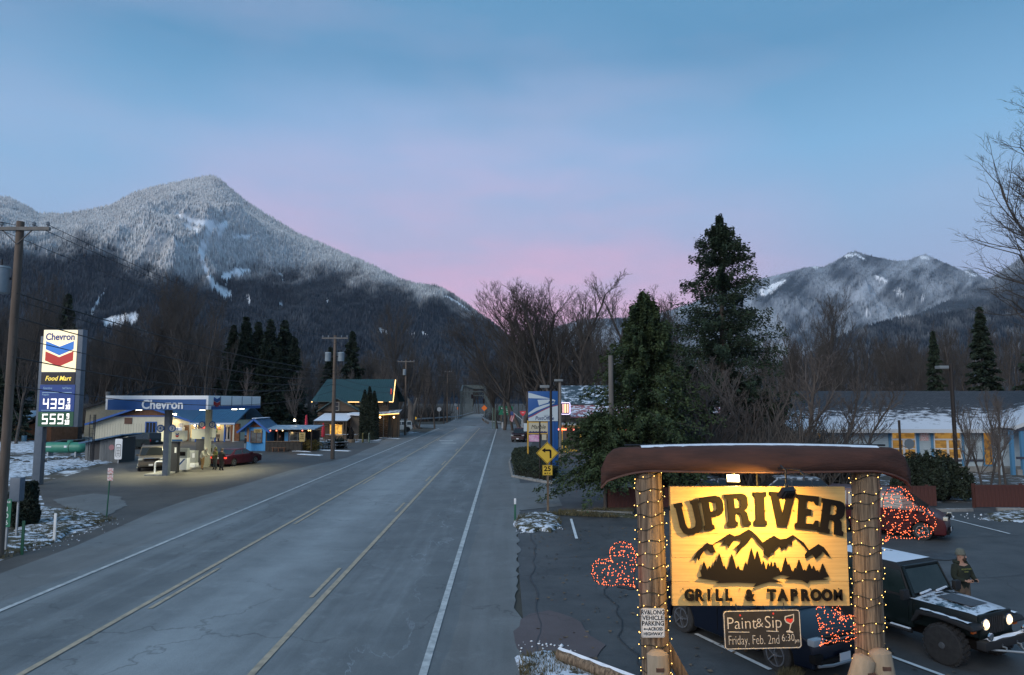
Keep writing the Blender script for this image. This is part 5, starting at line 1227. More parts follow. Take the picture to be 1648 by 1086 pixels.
car('parked_car', 'low dark car behind the lit floodlight, half hidden by the signboard', (XU(1150, 36.5), 36.5), norm2(.99, .12), dict(sed, paint=cmat('dark_brown_paint', (.03, .022, .02), snow=.4), tailmat=mat('red_lens', (.3, .01, .01))))
# ------------------------------------------------------------------ gas station
M_CREAM = mat('cream_siding', (.60, .57, .43), (.68, .65, .51), rough=.8, scale=2, stretch=(1, 1, .2))
M_BLUER = mat('blue_metal_roof', (.030, .105, .20), (.045, .14, .25), rough=.45, scale=1.5)
M_BLUET = mat('blue_trim', (.015, .10, .36), rough=.5)
M_CBLUE = mat('canopy_blue', (.010, .080, .25), (.014, .095, .29), rough=.45, scale=2)
M_BROWNW = mat('brown_gable_boards', (.12, .055, .028), (.18, .09, .05), rough=.85, scale=4, stretch=(5, 1, .3))
M_WHITEM = mat('white_enamel', (.80, .82, .82), rough=.45)
M_STEELB = mat('blue_grey_steel', (.085, .115, .15), (.12, .15, .185), rough=.5, scale=2)
def lampglow(name, c, es): return mat(name, (.9, .9, .85), emit=c, es=es, sample=False)
def area(parent, loc, size, e, col, rot=(0, 0, 0), name='lamp_light', spread=180):
    la = bpy.data.lights.new(name, 'AREA'); la.size = size; la.energy = e; la.color = col; la.spread = R(spread)
    lo = bpy.data.objects.new(name, la); link(lo, parent); lo.location = loc; lo.rotation_euler = rot; return lo
def point(parent, loc, e, col, r=.08, name='lamp_light'):
    la = bpy.data.lights.new(name, 'POINT'); la.energy = e; la.color = col; la.shadow_soft_size = r
    lo = bpy.data.objects.new(name, la); link(lo, parent); lo.location = loc; return lo
# canopy: x -29.2..-21.1, y 48..58
cx0, cx1, cy0, cy1 = XU(181, 49), XU(335.5, 48.2), 48.2, 58.2
zt, zb = ZV(636.5, 48.4), ZV(659.5, 48.4)
can = thing('fuel_canopy', 'flat white fuel canopy with blue lettered front on two steel columns', 'canopy', ((cx0+cx1)/2, 48.2, 0))
ox, oy = can.location.x, 48.2
def lx(x): return x-ox
mb = MB(); mb.box(lx(cx0), lx(cx1), 0, cy1-oy, zb+.02, zt); mb.build('fascia', M_WHITEM, can, bevel=.015)
mb = MB(); mb.box(lx(cx0)+.16, lx(cx1)-.16, -.03, .02, zb+.0, zt-.26); mb.build('front_panel', M_CBLUE, can)
mb = MB(); mb.box(lx(cx1)-.005, lx(cx1)+.03, .5, cy1-oy-.1, zb+.02, zb+.26); mb.build('side_stripe', M_CBLUE, can)
text('Chevron', .86, M_WHITEM, can, (.42, -.05, (zb+zt-.26)/2-.02), ext=.02, off=.020, sx=.95)
# chevron emblem on the road side
def chev(par, loc, w, h, rot, bm, rm, ext=.006):
    a = [(-w/2, h*.5), (0, h*.30), (w/2, h*.5), (w/2, h*.16), (0, -.04*h), (-w/2, h*.16)]
    b = [(-w/2, h*.08), (0, -h*.12), (w/2, h*.08), (w/2, -h*.28), (0, -h*.5), (-w/2, -h*.28)]
    shape([a], bm, par, loc, rot, 'upper_chevron', ext); shape([b], rm, par, loc, rot, 'lower_chevron', ext)
M_CRED = mat('emblem_red', (.40, .012, .015), rough=.4)
chev(can, (lx(cx1)+.03, 1.35, (zb+zt)/2+.04), 1.0, .70, (R(90), 0, R(90)), M_CBLUE, M_CRED, .02)
for i, (u, Y, v) in enumerate(((270, 50.2, 0), (335, 56.6, 0))):
    x = XU(u, Y, 700); mb = MB(); mb.box(lx(x)-.20, lx(x)+.20, Y-oy-.20, Y-oy+.20, 0, zb+.02); mb.build('column', M_STEELB if i == 0 else mat('cream_column', (.42, .42, .34), rough=.5), can, bevel=.015)
    disc = mat('number_disc', (.55, .56, .52), rough=.5)
    for s in (-1, 1):
        mb = MB(); mb.lathe([(.27, -.26), (.27, -.22)], 18, (lx(x)+s*.42, Y-oy, ZV(689, Y) if i == 0 else ZV(683, Y)), 'y'); sg = mb.build('pump_number_disc', M_CBLUE, can)
        mb = MB(); mb.lathe([(.19, -.275), (.19, -.262)], 16, (lx(x)+s*.42, Y-oy, ZV(689, Y) if i == 0 else ZV(683, Y)), 'y'); mb.build('disc_face', disc, sg)
        text({(0, -1): '4', (0, 1): '3', (1, -1): '1', (1, 1): '2'}[(i, s)], .32, M_CBLUE, can, (lx(x)+s*.42, Y-oy-.285, ZV(689, Y) if i == 0 else ZV(683, Y)), name='number', ext=.003, off=.008)
# downlights
for x, y, e in ((-2.3, 2.0, 330), (2.3, 2.0, 300), (-2.3, 6.5, 260), (3.2, 5.5, 330), (2.6, 8.5, 180)):
    mb = MB(); mb.box(x-.15, x+.15, y-.15, y+.15, zb-.05, zb+.03); l = mb.build('downlight', lampglow('canopy_lamp', (1, .93, .66), 8), can)
    area(l, (x, y, zb-.07), .35, e*.5, (1, .92, .56), spread=118)
# kerbed island
for x, y0, y1 in ((XU(280, 53), 50.0, 58.5),):
    t = thing('pump_island', 'low concrete kerb island carrying the fuel pumps', 'island', (x+.1, y0, 0)); mb = MB(); mb.box(-.55, .75, 0, y1-y0, -.05, .13); mb.build('kerb', M_CONC, t, bevel=.04)
# pumps with toppers
def pump(label, u, Y, w, seed, big=1):
    x = XU(u, Y, 720); t = thing('fuel_pump', label, 'fuel pump', (x, Y, .13))
    bl = mat('pump_grey', (.25, .27, .27), (.32, .34, .33), rough=.5, scale=3)
    mb = MB(); mb.prism([(-.25, 0), (.25, 0), (.25, 1.0), (.22, 1.45), (.12, 1.62), (-.16, 1.62), (-.25, 1.4)], 'x', -w/2, w/2); mb.build('cabinet', bl, t, bevel=.03)
    mb = MB(); mb.box(-w/2-.01, w/2+.01, -.27, .27, 0, .88); mb.build('lower_panel', M_WHITEM, t, bevel=.01)
    shape([[(-w/2+.02, .04), (-w/2+.16, .04), (w/2-.10, .82), (w/2-.24, .82)]], M_CBLUE, t, (0, -.275, 0), name='blue_stripe', ext=.004)
    mb = MB(); mb.box(-w*.36, w*.36, -.275, -.24, 1.06, 1.36); mb.build('display', M_BLACK, t)
    mb = MB(); mb.box(-w/2-.09, -w/2, -.15, .12, .75, 1.35); mb.build('nozzle_holster', M_BLACK, t, bevel=.02)
    mb = MB(); mb.box(-w/2-.15, -w/2-.08, -.10, .0, 1.02, 1.28); mb.build('nozzle', mat('red_white_grip', (.45, .05, .04), rough=.5), t, bevel=.01)
    mb = MB(); mb.tube([(-w/2-.1, -.05, 1.1), (-w/2-.22, -.18, .6), (-w/2-.1, -.30, .12), (-w/2+.12, -.32, .35), (-w/2+.05, -.25, .9), (-w/2, -.1, 1.75)], .025, 6); mb.build('hose', M_BLACK, t, smooth=True)
    return t
pump('front fuel pump with curved white top beside the first canopy column', 294, 53.4, .95, 1)
pump('rear fuel pump partly hidden behind the man in the pale hoodie', 337, 57.6, .9, 2)
def topper(label, u, Y, w, v0, v1):
    x = XU(u, Y, 700); z1, z0 = ZV(v0, Y), ZV(v1, Y); t = thing('pump_sign_box', label, 'sign box', (x, Y, .13))
    cr = mat('cream_sign_box', (.52, .53, .44), rough=.5, emit=(1, .95, .7), es=.10)
    z1 -= .13; z0 -= .13
    mb = MB(); mb.prism([(-w/2, z0), (-w/2, z1), (w/2, z1), (w/2, z0+.12), (w/2-.12, z0), ], 'y', -.35, .35); mb.build('box', cr, t, bevel=.03)
    mb = MB(); mb.box(0, w/2-.06, -.37, -.34, z0+.02, z0+.16); mb.build('blue_edge', M_CBLUE, t)
    chev(t, (.22*w, -.355, (z0+z1)/2+.08), .24, .34, (R(90), 0, 0), M_CBLUE, M_CRED)
    mb = MB(); mb.box(-w*.30, w*.22, -.22, .22, -.13, z0); mb.build('dark_post', mat('dark_pump_fin', (.03, .032, .035), rough=.5), t, bevel=.01)
    mb = MB(); mb.box(w*.10, w*.18, -.245, -.22, z0*.62, z0*.8); mb.build('notice', M_WHITEM, t)
topper('cream sign box above the front pump with a small emblem', 281, 52.2, 1.65, 693, 710)
topper('cream sign box above the rear pump with a small emblem', 328, 57.0, 1.70, 690, 706)
# waste and service cabinet
x = XU(311, 55.5, 740); t = thing('service_cabinet', 'waist high pale service cabinet between the two pumps', 'cabinet', (x, 55.4, .13))
mb = MB(); mb.box(-.36, .36, -.3, .3, 0, .32); mb.build('plinth', M_WHITEM, t, bevel=.02)
mb = MB(); mb.box(-.33, .33, -.27, .27, .32, 1.28); mb.build('cabinet', mat('pale_cabinet', (.33, .35, .33), rough=.5), t, bevel=.03)
mb = MB(); mb.box(.08, .28, -.285, -.26, .75, 1.1); mb.build('panel', M_WHITEM, t)
# bent pipe guard
for u0, u1, v, lab in ((249, 271, 764, 'bent white steel guard hoop in front of the first canopy column'),):
    a, b = G(u0, v), G(u1, v); t = thing('guard_hoop', lab, 'bollard', (a[0], a[1], 0)); w = b[0]-a[0]; hz = .95; r = .18
    pts = [(0, 0, -.1), (0, 0, hz-r)]+[(r-r*math.cos(R(k)), 0, hz-r+r*math.sin(R(k))) for k in (30, 60, 90)]+[(w-r+r*math.sin(R(k)), 0, hz-r+r*math.cos(R(k))) for k in (0, 30, 60, 90)]+[(w, 0, -.1)]
    mb = MB(); mb.tube(pts, .06, 10); mb.build('pipe', M_WHITEM, t, smooth=True)
    mb = MB(); mb.lathe([(.5, 0), (.48, .05)], 20, (.0, -.1, .01)); mb.build('tank_lid', M_CONC, t)
# ---- generic house helpers
def gable_block(t, x0, x1, y0, y1, ze, zr, wall, roof, axis='x', over=.35, th=.12, gable=None, ribs=.0, ribm=None):
    """walls plus a two-sided roof; ridge along axis"""
    mb = MB(); mb.box(x0, x1, y0, y1, -.1, ze); mb.build('wall', wall, t)
    if axis == 'y':
        xm = (x0+x1)/2; mb = MB(); mb.prism([(x0, ze+.001), (x1, ze+.001), (xm, zr)], 'y', y0+.01, y1-.01); mb.build('gable', gable or wall, t)
        k = (zr-ze)/(xm-x0)
        for s in (-1, 1):
            xe = xm+s*((x1-x0)/2+over); ze2 = ze-over*k
            mb = MB(); mb.prism([(xm, zr+.02), (xe, ze2+.02), (xe, ze2+.02+th), (xm, zr+.02+th)], 'y', y0-over, y1+over)
            if ribs:
                n = int((y1-y0+2*over)/ribs)
                for i in range(n+1):
                    y = y0-over+i*ribs; mb.beam((xm, y, zr+.04+th), (xe, y, ze2+.04+th), .05, .05)
            mb.build('roof_slope', roof, t)
    else:
        ym = (y0+y1)/2; mb = MB(); mb.prism([(y0, ze+.001), (y1, ze+.001), (ym, zr)], 'x', x0+.01, x1-.01); mb.build('gable', gable or wall, t)
        k = (zr-ze)/(ym-y0)
        for s in (-1, 1):
            ye = ym+s*((y1-y0)/2+over); ze2 = ze-over*k
            mb = MB(); mb.prism([(ym, zr+.02), (ye, ze2+.02), (ye, ze2+.02+th), (ym, zr+.02+th)], 'x', x0-over, x1+over)
            if ribs and s < 0:
                n = int((x1-x0+2*over)/ribs)
                for i in range(n+1):
                    x = x0-over+i*ribs; mb.beam((x, ym, zr+.04+th), (x, ye, ze2+.04+th), .05, .05)
            mb.build('roof_slope', roof, t)
def window(t, x, y, z0, w, h, frame, pane, nx=2, nz=1, fw=.07, name='window'):
    mb = MB()
    mb.box(x-w/2-fw, x-w/2, y-.07, y+.03, z0-fw, z0+h+fw); mb.box(x+w/2, x+w/2+fw, y-.07, y+.03, z0-fw, z0+h+fw)
    mb.box(x-w/2, x+w/2, y-.07, y+.03, z0+h, z0+h+fw); mb.box(x-w/2, x+w/2, y-.07, y+.03, z0-fw, z0)
    for i in range(1, nx): mb.box(x-w/2+w*i/nx-fw*.3, x-w/2+w*i/nx+fw*.3, y-.06, y+.02, z0, z0+h)
    for i in range(1, nz): mb.box(x-w/2, x+w/2, y-.055, y+.02, z0+h*i/nz-fw*.3, z0+h*i/nz+fw*.3)
    f = mb.build(name, frame, t); mb = MB(); mb.box(x-w/2, x+w/2, y-.025, y-.01, z0, z0+h); mb.build('pane', pane, f); return f
M_DGL = mat('dark_window_glass', (.012, .014, .016), (.03, .033, .036), rough=.12, scale=1.2)
def warm(name, c, es, c2=(.25, .12, .03)):
    """lit room seen through glass: uneven warm light with darker furniture shapes"""
    if name in _MATS: return _MATS[name]
    m = bpy.data.materials.new(name); _MATS[name] = m; m.use_nodes = True; nt = m.node_tree; b = nt.nodes['Principled BSDF']; L = nt.links
    tc = N(nt, 'ShaderNodeTexCoord'); v = N(nt, 'ShaderNodeTexVoronoi', feature='F1', distance='CHEBYCHEV'); L.new(tc.outputs['Object'], v.inputs[0]); v.inputs['Scale'].default_value = 1.7
    mp = N(nt, 'ShaderNodeMapping'); L.new(tc.outputs['Object'], mp.inputs[0]); mp.inputs['Scale'].default_value = (1, 1, 2.4); L.new(mp.outputs[0], v.inputs[0])
    n = N(nt, 'ShaderNodeTexNoise'); L.new(tc.outputs['Object'], n.inputs[0]); n.inputs['Scale'].default_value = 2.5
    sp = N(nt, 'ShaderNodeSeparateColor'); L.new(v.outputs['Color'], sp.inputs[0])
    f = mathn(nt, 'ADD', mathn(nt, 'MULTIPLY', sp.outputs[0], .7), mathn(nt, 'MULTIPLY', n.outputs[0], .5), True)
    col = mixc(nt, f, c2, c); L.new(col, b.inputs['Emission Color']); b.inputs['Emission Strength'].default_value = es; b.inputs['Base Color'].default_value = (.03, .025, .02, 1); b.inputs['Roughness'].default_value = .15
    m.cycles.emission_sampling = 'NONE'; return m
# ---- shop
SY = 92.0; px = lambda u: XU(u, SY, 690)
x0, x1 = px(150), px(318)
shop = thing('gas_station_shop', 'cream gas station shop with blue metal roof behind the canopy', 'shop', ((x0+x1)/2, SY, 0)); so_ = shop.location.x
X = lambda u: px(u)-so_
ze = ZV(681, SY); zr = ze+.325*(x1-x0)/2
gable_block(shop, X(150), X(318), 0, 12, ze, zr, M_CREAM, M_BLUER, 'y', .7, .14, gable=M_CREAM, ribs=0)
mb = MB(); zz = ZV(669, SY); hx = (zr-zz)/.325; mb.prism([(-hx, zz), (hx, zz), (0, zr)], 'y', -.05, .0); mb.build('gable_boarding', M_BROWNW, shop)
mb = MB(); mb.box(-hx-.3, hx+.3, -.10, -.055, zz-.10, zz+.04); mb.build('blue_band', M_BLUET, shop)
for s in (-1, 1):
    mb = MB(); xe = s*((x1-x0)/2+.7); mb.beam((0, -.74, zr+.08), (xe, -.74, zr+.08-.325*abs(xe)), .06, .26); mb.build('barge_board', M_BLUET, shop)
mb = MB(); mb.box(X(200), X(212), -.08, -.01, ZV(682, SY), ZV(672, SY)); mb.build('vent_panel', mat('brown_vent', (.14, .075, .05), rough=.8), shop)
window(shop, X(243), 0, ZV(698, SY), (px(251)-px(236)), ZV(680, SY)-ZV(698, SY), M_BLUET, M_DGL, 3, 1, .14)
# siding grooves
mb = MB()
for i in range(40):
    xx = X(152)+(X(316)-X(152))*i/39; mb.box(xx-.02, xx+.02, -.015, .0, 0, ze-.02)
tag(mb.build('siding_battens', mat('cream_batten', (.46, .43, .33), rough=.8), shop), kind='stuff')
# entrance
mb = MB(); mb.box(X(295), X(307), -.12, -.01, 0, ZV(682, SY)); fr = mb.build('door', mat('door_frame_cream', (.45, .42, .32), rough=.7), shop)
mb = MB(); mb.box(X(297), X(305), -.15, -.125, .1, ZV(684, SY)); mb.build('pane', warm('door_glass', (.30, .14, .05), .6, (.03, .012, .008)), fr)
mb = MB(); mb.box(X(307.5), X(313), -.10, -.02, .5, ZV(682.5, SY)); mb.build('lit_poster_panel', warm('lit_posters', (1, .72, .30), .9, (.5, .28, .10)), shop)
mb = MB(); mb.box(X(289), X(294), -.08, -.02, .9, ZV(681, SY)); mb.build('notice_board', mat('notice_board', (.25, .27, .35), (.45, .42, .40), rough=.6, scale=5), shop)
mb = MB(); mb.cbox((X(281.5), -.25, ZV(667, SY)), (.35, .3, .22)); wl = mb.build('wall_lamp', lampglow('wall_lamp_glow', (1, .80, .36), 30), shop)
area(wl, (X(281.5), -.5, ZV(668, SY)-.1), .4, 150, (1, .72, .26), (R(-35), 0, 0), spread=170)
# low wing with porch to the right
w0, w1 = X(318), X(384)
mb = MB(); mb.box(w0, X(368), 1.5, 8, -.1, 2.7); mb.build('wall', M_CREAM, shop)
mb = MB(); mb.prism([(-1.2, 2.45), (-1.2, 2.33), (4.6, 4.6), (10, 2.6), (4.6, 4.75)], 'x', w0-.6, w1)
for i in range(18): xx = w0-.5+(w1-w0+.4)*i/17; mb.beam((xx, -1.2, 2.48), (xx, 4.6, 4.78), .05, .05)
mb.build('wing_roof', M_BLUER, shop)
mb = MB(); mb.box(w0-.6, w1, -1.26, -1.2, 2.28, 2.50); mb.build('fascia_board', M_BLUET, shop)
for u in (321, 337, 352, 367, 381):
    mb = MB(); mb.box(X(u)-.08, X(u)+.08, -1.1, -.94, 0, 2.3); mb.build('porch_post', M_BLUET if u != 381 else M_CREAM, shop)
for u0, u1 in ((353, 358.5), (358.8, 364)):
    mb = MB(); mb.box(X(u0), X(u1), 1.40, 1.5, 0, 2.05); d = mb.build('door', M_WHITEM, shop)
    mb = MB(); mb.box(X(u0)+.10, X(u1)-.10, 1.37, 1.395, .25, 1.9); mb.build('pane', M_DGL, d)
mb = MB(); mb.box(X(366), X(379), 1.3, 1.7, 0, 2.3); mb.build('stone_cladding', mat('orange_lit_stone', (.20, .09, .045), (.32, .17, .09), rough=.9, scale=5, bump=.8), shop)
point(shop, (X(371), .2, 2.0), 14, (1, .45, .12), .1)
for u, c in ((320, (1, .04, .02)), (326, (1, .10, .04))):
    mb = MB(); mb.box(X(u)-.22, X(u)+.22, 1.38, 1.45, 1.7, 2.1); mb.build('neon_sign', lampglow('neon_%d' % u, c, 2.2), shop)
for u in (315, 346):
    mb = MB(); mb.sphere((X(u), 1.0 if u > 330 else -.3, 2.12), .10); l = mb.build('porch_lamp', lampglow('porch_lamp_glow', (1, .82, .42), 14), shop); point(l, (X(u), .85 if u > 330 else -.5, 2.0), 26, (1, .74, .32))
mb = MB()
for i in range(60): mb.sphere((w0-.5+(w1-w0+.4)*i/59, -1.3, 2.30+.03*math.sin(i)), .022, 5, 4)
tag(mb.build('icicle_lights', lampglow('icicle_glow', (.6, .8, 1), 1.5), shop), kind='stuff')
t = thing('bench', 'weathered bench on the porch of the gas station shop', 'bench', (px(345), SY-.3, 0)); mb = MB(); mb.box(-.8, .8, -.2, .2, .40, .46); mb.build('seat', M_WOOD, t)
mb = MB(); mb.box(-.8, .8, .18, .22, .5, .95); mb.build('backrest', M_WOOD, t)
for s in (-.7, .7): mb = MB(); mb.box(s-.04, s+.04, -.18, .2, 0, .40); mb.build('leg', M_DMET, t)
# grey gabled building behind the shop
hx0, hx1 = XU(138, 104), XU(205, 104)
t = thing('storage_building', 'cream building with dark roof and chimney pipe behind the gas station shop', 'building', ((hx0+hx1)/2, 104, 0)); mb = MB(); w = (hx1-hx0)/2
mb.prism([(-w, 0), (w, 0), (w, ZV(640, 104)), (-w+.2, ZV(657, 104))], 'y', 0, 9); mb.build('wall', mat('dull_cream_wall', (.30, .27, .19), (.36, .33, .25), rough=.9, scale=2), t)
mb = MB(); mb.add([(-w-.8, -.5, ZV(660, 104)), (w+.3, -.5, ZV(637, 104)), (w+.3, 10, ZV(620, 104)), (-w-.8, 10, ZV(642, 104)), (-w-.8, -.5, ZV(659, 104)+.2), (w+.3, -.5, ZV(636, 104)+.2), (w+.3, 10, ZV(620, 104)+.2), (-w-.8, 10, ZV(642, 104)+.2)], [(3,2,1,0),(4,5,6,7),(0,1,5,4),(1,2,6,5),(2,3,7,6),(3,0,4,7)])
mb.build('roof', mat('dark_shingle_roof', (.03, .032, .036), (.05, .052, .056), rough=.9, scale=4, snow=.2), t)
mb = MB(); mb.lathe([(.3, ZV(650, 104)), (.3, ZV(630, 104))], 10, (XU(164, 104)-t.location.x, 1.5, 0)); mb.build('chimney', M_CONC, t)
# shed with blue roof
x = XU(170, 61, 720); shed = thing('pump_shed', 'small grey board shed with a sloping blue metal roof beside the propane tank', 'shed', (x, 60.5, 0))
w = (XU(199, 61)-XU(146, 61))/2; gb = mat('grey_weathered_boards', (.13, .14, .14), (.20, .21, .21), rough=.9, scale=3, stretch=(5, 1, .3))
n = 14
for i in range(n):
    xx = -w+2*w*i/n; z1 = 1.75+.45*i/n
    if i in (0, 1, 6, 7, 8, 9, 10, 11, 12, 13):
        mb = MB(); mb.box(xx+.005, xx+2*w/n-.005, -.03, .0, 0, z1); mb.build('board', gb, shed)
mb = MB(); mb.prism([(-w, 0), (w, 0), (w, 2.15), (-w, 1.7)], 'y', .02, 2.6); mb.build('wall', mat('shed_inside', (.06, .06, .06), rough=.9), shed)
mb = MB(); mb.prism([(-w-.35, 1.66), (w+.35, 2.36), (w+.35, 2.42), (-w-.35, 1.72)], 'y', -.5, 3.0)
for i in range(11): y = -.45+3.4*i/10; mb.beam((-w-.35, y, 1.76), (w+.35, y, 2.46), .05, .05)
mb.build('roof', mat('blue_shed_roof', (.04, .12, .22), (.09, .18, .30), rough=.5, scale=2), shed)
x = XU(194, 60.2, 720); t = thing('propane_sign', 'tall white board with a bottle outline standing at the corner of the shed', 'sign', (x, 59.9, 0))
shape([rrect(.62, 1.75, .1)], M_WHITEM, t, (0, 0, .35), name='board', ext=.02)
shape([rrect(.44, 1.1, .14), [(a, b+.02) for a, b in rrect(.38, 1.04, .12)]], M_BLACK, t, (0, -.03, .55), name='bottle_outline', ext=.004)
for k, s in enumerate(('P', 'R', 'O', 'P', 'A', 'N', 'E')): pass
mb = MB()
for k in range(6): mb.box(-.13, .13, -.035, -.022, .70+.13*k, .74+.13*k)
mb.build('lettering_lines', M_BLACK, t)
mb = MB(); mb.box(-.04, .04, .02, .06, 0, .4); mb.build('post', M_GALV, t)
mb = MB(); mb.lathe([(.24, -.02), (.24, .02)], 16, (XU(184, 60.2)-x, .3, 1.35), 'y'); mb.build('red_disc', mat('faded_red_disc', (.34, .16, .17), rough=.7), t)
# propane tank
x = XU(108, 66); tank = thing('propane_tank', 'long green propane tank on steel legs in the snow', 'tank', (x, 66, 0)); zc = ZV(720, 66); r = .50; hl = (XU(144, 66)-XU(73, 66))/2
M_TG = mat('green_tank_paint', (.035, .20, .13), (.05, .25, .165), rough=.45, scale=1.5)
mb = MB(); mb.lathe([(.01, -hl), (r*.5, -hl+.08), (r*.85, -hl+.25), (r, -hl+.5), (r, hl-.5), (r*.85, hl-.25), (r*.5, hl-.08), (.01, hl)], 24, (0, 0, zc), 'x'); mb.build('vessel', M_TG, tank, smooth=True, angle=50)
mb = MB(); mb.lathe([(.25, zc+r-.05), (.25, zc+r+.14), (.2, zc+r+.18)], 14, (.55, 0, 0)); mb.build('valve_dome', M_TG, tank, smooth=True)
mb = MB(); mb.lathe([(r+.01, .68), (r+.012, .72)], 24, (0, 0, zc), 'x'); mb.build('band', M_BLACK, tank)
for s in (-.62, .62):
    mb = MB(); mb.box(s*hl-.07, s*hl+.07, -.38, .38, 0, zc-r*.8); mb.build('leg', M_GALV, tank)
mb = MB(); mb.box(-1.45, -.9, -r-.02, -r+.1, zc+.05, zc+.13); mb.box(.30, .55, -r-.02, -r+.1, zc+.02, zc+.2); mb.build('label', M_WHITEM, tank)
# rocks along the verge
g = random.Random(6); RK = mat('dark_rock', (.045, .045, .042), (.09, .088, .082), rough=.95, scale=5, bump=.8, snow=.3)
for i, (u, v) in enumerate(((78, 745), (92, 744), (105, 743), (115, 743), (126, 742), (134, 742), (28, 746), (42, 748), (16, 744), (66, 748))):
    bm = bmesh.new(); bmesh.ops.create_icosphere(bm, subdivisions=2, radius=.28+.16*g.random())
    for vv in bm.verts: vv.co *= g.uniform(.75, 1.15); vv.co.z *= .7
    me = bpy.data.meshes.new('rock'); bm.to_mesh(me); bm.free(); me.materials.append(RK); x, y = G(u, v)
    tag(obj('rock', me, None, (x, y, .18)), 'dark rock lying in the snow between the propane tank and the forecourt', 'rock', 'rocks lined up in the snow below the tank')
# cluster of tall bare steel rods
x = XU(152.5, 60, 740); t = thing('steel_lattice', 'slim lattice mast of thin rods in front of the shed', 'mast', (x, 59.5, 0)); hz = ZV(667, 60)
for a, b in ((-.2, -.15), (.2, -.15), (-.07, .15), (.1, .15)):
    mb = MB(); mb.tube([(a, b, 0), (a, b, hz)], .028, 6); mb.build('rod', M_DMET, t)
mb = MB()
for k in range(9): mb.beam((-.2, -.15, .3+k*.45), (.2, -.15, .3+k*.45), .02); mb.beam((-.2, -.15, .3+k*.45), (.1, .15, .3+k*.45), .02)
mb.build('cross_ties', M_DMET, t)
# kiosk
KY = 74.5; k0, k1 = XU(396.5, KY), XU(429.5, KY); M_KB = mat('sky_blue_boards', (.06, .30, .62), (.08, .36, .70), rough=.65, scale=3, stretch=(6, 1, .4))
kio = thing('coffee_kiosk', 'bright blue gabled kiosk with hand painted signs round its hatch', 'kiosk', ((k0+k1)/2, KY, 0)); w = (k1-k0)/2; ze = ZV(688, KY); zr = ZV(675, KY)
n = 12
for i in range(n):
    xa = -w+2*w*i/n+.004; xb = -w+2*w*(i+1)/n-.004; top = ze+(zr-ze)*(1-abs((xa+xb)/2)/w)*.75
    if -w*.45 < (xa+xb)/2 < w*.70: mb = MB(); mb.box(xa, xb, -.03, 0, .06, .95); mb.build('board', M_KB, kio)
    else: mb = MB(); mb.box(xa, xb, -.03, 0, .06, top); mb.build('board', M_KB, kio)
mb = MB(); mb.prism([(-w, 0), (w, 0), (w, ze), (0, zr), (-w, ze)], 'y', .0, 3.4); mb.build('wall', M_KB, kio)
kk = (zr-ze)/w*1.02
for s in (-1, 1):
    xe = s*(w+.65); ze2 = zr-kk*(w+.65)
    mb = MB(); mb.prism([(0, zr+.03), (xe, ze2+.03), (xe, ze2+.13), (0, zr+.13)], 'y', -.6, 3.8)
    for i in range(12): y = -.55+4.3*i/11; mb.beam((0, y, zr+.15), (xe, y, ze2+.15), .04, .04)
    mb.build('roof_slope', M_BLUER, kio)
    mb = MB(); mb.beam((0, -.63, zr+.02), (xe, -.63, ze2+.02), .05, .20); mb.build('barge_board', M_BLUET, kio)
mb = MB(); mb.box(-.25, .25, -.5, 3.7, zr+.10, zr+.17); mb.build('ridge_snow', M_SNOWR, kio, bevel=.02)
mb = MB(); mb.prism([(-w*.6, ze+.05), (w*.6, ze+.05), (0, zr-.1)], 'y', -.06, -.02); mb.build('gable_panel', mat('red_brown_panel', (.16, .06, .03), rough=.8), kio)
window(kio, w*.12, -.02, 1.0, w*1.0, ZV(694, KY)-1.0, M_BROWNW, warm('kiosk_inside', (.20, .24, .28), .35, (.03, .035, .04)), 2, 1, .08)
mb = MB(); mb.box(w*.12-.62, w*.12+.62, -.25, -.02, .90, .97); mb.build('shelf', M_WOOD, kio)
M_SGN = mat('yellow_wooden_sign', (.42, .30, .10), (.50, .37, .15), rough=.7, scale=4)
mb = MB(); mb.box(-.13, .70, -.10, -.05, ZV(696, KY), ZV(690, KY)); sgn = mb.build('sign', M_SGN, kio)
text('DRIVE IN', .17, M_BLACK, kio, (.285, -.11, ZV(692, KY)-.02), ext=.004, sx=.85); text('ESPRESSO', .15, M_BLACK, kio, (.285, -.11, ZV(694.7, KY)), ext=.004, sx=.8)
mb = MB(); mb.box(-w*.82, -w*.58, -.08, -.04, 1.0, ZV(688, KY)); mb.build('sign', mat('orange_sign', (.38, .16, .06), rough=.7), kio)
for i, c in enumerate('ESPRESSO'): text(c, .18, mat('sign_cream_letter', (.5, .45, .33), rough=.7), kio, (-w*.70, -.09, ZV(689.5, KY)-.17*i), ext=.004)
# barbecue stand
b0, b1 = XU(430, KY), XU(505, KY)
st = thing('barbecue_stand', 'open fronted food stand with pale blue awning and dark counter beside the kiosk', 'food stand', (b0, KY, 0)); w = b1-b0
mb = MB(); mb.prism([(-.4, ZV(691, KY)), (3.2, ZV(685, KY+3)), (3.2, ZV(685, KY+3)+.08), (-.4, ZV(691, KY)+.10)], 'x', .0, w+.3); mb.build('awning', mat('frosted_blue_awning', (.12, .22, .32), (.28, .38, .46), rough=.6, scale=3), st)
for i in range(5):
    mb = MB(); mb.box(.1+(w-.2)*i/4-.05, .1+(w-.2)*i/4+.05, -.2, -.1, 0, ZV(691, KY)); mb.build('post', mat('dark_stained_post', (.05, .035, .025), rough=.8), st)
for i in range(9):
    mb = MB(); mb.box(.15+(w-1.3)*i/9+.01, .15+(w-1.3)*(i+1)/9-.01, -.3, -.24, .05, 1.0); mb.build('counter_board', mat('dark_counter_boards', (.030, .026, .022), (.055, .048, .04), rough=.9, scale=4), st)
mb = MB(); mb.box(.1, w-1.1, -.38, .2, 1.0, 1.06); mb.build('counter_top', M_WOOD, st)
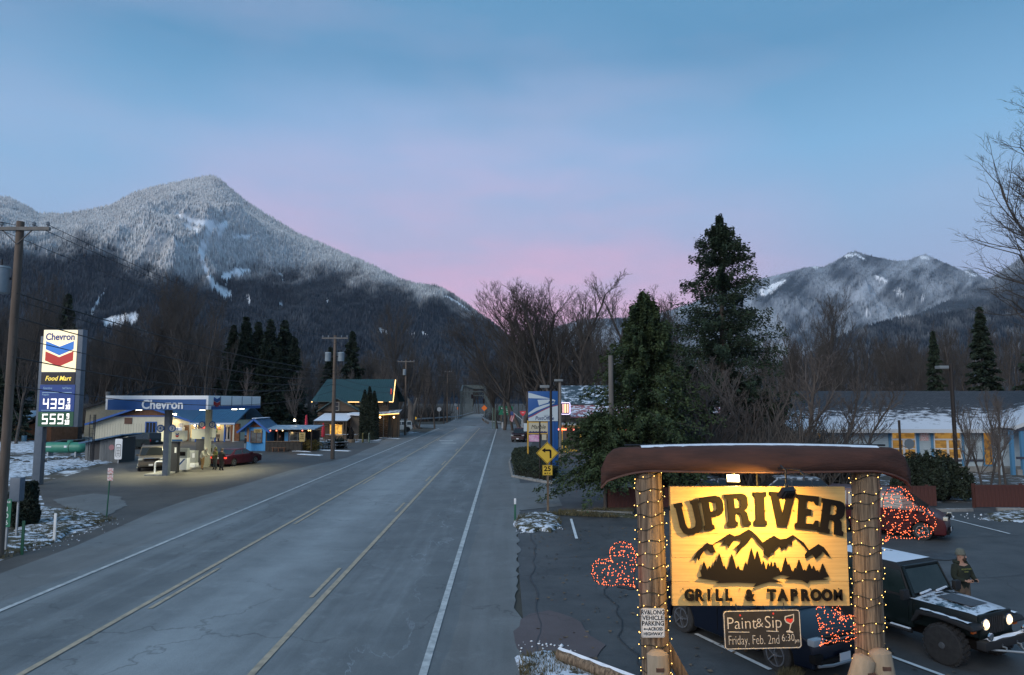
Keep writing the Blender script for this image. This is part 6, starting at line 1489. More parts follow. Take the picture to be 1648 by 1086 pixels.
mb = MB(); mb.box(.0, w, 2.6, 2.7, 0, 2.1); mb.build('back_wall', mat('stand_back_wall', (.03, .03, .03), (.06, .05, .045), rough=.9, scale=3), st)
mb = MB(); mb.box(w*.33, w*.46, 1.0, 1.1, .9, 2.0); mb.build('blue_panel', M_KB, st)
window(st, w*.62, .9, 1.1, 1.6, .85, M_GALV, mat('stand_window', (.08, .11, .12), (.02, .02, .02), rough=.2, scale=3), 2, 1, .04)
for i, (f, c) in enumerate(((.12, (1, .12, .03)), (.25, (1, .12, .03)), (.38, (1, .7, .3)), (.80, (1, .12, .03)), (.93, (1, .55, .10)), (.97, (1, .5, .08)))):
    mb = MB(); mb.sphere((w*f, -.42, ZV(692.5, KY)), .06, 8, 6); mb.build('lantern_bulb', lampglow('lantern_%d' % i, c, 5), st)
mb = MB(); mb.sphere((w*.42, 2.9, ZV(676, KY+3)), .13, 8, 6); yl = mb.build('yard_lamp', lampglow('yard_lamp_glow', (1, .82, .55), 14), st)
point(st, (w*.5, .8, 1.9), 10, (1, .6, .25), .15)
t = thing('picnic_bench', 'rust brown bench in front of the barbecue counter', 'bench', (b0+w*.34, KY-.9, 0)); mb = MB(); mb.box(-.75, .75, -.15, .15, .40, .45); mb.build('seat', M_BROWNW, t)
for s in (-.6, 0, .6): mb = MB(); mb.box(s-.04, s+.04, -.12, .12, 0, .40); mb.build('leg', M_BROWNW, t)
t = thing('menu_board', 'tan tapered menu board on a thin post in front of the stand', 'menu board', (XU(488, KY-.8), KY-.8, 0))
shape([[(-.27, 1.05), (.27, 1.05), (.34, 2.0), (-.34, 2.0)]], M_SGN, t, (0, 0, 0), name='board', ext=.02); mb = MB(); mb.box(-.04, .04, .0, .04, 0, 1.1); mb.build('post', M_DMET, t)
for i, s in enumerate(('BBQ', 'RIBS', 'PORK')): text(s, .20, M_BLACK, t, (0, -.03, 1.80-.22*i), ext=.004, sx=.9)
def umbrella(lab, u, Y, z0, z1):
    t = thing('closed_parasol', lab, 'parasol', (XU(u, Y), Y, 0)); mb = MB(); mb.lathe([(.16, z0), (.26, z0+.15), (.24, z0+1.0), (.10, z1-.1), (.03, z1)], 10); mb.build('canopy', mat('red_canvas', (.42, .025, .045), rough=.8), t, smooth=True)
    mb = MB(); mb.tube([(0, 0, 0), (0, 0, z0+.1)], .03, 8); mb.build('pole', M_WOOD, t)
umbrella('folded red parasol behind the right end of the food stand awning', 494, 78, 1.0, 4.0-.2)
umbrella('folded red parasol in front of the lit lodge terrace', 521.5, 96.5, .35, 2.35)
# far left house
hx = XU(30, 92); t = thing('small_house', 'small tan house with a snow covered roof at the far left', 'house', (hx, 92, 0))
mb = MB(); mb.box(-3.4, .9, 0, 6, 0, ZV(686, 92)); mb.build('wall', mat('tan_wall', (.28, .21, .13), (.34, .26, .17), rough=.9, scale=2), t)
mb = MB(); mb.prism([(.9, 0), (4.4, 0), (4.4, ZV(668, 92)), (1.0, ZV(683, 92))], 'y', .3, 6); mb.build('wall', mat('rust_brown_wall', (.20, .075, .03), (.28, .12, .06), rough=.9, scale=2), t)
mb = MB(); mb.prism([(-.6, ZV(684, 92)), (-.6, ZV(682, 92)), (3.5, ZV(660, 98)), (8, ZV(675, 98)), (3.5, ZV(661, 98)-.2)], 'x', -7, 1.1); mb.build('roof', mat('snowy_roof', (.06, .06, .06), (.09, .09, .09), rough=.9, snow=.8, snow_scale=1.5), t)
mb = MB(); mb.beam((1.0, .2, ZV(684, 92)), (4.8, .2, ZV(666, 92)), .1, .3); mb.build('barge_board', M_BLACK, t)
t = thing('barrel', 'pale blue plastic drum beside the small house', 'barrel', (XU(43, 90), 90, 0)); mb = MB(); mb.lathe([(.27, 0), (.30, .1), (.30, .8), (.26, .9)], 14); mb.build('drum', mat('blue_drum', (.10, .22, .30), rough=.5), t, smooth=True)
mb = MB(); mb.lathe([(.25, .9), (.25, .93)], 14); mb.build('lid', M_BLACK, t)
t = thing('board_fence', 'dark grey board fence between the small house and the shop', 'fence', (XU(62, 98), 98, 0)); fm = mat('grey_fence_boards', (.055, .052, .048), (.085, .08, .075), rough=.95, scale=3)
bm_ = MB().box(-.10, .10, -.02, .02, 0, 1.9).mesh('board', fm)
for i in range(28): obj('board', bm_, t, (.235*i, 0, 0))
for i in range(4): MB().box(-.05, .05, .02, .12, 0, 2.0).build('post', fm, t, loc=(2.1*i, 0, 0))
t = thing('dumpster', 'low dark dumpster behind the propane tank', 'dumpster', (XU(118, 74), 74, 0)); mb = MB(); mb.prism([(-.6, 0), (.6, 0), (.7, 1.2), (-.7, 1.0)], 'x', -1.1, 1.1); mb.build('bin', mat('dark_dumpster', (.02, .025, .03), rough=.6), t, bevel=.02)
mb = MB(); mb.box(-1.12, 1.12, -.72, .72, 1.18, 1.24); mb.build('lid', M_DMET, t)
# ------------------------------------------------------------------ price pylon and left verge
PY = 44.6; sx0, sx1 = XU(68.5, PY, 560), XU(124.5, PY, 560); pyl = thing('price_sign', 'tall illuminated gas price pylon with emblem and two price rows', 'price sign', (XU(57, PY, 778), PY, 0))
ox = pyl.location.x; cxs = (sx0+sx1)/2-ox; sw = sx1-sx0
zt = ZV(531, PY); z2 = ZV(599, PY); z3 = ZV(619, PY); z4 = ZV(662, PY); z5 = ZV(686, PY)
mb = MB(); mb.box(-.24, .24, -.0, .42, -.1, zt-.4); mb.build('column', M_STEELB, pyl, bevel=.01)
mb = MB(); mb.box(cxs-sw/2, cxs+sw/2+.30, .02, .50, z5-.04, zt+.04); mb.build('cabinet', M_STEELB, pyl, bevel=.02)
def lit(name, c, es, base=(.5, .5, .5)): return mat(name, base, rough=.4, emit=c, es=es)
M_LY = lit('lit_cream_face', (1, .80, .42), .95, (.7, .65, .5)); fy = -.015
mb = MB(); mb.box(cxs-sw/2+.04, cxs+sw/2-.04, fy, .02, z2+.03, zt); mb.build('lit_face', M_LY, pyl)
M_TB = lit('lit_text_blue', (.01, .04, .22), .5, (.01, .03, .15)); M_LB = lit('lit_blue', (.03, .22, .62), .62, (.02, .1, .4)); M_LR = lit('lit_red', (.48, .03, .015), .62, (.3, .02, .02)); M_LW = lit('lit_digits', (1, .92, .86), 1.5, (.8, .8, .8)); M_LP = lit('lit_pale_text', (.35, .55, .75), .35, (.2, .3, .4))
text('Chevron', .62, M_TB, pyl, (cxs, fy-.01, zt-.46), ext=.004, off=.018, sx=.86)
cw_ = sw*.80; zc = zt-1.55; h = 1.66
sh = lambda p, m, n: shape([p], m, pyl, (cxs, fy-.012, zc), name=n, ext=.004)
sh([(-cw_/2, h*.50), (0, h*.28), (cw_/2, h*.50), (cw_/2, h*.18), (0, -.06*h), (-cw_/2, h*.18)], M_LB, 'upper_chevron')
sh([(-cw_/2, h*.10), (0, -h*.13), (cw_/2, h*.10), (cw_/2, -h*.26), (0, -h*.5), (-cw_/2, -h*.26)], M_LR, 'lower_chevron')
mb = MB(); mb.box(cxs-sw/2+.04, cxs+sw/2-.04, fy, .02, z3+.03, z2-.03); mb.build('food_mart_panel', lit('dark_panel', (.01, .01, .015), .3, (.01, .01, .015)), pyl)
text('Food Mart', .42, lit('lit_yellow_text', (1, .72, .12), .9, (.6, .5, .1)), pyl, (cxs, fy-.01, (z2+z3)/2), ext=.004, off=.006, sx=.92, shear=.25)
mb = MB(); mb.box(cxs-sw/2, cxs+sw/2, fy, .02, z4+.0, z3-.0); mb.build('blue_panel', lit('lit_navy', (.010, .045, .21), .5, (.01, .035, .15)), pyl)
mb = MB(); mb.box(cxs-sw/2, cxs+sw/2, fy, .02, z5, z4-.02); mb.build('green_panel', lit('lit_dark_green', (.008, .06, .035), .5, (.01, .06, .03)), pyl)
text('Gasoline', .20, M_LP, pyl, (cxs-.62, fy-.01, z3-.22), ext=.003, sx=.85); text('Self Serve', .20, M_LP, pyl, (cxs+.62, fy-.01, z3-.22), ext=.003, sx=.75)
mb = MB(); mb.box(cxs-.95, cxs+.95, fy-.012, fy, z3-.52, z3-.48); mb.box(cxs-.95, cxs+.95, fy-.012, fy, z4+.06, z4+.09); mb.build('divider', M_LP, pyl)
text('Regular', .17, M_LP, pyl, (cxs-.72, fy-.01, z3-.63), ext=.003, sx=.9); text('Diesel', .20, mat('dim_green_text', (.1, .2, .15), emit=(.25, .5, .35), es=.3), pyl, (cxs-.72, fy-.01, z4-.14), ext=.003, sx=.95)
# LED digits from little lamps on a 5 x 7 grid
DG = {'4': ['10001', '10001', '10001', '11111', '00001', '00001', '00001'], '3': ['11111', '00001', '00001', '11111', '00001', '00001', '11111'],
      '9': ['11111', '10001', '10001', '11111', '00001', '00001', '11111'], '5': ['11111', '10000', '10000', '11111', '00001', '00001', '11111'], '1': ['010', '110', '010', '010', '010', '010', '111'], '0': ['111', '101', '101', '101', '101', '101', '111'], '9s': ['111', '101', '101', '111', '001', '001', '111']}
def led(s, x, z, w, h):
    g = DG[s]; nc = len(g[0]); mb = MB(); dx = w/nc; dz = h/7
    for r_, row in enumerate(g):
        for c_, b in enumerate(row):
            if b == '1': mb.box(x+c_*dx+dx*.08, x+c_*dx+dx*.94, fy-.02, fy, z+h-(r_+1)*dz+dz*.08, z+h-r_*dz-dz*.02)
    mb.build('digit', M_LW, pyl)
for base, ds in ((z4+.16, '439'), (z5+.14, '559')):
    hh = .66
    for i, d in enumerate(ds): led(d, cxs-.86+.50*i, base, .36, hh)
    led('9s', cxs+.70, base+.36, .17, .32); led('1', cxs+.60, base-.02, .12, .30); led('0', cxs+.73, base-.02, .16, .30)
# left utility pole and others -------------------------------------
def insul(mb, x, y, z): mb.lathe([(.03, z), (.03, z+.06), (.075, z+.08), (.05, z+.13), (.07, z+.15), (.03, z+.2)], 8, (x, y, 0))
def transformer(par, x, y, z, r=.24, h=.75, nm='transformer'):
    m = mat('transformer_grey', (.22, .27, .30), (.28, .33, .36), rough=.5, scale=3); mb = MB(); mb.lathe([(r*.96, z), (r, z+.03), (r, z+h), (r*1.05, z+h+.02), (r*.9, z+h+.09), (.02, z+h+.12)], 16, (x, y, 0)); o = mb.build(nm, m, par, smooth=True)
    mb = MB(); mb.lathe([(.04, z+h+.1), (.04, z+h+.34), (.02, z+h+.36)], 7, (x, y, 0)); mb.build('bushing', M_DMET, o); mb = MB(); mb.beam((x, y, z+h*.6), (0, 0, z+h*.6), .05, .09); mb.build('bracket', M_DMET, o); return o
def upole(lab, x, y, H, arms=(1.2,), r0=.19, r1=.12, lean=(0, 0), trs=(), rotz=0, group=None, m=None):
    t = thing('utility_pole', lab, 'utility pole', (x, y, 0), rotz, group); mb = MB(); mb.tube([(0, 0, -.3), (lean[0]*.5, lean[1]*.5, H*.5), (lean[0], lean[1], H)], [r0, (r0+r1)/2, r1], 12); mb.build('pole', m or M_POLE, t, smooth=True, angle=50)
    for i, a in enumerate(arms):
        z = H-.35-i*.8; mb = MB(); mb.box(lean[0]-a, lean[0]+a, -.18, -.07, z, z+.12); arm = mb.build('crossarm', mat('grey_crossarm', (.14, .13, .12), (.19, .18, .165), rough=.9, scale=4), t)
        mb = MB()
        for s in (-.93, -.5, .5, .93): insul(mb, lean[0]+s*a, -.12, z+.12)
        mb.build('insulators', mat('grey_insulator', (.18, .2, .22), rough=.3), arm)
        mb = MB(); mb.beam((lean[0]-a*.45, -.13, z+.0), (lean[0], -.12, z-.5), .03); mb.beam((lean[0]+a*.45, -.13, z+.0), (lean[0], -.12, z-.5), .03); mb.build('brace', M_DMET, arm)
    for tr in trs: transformer(t, *tr)
    return t
zL = ZV(372, 24.2)
pL = upole('weathered utility pole with crossarm and grey transformer at the left edge', XU(-2, 24.2, 885), 24.2, zL+.35, (1.15,), .155, .125, trs=((-.50, -.1, ZV(472, 24.2), .30, .86),))
x2, x3 = XU(535, 64.5, 737), XU(652, 109, 700)
z2p = ZV(541, 64.5); p2 = upole('utility pole with two transformers standing between food stand and lodge', x2, 64.5, z2p+.1, (1.22,), .20, .14, trs=((-.62, -.05, z2p-2.35, .28, .75), (.62, -.05, z2p-2.35, .28, .75), (.25, .35, z2p-2.3, .24, .7)))
z3p = ZV(580, 109); p3 = upole('utility pole with one transformer beside the white suv', x3, 109, z3p+.1, (1.35,), .20, .14, trs=((-.2, -.25, z3p-2.3, .26, .8),))
x4 = XU(720, 175); z4p = ZV(597, 175); p4 = upole('distant utility pole left of the bridge', x4, 175, z4p+.1, (1.0,), .20, .14)
p5 = upole('pale utility pole rising behind the cedar next to the drive', XU(986, 35.6, 822), 35.6, ZV(572, 35.6), (), .15, .125, m=mat('grey_pole_wood', (.10, .095, .088), (.17, .16, .15), rough=.9, scale=5, stretch=(1, 1, .1)))
p6 = upole('small distant utility pole with transformer above the storage building', XU(205, 150), 150, ZV(622, 150), (.9,), .18, .13, trs=((-.35, 0, ZV(632, 150), .28, .8),))
def wire(lab, a, b, sag, r=.012, group='overhead wires along the road', n=14):
    t0 = Vector(a); d = Vector(b)-t0; mb = MB(); mb.tube([tuple(d*(i/n)+Vector((0, 0, -4*sag*(i/n)*(1-i/n)))) for i in range(n+1)], r, 4)
    o = mb.build('overhead_wire', mat('wire_black', (.012, .012, .013), rough=.6)); o.location = t0; tag(o, lab, 'wire', group)
xl = XU(-2, 24.2, 885)
W1 = 'overhead wire from the left edge pole to the pole with two transformers'
for s in (-1.07, 1.07, .55): wire(W1, (xl+s, 24.1, zL+.2), (x2+s*1.05, 64.4, z2p-.05), .7, .011, 'top wires from the left edge pole')
for k, (z, e) in enumerate(((2.35, 4.2), (2.6, 4.5), (3.2, 5.0), (3.9, 5.3), (4.6, 5.5), (5.6, 6.1))):
    wire('slack cable from the left edge pole past the price sign, %s from the top' % ORD[k], (xl+.1, 24.1, zL-z+.1), (x2, 64.4, z2p-e+1.0), .5+.1*k, .016 if k % 2 else .022, 'low cables in front of the price sign')
for s in (-1.1, 1.1): wire('overhead wire between the two roadside poles by the lodge', (x2+s, 64.5, z2p), (x3+s, 109, z3p), .8, .012, 'top wires by the lodge')
for z in (4.3, 5.0): wire('sagging cable between the two roadside poles by the lodge', (x2, 64.5, z2p-z+.6), (x3, 109, z3p-z+.6), .8, .02, 'low cables by the lodge')
for z in (.3, 4.2, 4.8): wire('overhead wire from the lodge pole toward the bridge pole', (x3, 109, z3p-z), (x4, 175, z4p-z*.8), 1.6, .016, 'wires toward the bridge')
for z in (.5, 1.5, 2.1): wire('overhead wire crossing the valley behind the road toward the right', (x3, 109, z3p-z-1.6), (XU(990, 100), 100, z3p-z-1.0), 1.2, .016, 'wires crossing above the road')
for z in (0, .8): wire('overhead wire leaving the frame at the upper left', (xl-.9+z, 24.1, zL+.2), (xl-16, 6, zL+3), .4, .011, 'wires leaving at the upper left')
for s in (-.5, .6): wire('service wire running from the pole with two transformers to the shop', (x2, 64.5, z2p-2.9+s*.3), (px(300) if False else -42.0, 92, 5.2+s*.3), .9, .014, 'service wires to the shop')
# verge furniture
x, y = G(37, 848); t = thing('shrub', 'dark clipped evergreen shrub at the foot of the price sign', 'shrub', (x, y, 0))
def leafball(name, n, shell, m, seed, leaf=.07, parent=None, kind=None):
    g = np.random.default_rng(seed); C = shell(g, n); Dn = g.normal(0, 1, (n, 3)); Dn /= np.linalg.norm(Dn, axis=1, keepdims=True); Q = np.cross(Dn, g.normal(0, 1, (n, 3))); Q /= np.linalg.norm(Q, axis=1, keepdims=True)
    s = leaf*g.uniform(.6, 1.4, (n, 1)); V = np.stack([C-Dn*s, C+Q*s*.45, C+Dn*s, C-Q*s*.45], 1).reshape(-1, 3)
    return obj(name, npmesh(name, V, np.arange(4*n).reshape(n, 4), m), parent)
M_SHR = mat('dark_shrub_leaves', (.006, .012, .006), (.016, .028, .012), rough=.8, scale=4)
def sh1(g, n):
    a = g.uniform(0, 6.28, n); h = g.random(n); r = (.56+.12*np.sin(a*3+h*5))*np.sqrt(g.uniform(.45, 1, n))*np.clip(1.15-abs(h-.45)*.9, .3, 1); return np.stack([r*np.cos(a), r*np.sin(a), h*1.85+.05], 1)
leafball('foliage', 9000, sh1, M_SHR, 1, .06, t); mb = MB(); mb.tube([(0, 0, 0), (0, 0, 1.3)], .06, 6); mb.build('stem', M_BARK, t)
def plate_sign(name, lab, cat, x, y, z, w, h, m, ph=None, post=M_GALV, pw=.03, rot=0):
    t = thing(name, lab, cat, (x, y, 0), rot); mb = MB(); mb.box(-pw, pw, 0, pw*2, -.2, ph or z+h); mb.build('post', post, t); shape([rrect(w, h, min(w, h)*.08)], m, t, (0, -.012, z), name='plate', ext=.006); return t
x, y = XU(11, 25, 840), 25.0; z0 = ZV(848, y); z1 = ZV(803, y)
t = plate_sign('mile_marker', 'narrow green mile marker reading 106 by the utility pole', 'mile marker', x, y, z0, .27, z1-z0, M_GREENP)
for i, c in enumerate(('MILE', '1', '0', '6')): text(c, .10 if i == 0 else .22, M_WHITEM, t, (0, -.022, z1-.10-(0 if i == 0 else .02+.235*i)), ext=.002, off=.002)
x, y = XU(10, 27, 800), 27.5; t = thing('meter_box', 'grey metal meter box on the back of the left utility pole', 'meter box', (x+.15, y, 0)); mb = MB(); mb.box(-.30, .10, -.15, .15, ZV(806, y), ZV(768, y)); mb.build('box', M_STEELB, t, bevel=.02); mb = MB(); mb.box(-.06, .0, -.02, .04, 0, ZV(806, y)); mb.build('post', M_GALV, t)
def stake(lab, u, v0, v1, m, w=.06, cap=None):
    x, y = G(u, v0); H = ZV(v1, y); t = thing('marker_post', lab, 'marker post', (x, y, 0)); mb = MB(); mb.box(-w, w, -.02, .02, -.1, H if not cap else H-.25); mb.build('post', m, t, bevel=.008)
    if cap: mb = MB(); mb.box(-w-.003, w+.003, -.024, .024, H-.25, H); mb.build('cap', cap, t, bevel=.008)
M_GP = mat('green_marker', (.015, .10, .055), rough=.6)
stake('dark green marker post nearest the camera on the left verge', 35, 893, 838, M_GP, .05)
stake('white marker post on the snowy left verge', 87, 873, 826, M_WP, .05)
stake('green marker post with a white cap on the kerb island', 829, 840, 802, M_GP, .045, M_WP)
x, y = G(171, 836); t = thing('parking_notice', 'small red and white notice on a thin post beside the forecourt entrance', 'notice', (x, y, 0)); H = ZV(753, y); mb = MB(); mb.tube([(0, 0, -.1), (.08, 0, H)], .03, 7); mb.build('post', M_GP, t)
M_PRW = mat('red_white_print', (.55, .20, .19), (.62, .58, .56), rough=.6, scale=14, lo=.45, hi=.52)
for z in (H-.26, H-.56): shape([rrect(.26, .26, .02)], M_PRW, t, (.10, -.04, z), name='plate', ext=.004)
# people ------------------------------------------------------------
M_SKIN = mat('skin', (.36, .20, .14), rough=.6)
def person(label, loc, rotz, J, shirt, pants, shoe, group=None, scale=1., fingers=False, hairm=None, extra=None, rad=1.):
    """one continuous skinned body; local -y is forward. J overrides joint positions"""
    P0 = dict(pel=(0, 0, .95), wai=(0, 0, 1.08), che=(0, .01, 1.28), nek=(0, .01, 1.47), hd0=(0, -.01, 1.56), hd1=(0, -.01, 1.66), hd2=(0, 0, 1.74),
              shL=(.17, 0, 1.42), elL=(.24, .02, 1.16), wrL=(.25, -.06, .92), haL=(.25, -.09, .83), shR=(-.17, 0, 1.42), elR=(-.24, .02, 1.16), wrR=(-.25, -.06, .92), haR=(-.25, -.09, .83),
              hiL=(.09, 0, .90), knL=(.11, -.02, .50), anL=(.12, .02, .10), toL=(.13, -.13, .04), hiR=(-.09, 0, .90), knR=(-.11, -.02, .50), anR=(-.12, .02, .10), toR=(-.13, -.13, .04))
    P0.update(J); rd = dict(pel=(.15, .12), wai=(.145, .115), che=(.17, .125), nek=(.065, .065), hd0=(.075, .085), hd1=(.088, .10), hd2=(.06, .07), sh=(.085, .08), el=(.058, .058), wr=(.038, .034), ha=(.040, .026), hi=(.105, .10), kn=(.072, .072), an=(.052, .055), to=(.045, .035))
    names = list(P0); E_ = [('pel', 'wai'), ('wai', 'che'), ('che', 'nek'), ('nek', 'hd0'), ('hd0', 'hd1'), ('hd1', 'hd2')]
    for s in 'LR': E_ += [('che', 'sh'+s), ('sh'+s, 'el'+s), ('el'+s, 'wr'+s), ('wr'+s, 'ha'+s), ('pel', 'hi'+s), ('hi'+s, 'kn'+s), ('kn'+s, 'an'+s), ('an'+s, 'to'+s)]
    pts = dict(P0); cat_ = {}
    if fingers:
        for s, sg in (('L', 1), ('R', -1)):
            w = Vector(P0['wr'+s]); h = Vector(P0['ha'+s]); d = (h-w).normalized(); up = Vector((0, 0, 1)); q = d.cross(up).normalized()
            for k, ln in enumerate((.062, .075, .07, .055)):
                a = h+d*.015+up*(.026-.017*k); b = a+d*ln*.55-q*.004; c = b+d*ln*.3-up*.012+q*(-.02*sg if sg else 0)
                for nm, p in ((f'f{s}{k}a', a), (f'f{s}{k}b', b), (f'f{s}{k}c', c)): pts[nm] = tuple(p); rd[nm] = (.0095, .0095); names.append(nm)
                E_ += [('ha'+s, f'f{s}{k}a'), (f'f{s}{k}a', f'f{s}{k}b'), (f'f{s}{k}b', f'f{s}{k}c')]
            a = w+d*.035+up*.035; b = a+d*.03+up*.015
            for nm, p in ((f't{s}a', a), (f't{s}b', b)): pts[nm] = tuple(p); rd[nm] = (.012, .011); names.append(nm)
            E_ += [('wr'+s, f't{s}a'), (f't{s}a', f't{s}b')]
    me = bpy.data.meshes.new('body'); me.from_pydata([pts[n] for n in names], [(names.index(a), names.index(b)) for a, b in E_], [])
    o = bpy.data.objects.new('body', me); COL.objects.link(o); o.modifiers.new('skin', 'SKIN'); sm = o.modifiers.new('s', 'SUBSURF'); sm.levels = 1; sm.render_levels = 1
    sv = me.skin_vertices[0].data
    for i, n in enumerate(names):
        r = rd.get(n) or rd[n[:2]]; k = rad if n[:2] not in ('hd', 'ne', 'ha', 'wr') and n[0] not in 'ft' else 1; sv[i].radius = (r[0]*k, r[1]*k)
    sv[0].use_root = True
    dg = bpy.context.evaluated_depsgraph_get(); nm = bpy.data.meshes.new_from_object(o.evaluated_get(dg)); bpy.data.objects.remove(o)
    for m in (shirt, pants, M_SKIN, shoe): nm.materials.append(m) if m.name not in [x.name for x in nm.materials if x] or True else None
    # material by nearest bone
    def bone(a, b):
        if a[:2] in ('an',): return 3
        if a[:2] in ('hi', 'kn') or b[:2] == 'hi': return 1
        if a[:2] in ('wr', 'ha') or a[:3] in ('nek', 'hd0', 'hd1') or a[0] in 'ft': return 2
        return 0
    A = np.array([pts[a] for a, b in E_]); B = np.array([pts[b] for a, b in E_]); cls = [bone(a, b) for a, b in E_]; D = B-A; DD = (D*D).sum(1)+1e-9
    idx = []
    for p in nm.polygons:
        c = np.array(p.center); t_ = np.clip(((c-A)*D).sum(1)/DD, 0, 1); q = A+D*t_[:, None]; k = int(np.argmin(((q-c)**2).sum(1)-np.array([.004 if c_ == 2 else 0 for c_ in cls])*0)); idx.append(cls[k])
        if cls[k] == 1 and c[2] > P0['pel'][2]-.04: idx[-1] = 0
        if cls[k] == 0 and E_[k][0] == 'pel' and c[2] < P0['pel'][2]-.05: idx[-1] = 1
    nm.polygons.foreach_set('material_index', idx); nm.polygons.foreach_set('use_smooth', [True]*len(nm.polygons)); nm.update()
    t = thing('person', label, 'person', (loc[0], loc[1], 0), rotz, group); t.scale = (scale,)*3; obj('body', nm, t)
    hd = Vector(pts['hd1'])
    if extra: extra(t, hd, pts)
    return t
def face(t, hd, yaw=0, beard=None):
    M = Matrix.Rotation(yaw, 3, 'Z')
    def f(p): return tuple(hd+M @ Vector(p))
    mb = MB(); c = f((0, -.105, -.015)); mb.add([f((-.014, -.095, -.035)), f((.014, -.095, -.035)), f((0, -.128, -.032)), f((0, -.098, .02))], [(0, 1, 2), (0, 2, 3), (1, 3, 2), (0, 3, 1)]); mb.build('nose', M_SKIN, t, smooth=True)
    for s in (-1, 1):
        mb = MB(); mb.sphere(f((s*.032, -.092, .015)), .011, 6, 4); mb.build('eye', M_BLACK, t); mb = MB(); mb.sphere(f((s*.088, .0, -.005)), (.012, .022, .032), 6, 4); mb.build('ear', M_SKIN, t)
    mb = MB(); mb.cbox(f((0, -.094, -.058)), (.045, .008, .008), M); mb.build('mouth', mat('lips', (.25, .09, .08), rough=.6), t)
    if beard:
        mb = MB(); mb.sphere(f((0, -.055, -.075)), (.068, .062, .055), 10, 7); mb.build('beard', beard, t, smooth=True)
# man by the jeep
x, y = 10.75, 16.95
M_DH = mat('dark_olive_hoodie', (.012, .016, .010), (.022, .028, .018), rough=.95, scale=6)
def ex(t, hd, pts):
    face(t, hd, R(38), mat('brown_beard', (.05, .03, .02), rough=.95))
    M = Matrix.Rotation(R(38), 3, 'Z')
    mb = MB(); mb.lathe([(.108, .02), (.112, .035), (.112, .065), (.104, .07), (.100, .11), (.075, .155), (.03, .175), (.005, .178)], 16, tuple(hd+Vector((0, .004, 0)))); mb.build('beanie', mat('olive_grey_beanie', (.10, .105, .085), (.14, .145, .12), rough=.95, scale=20), t, smooth=True)
    mb = MB(); mb.tube([tuple(hd+Vector((.115*math.cos(R(a)), .03+.115*math.sin(R(a)), -.155))) for a in range(-40, 221, 20)], .045, 8); mb.build('hood', M_DH, t, smooth=True)
    mb = MB(); mb.cbox((.0, -.36, 1.155), (.16, .07, .03)); mb.build('controller', M_BLACK, t, bevel=.01)
    for i, (s, z) in enumerate((('MOUNTAIN', 1.37), ('RIVER', 1.31))):
        text(s, .052 if i == 0 else .045, mat('faded_yellow_print', (.22, .24, .07), rough=.8), t, (0, -.155, z), ext=.002, name='chest_print')
person('bearded man in a grey beanie and dark hoodie standing behind the jeep holding a controller', (x, y), R(12), dict(elL=(.27, -.04, 1.17), wrL=(.15, -.29, 1.12), haL=(.10, -.34, 1.14), elR=(-.27, -.04, 1.17), wrR=(-.15, -.29, 1.12), haR=(-.10, -.34, 1.14)),
       M_DH, mat('tan_trousers', (.14, .10, .07), rough=.9), M_BLACK, None, 1.0, True, None, ex, 1.18)
# at the pumps
def hood(m, up=True):
    def ex(t, hd, pts):
        face(t, hd, 0)
        mb = MB(); c = hd+Vector((0, .022, .005))
        n = 12; rings = [(.125, -.115), (.122, -.04), (.118, .04), (.095, .10), (.05, .14), (.005, .155)]
        vs = []; fs = []
        for r, h in rings:
            for j in range(n):
                a = R(-60+300*j/(n-1)) ; vs.append(tuple(c+Vector((r*math.cos(a), r*math.sin(a)*1.05, h))))
        for i in range(len(rings)-1):
            for j in range(n-1): fs.append((i*n+j, i*n+j+1, (i+1)*n+j+1, (i+1)*n+j))
        mb.add(vs, fs); o = mb.build('hood', m, t, smooth=True, angle=80); md = o.modifiers.new('s', 'SOLIDIFY'); md.thickness = .02
    return ex
def haired(c):
    def ex(t, hd, pts):
        face(t, hd, 0); mb = MB(); mb.sphere(tuple(hd+Vector((0, .02, .03))), (.10, .112, .10), 12, 8); mb.build('hair', mat('dark_hair', c, rough=.9), t, smooth=True)
    return ex
M_PH = mat('pale_grey_hoodie', (.36, .35, .30), (.44, .43, .37), rough=.95, scale=8)
x, y = XU(325, 54.6, 750), 54.6
person('man in a pale hooded top and tan trousers leaning over at the pump', (x, y), R(78), dict(che=(0, -.12, 1.24), nek=(0, -.22, 1.42), hd0=(0, -.27, 1.49), hd1=(0, -.30, 1.57), hd2=(0, -.31, 1.65), shL=(.18, -.17, 1.38), shR=(-.18, -.17, 1.38), elL=(.24, -.30, 1.15), wrL=(.18, -.50, 1.05), haL=(.16, -.58, 1.05), elR=(-.24, -.25, 1.12), wrR=(-.18, -.46, 1.02), haR=(-.16, -.54, 1.02), knL=(.10, -.03, .5), anL=(.12, .10, .10), toL=(.13, -.05, .04), knR=(-.10, -.10, .5), anR=(-.12, -.08, .10), toR=(-.12, -.22, .04)),
       M_PH, mat('ochre_trousers', (.26, .15, .06), rough=.9), mat('brown_boots', (.05, .03, .02), rough=.8), None, 1.02, False, None, hood(M_PH), 1.22)
M_OL = mat('olive_jacket', (.05, .055, .015), (.075, .08, .025), rough=.9, scale=8)
person('person in an olive hooded jacket standing left of the sedan boot', (XU(346, 54.4, 750), 54.4), R(-25), dict(elL=(.26, -.08, 1.16), wrL=(.10, -.26, 1.20), haL=(.03, -.30, 1.24)), M_OL, mat('dark_jeans', (.02, .025, .03), rough=.9), M_BLACK, None, .98, False, None, hood(M_OL), 1.12)
M_BC = mat('black_coat', (.010, .010, .011), rough=.9)
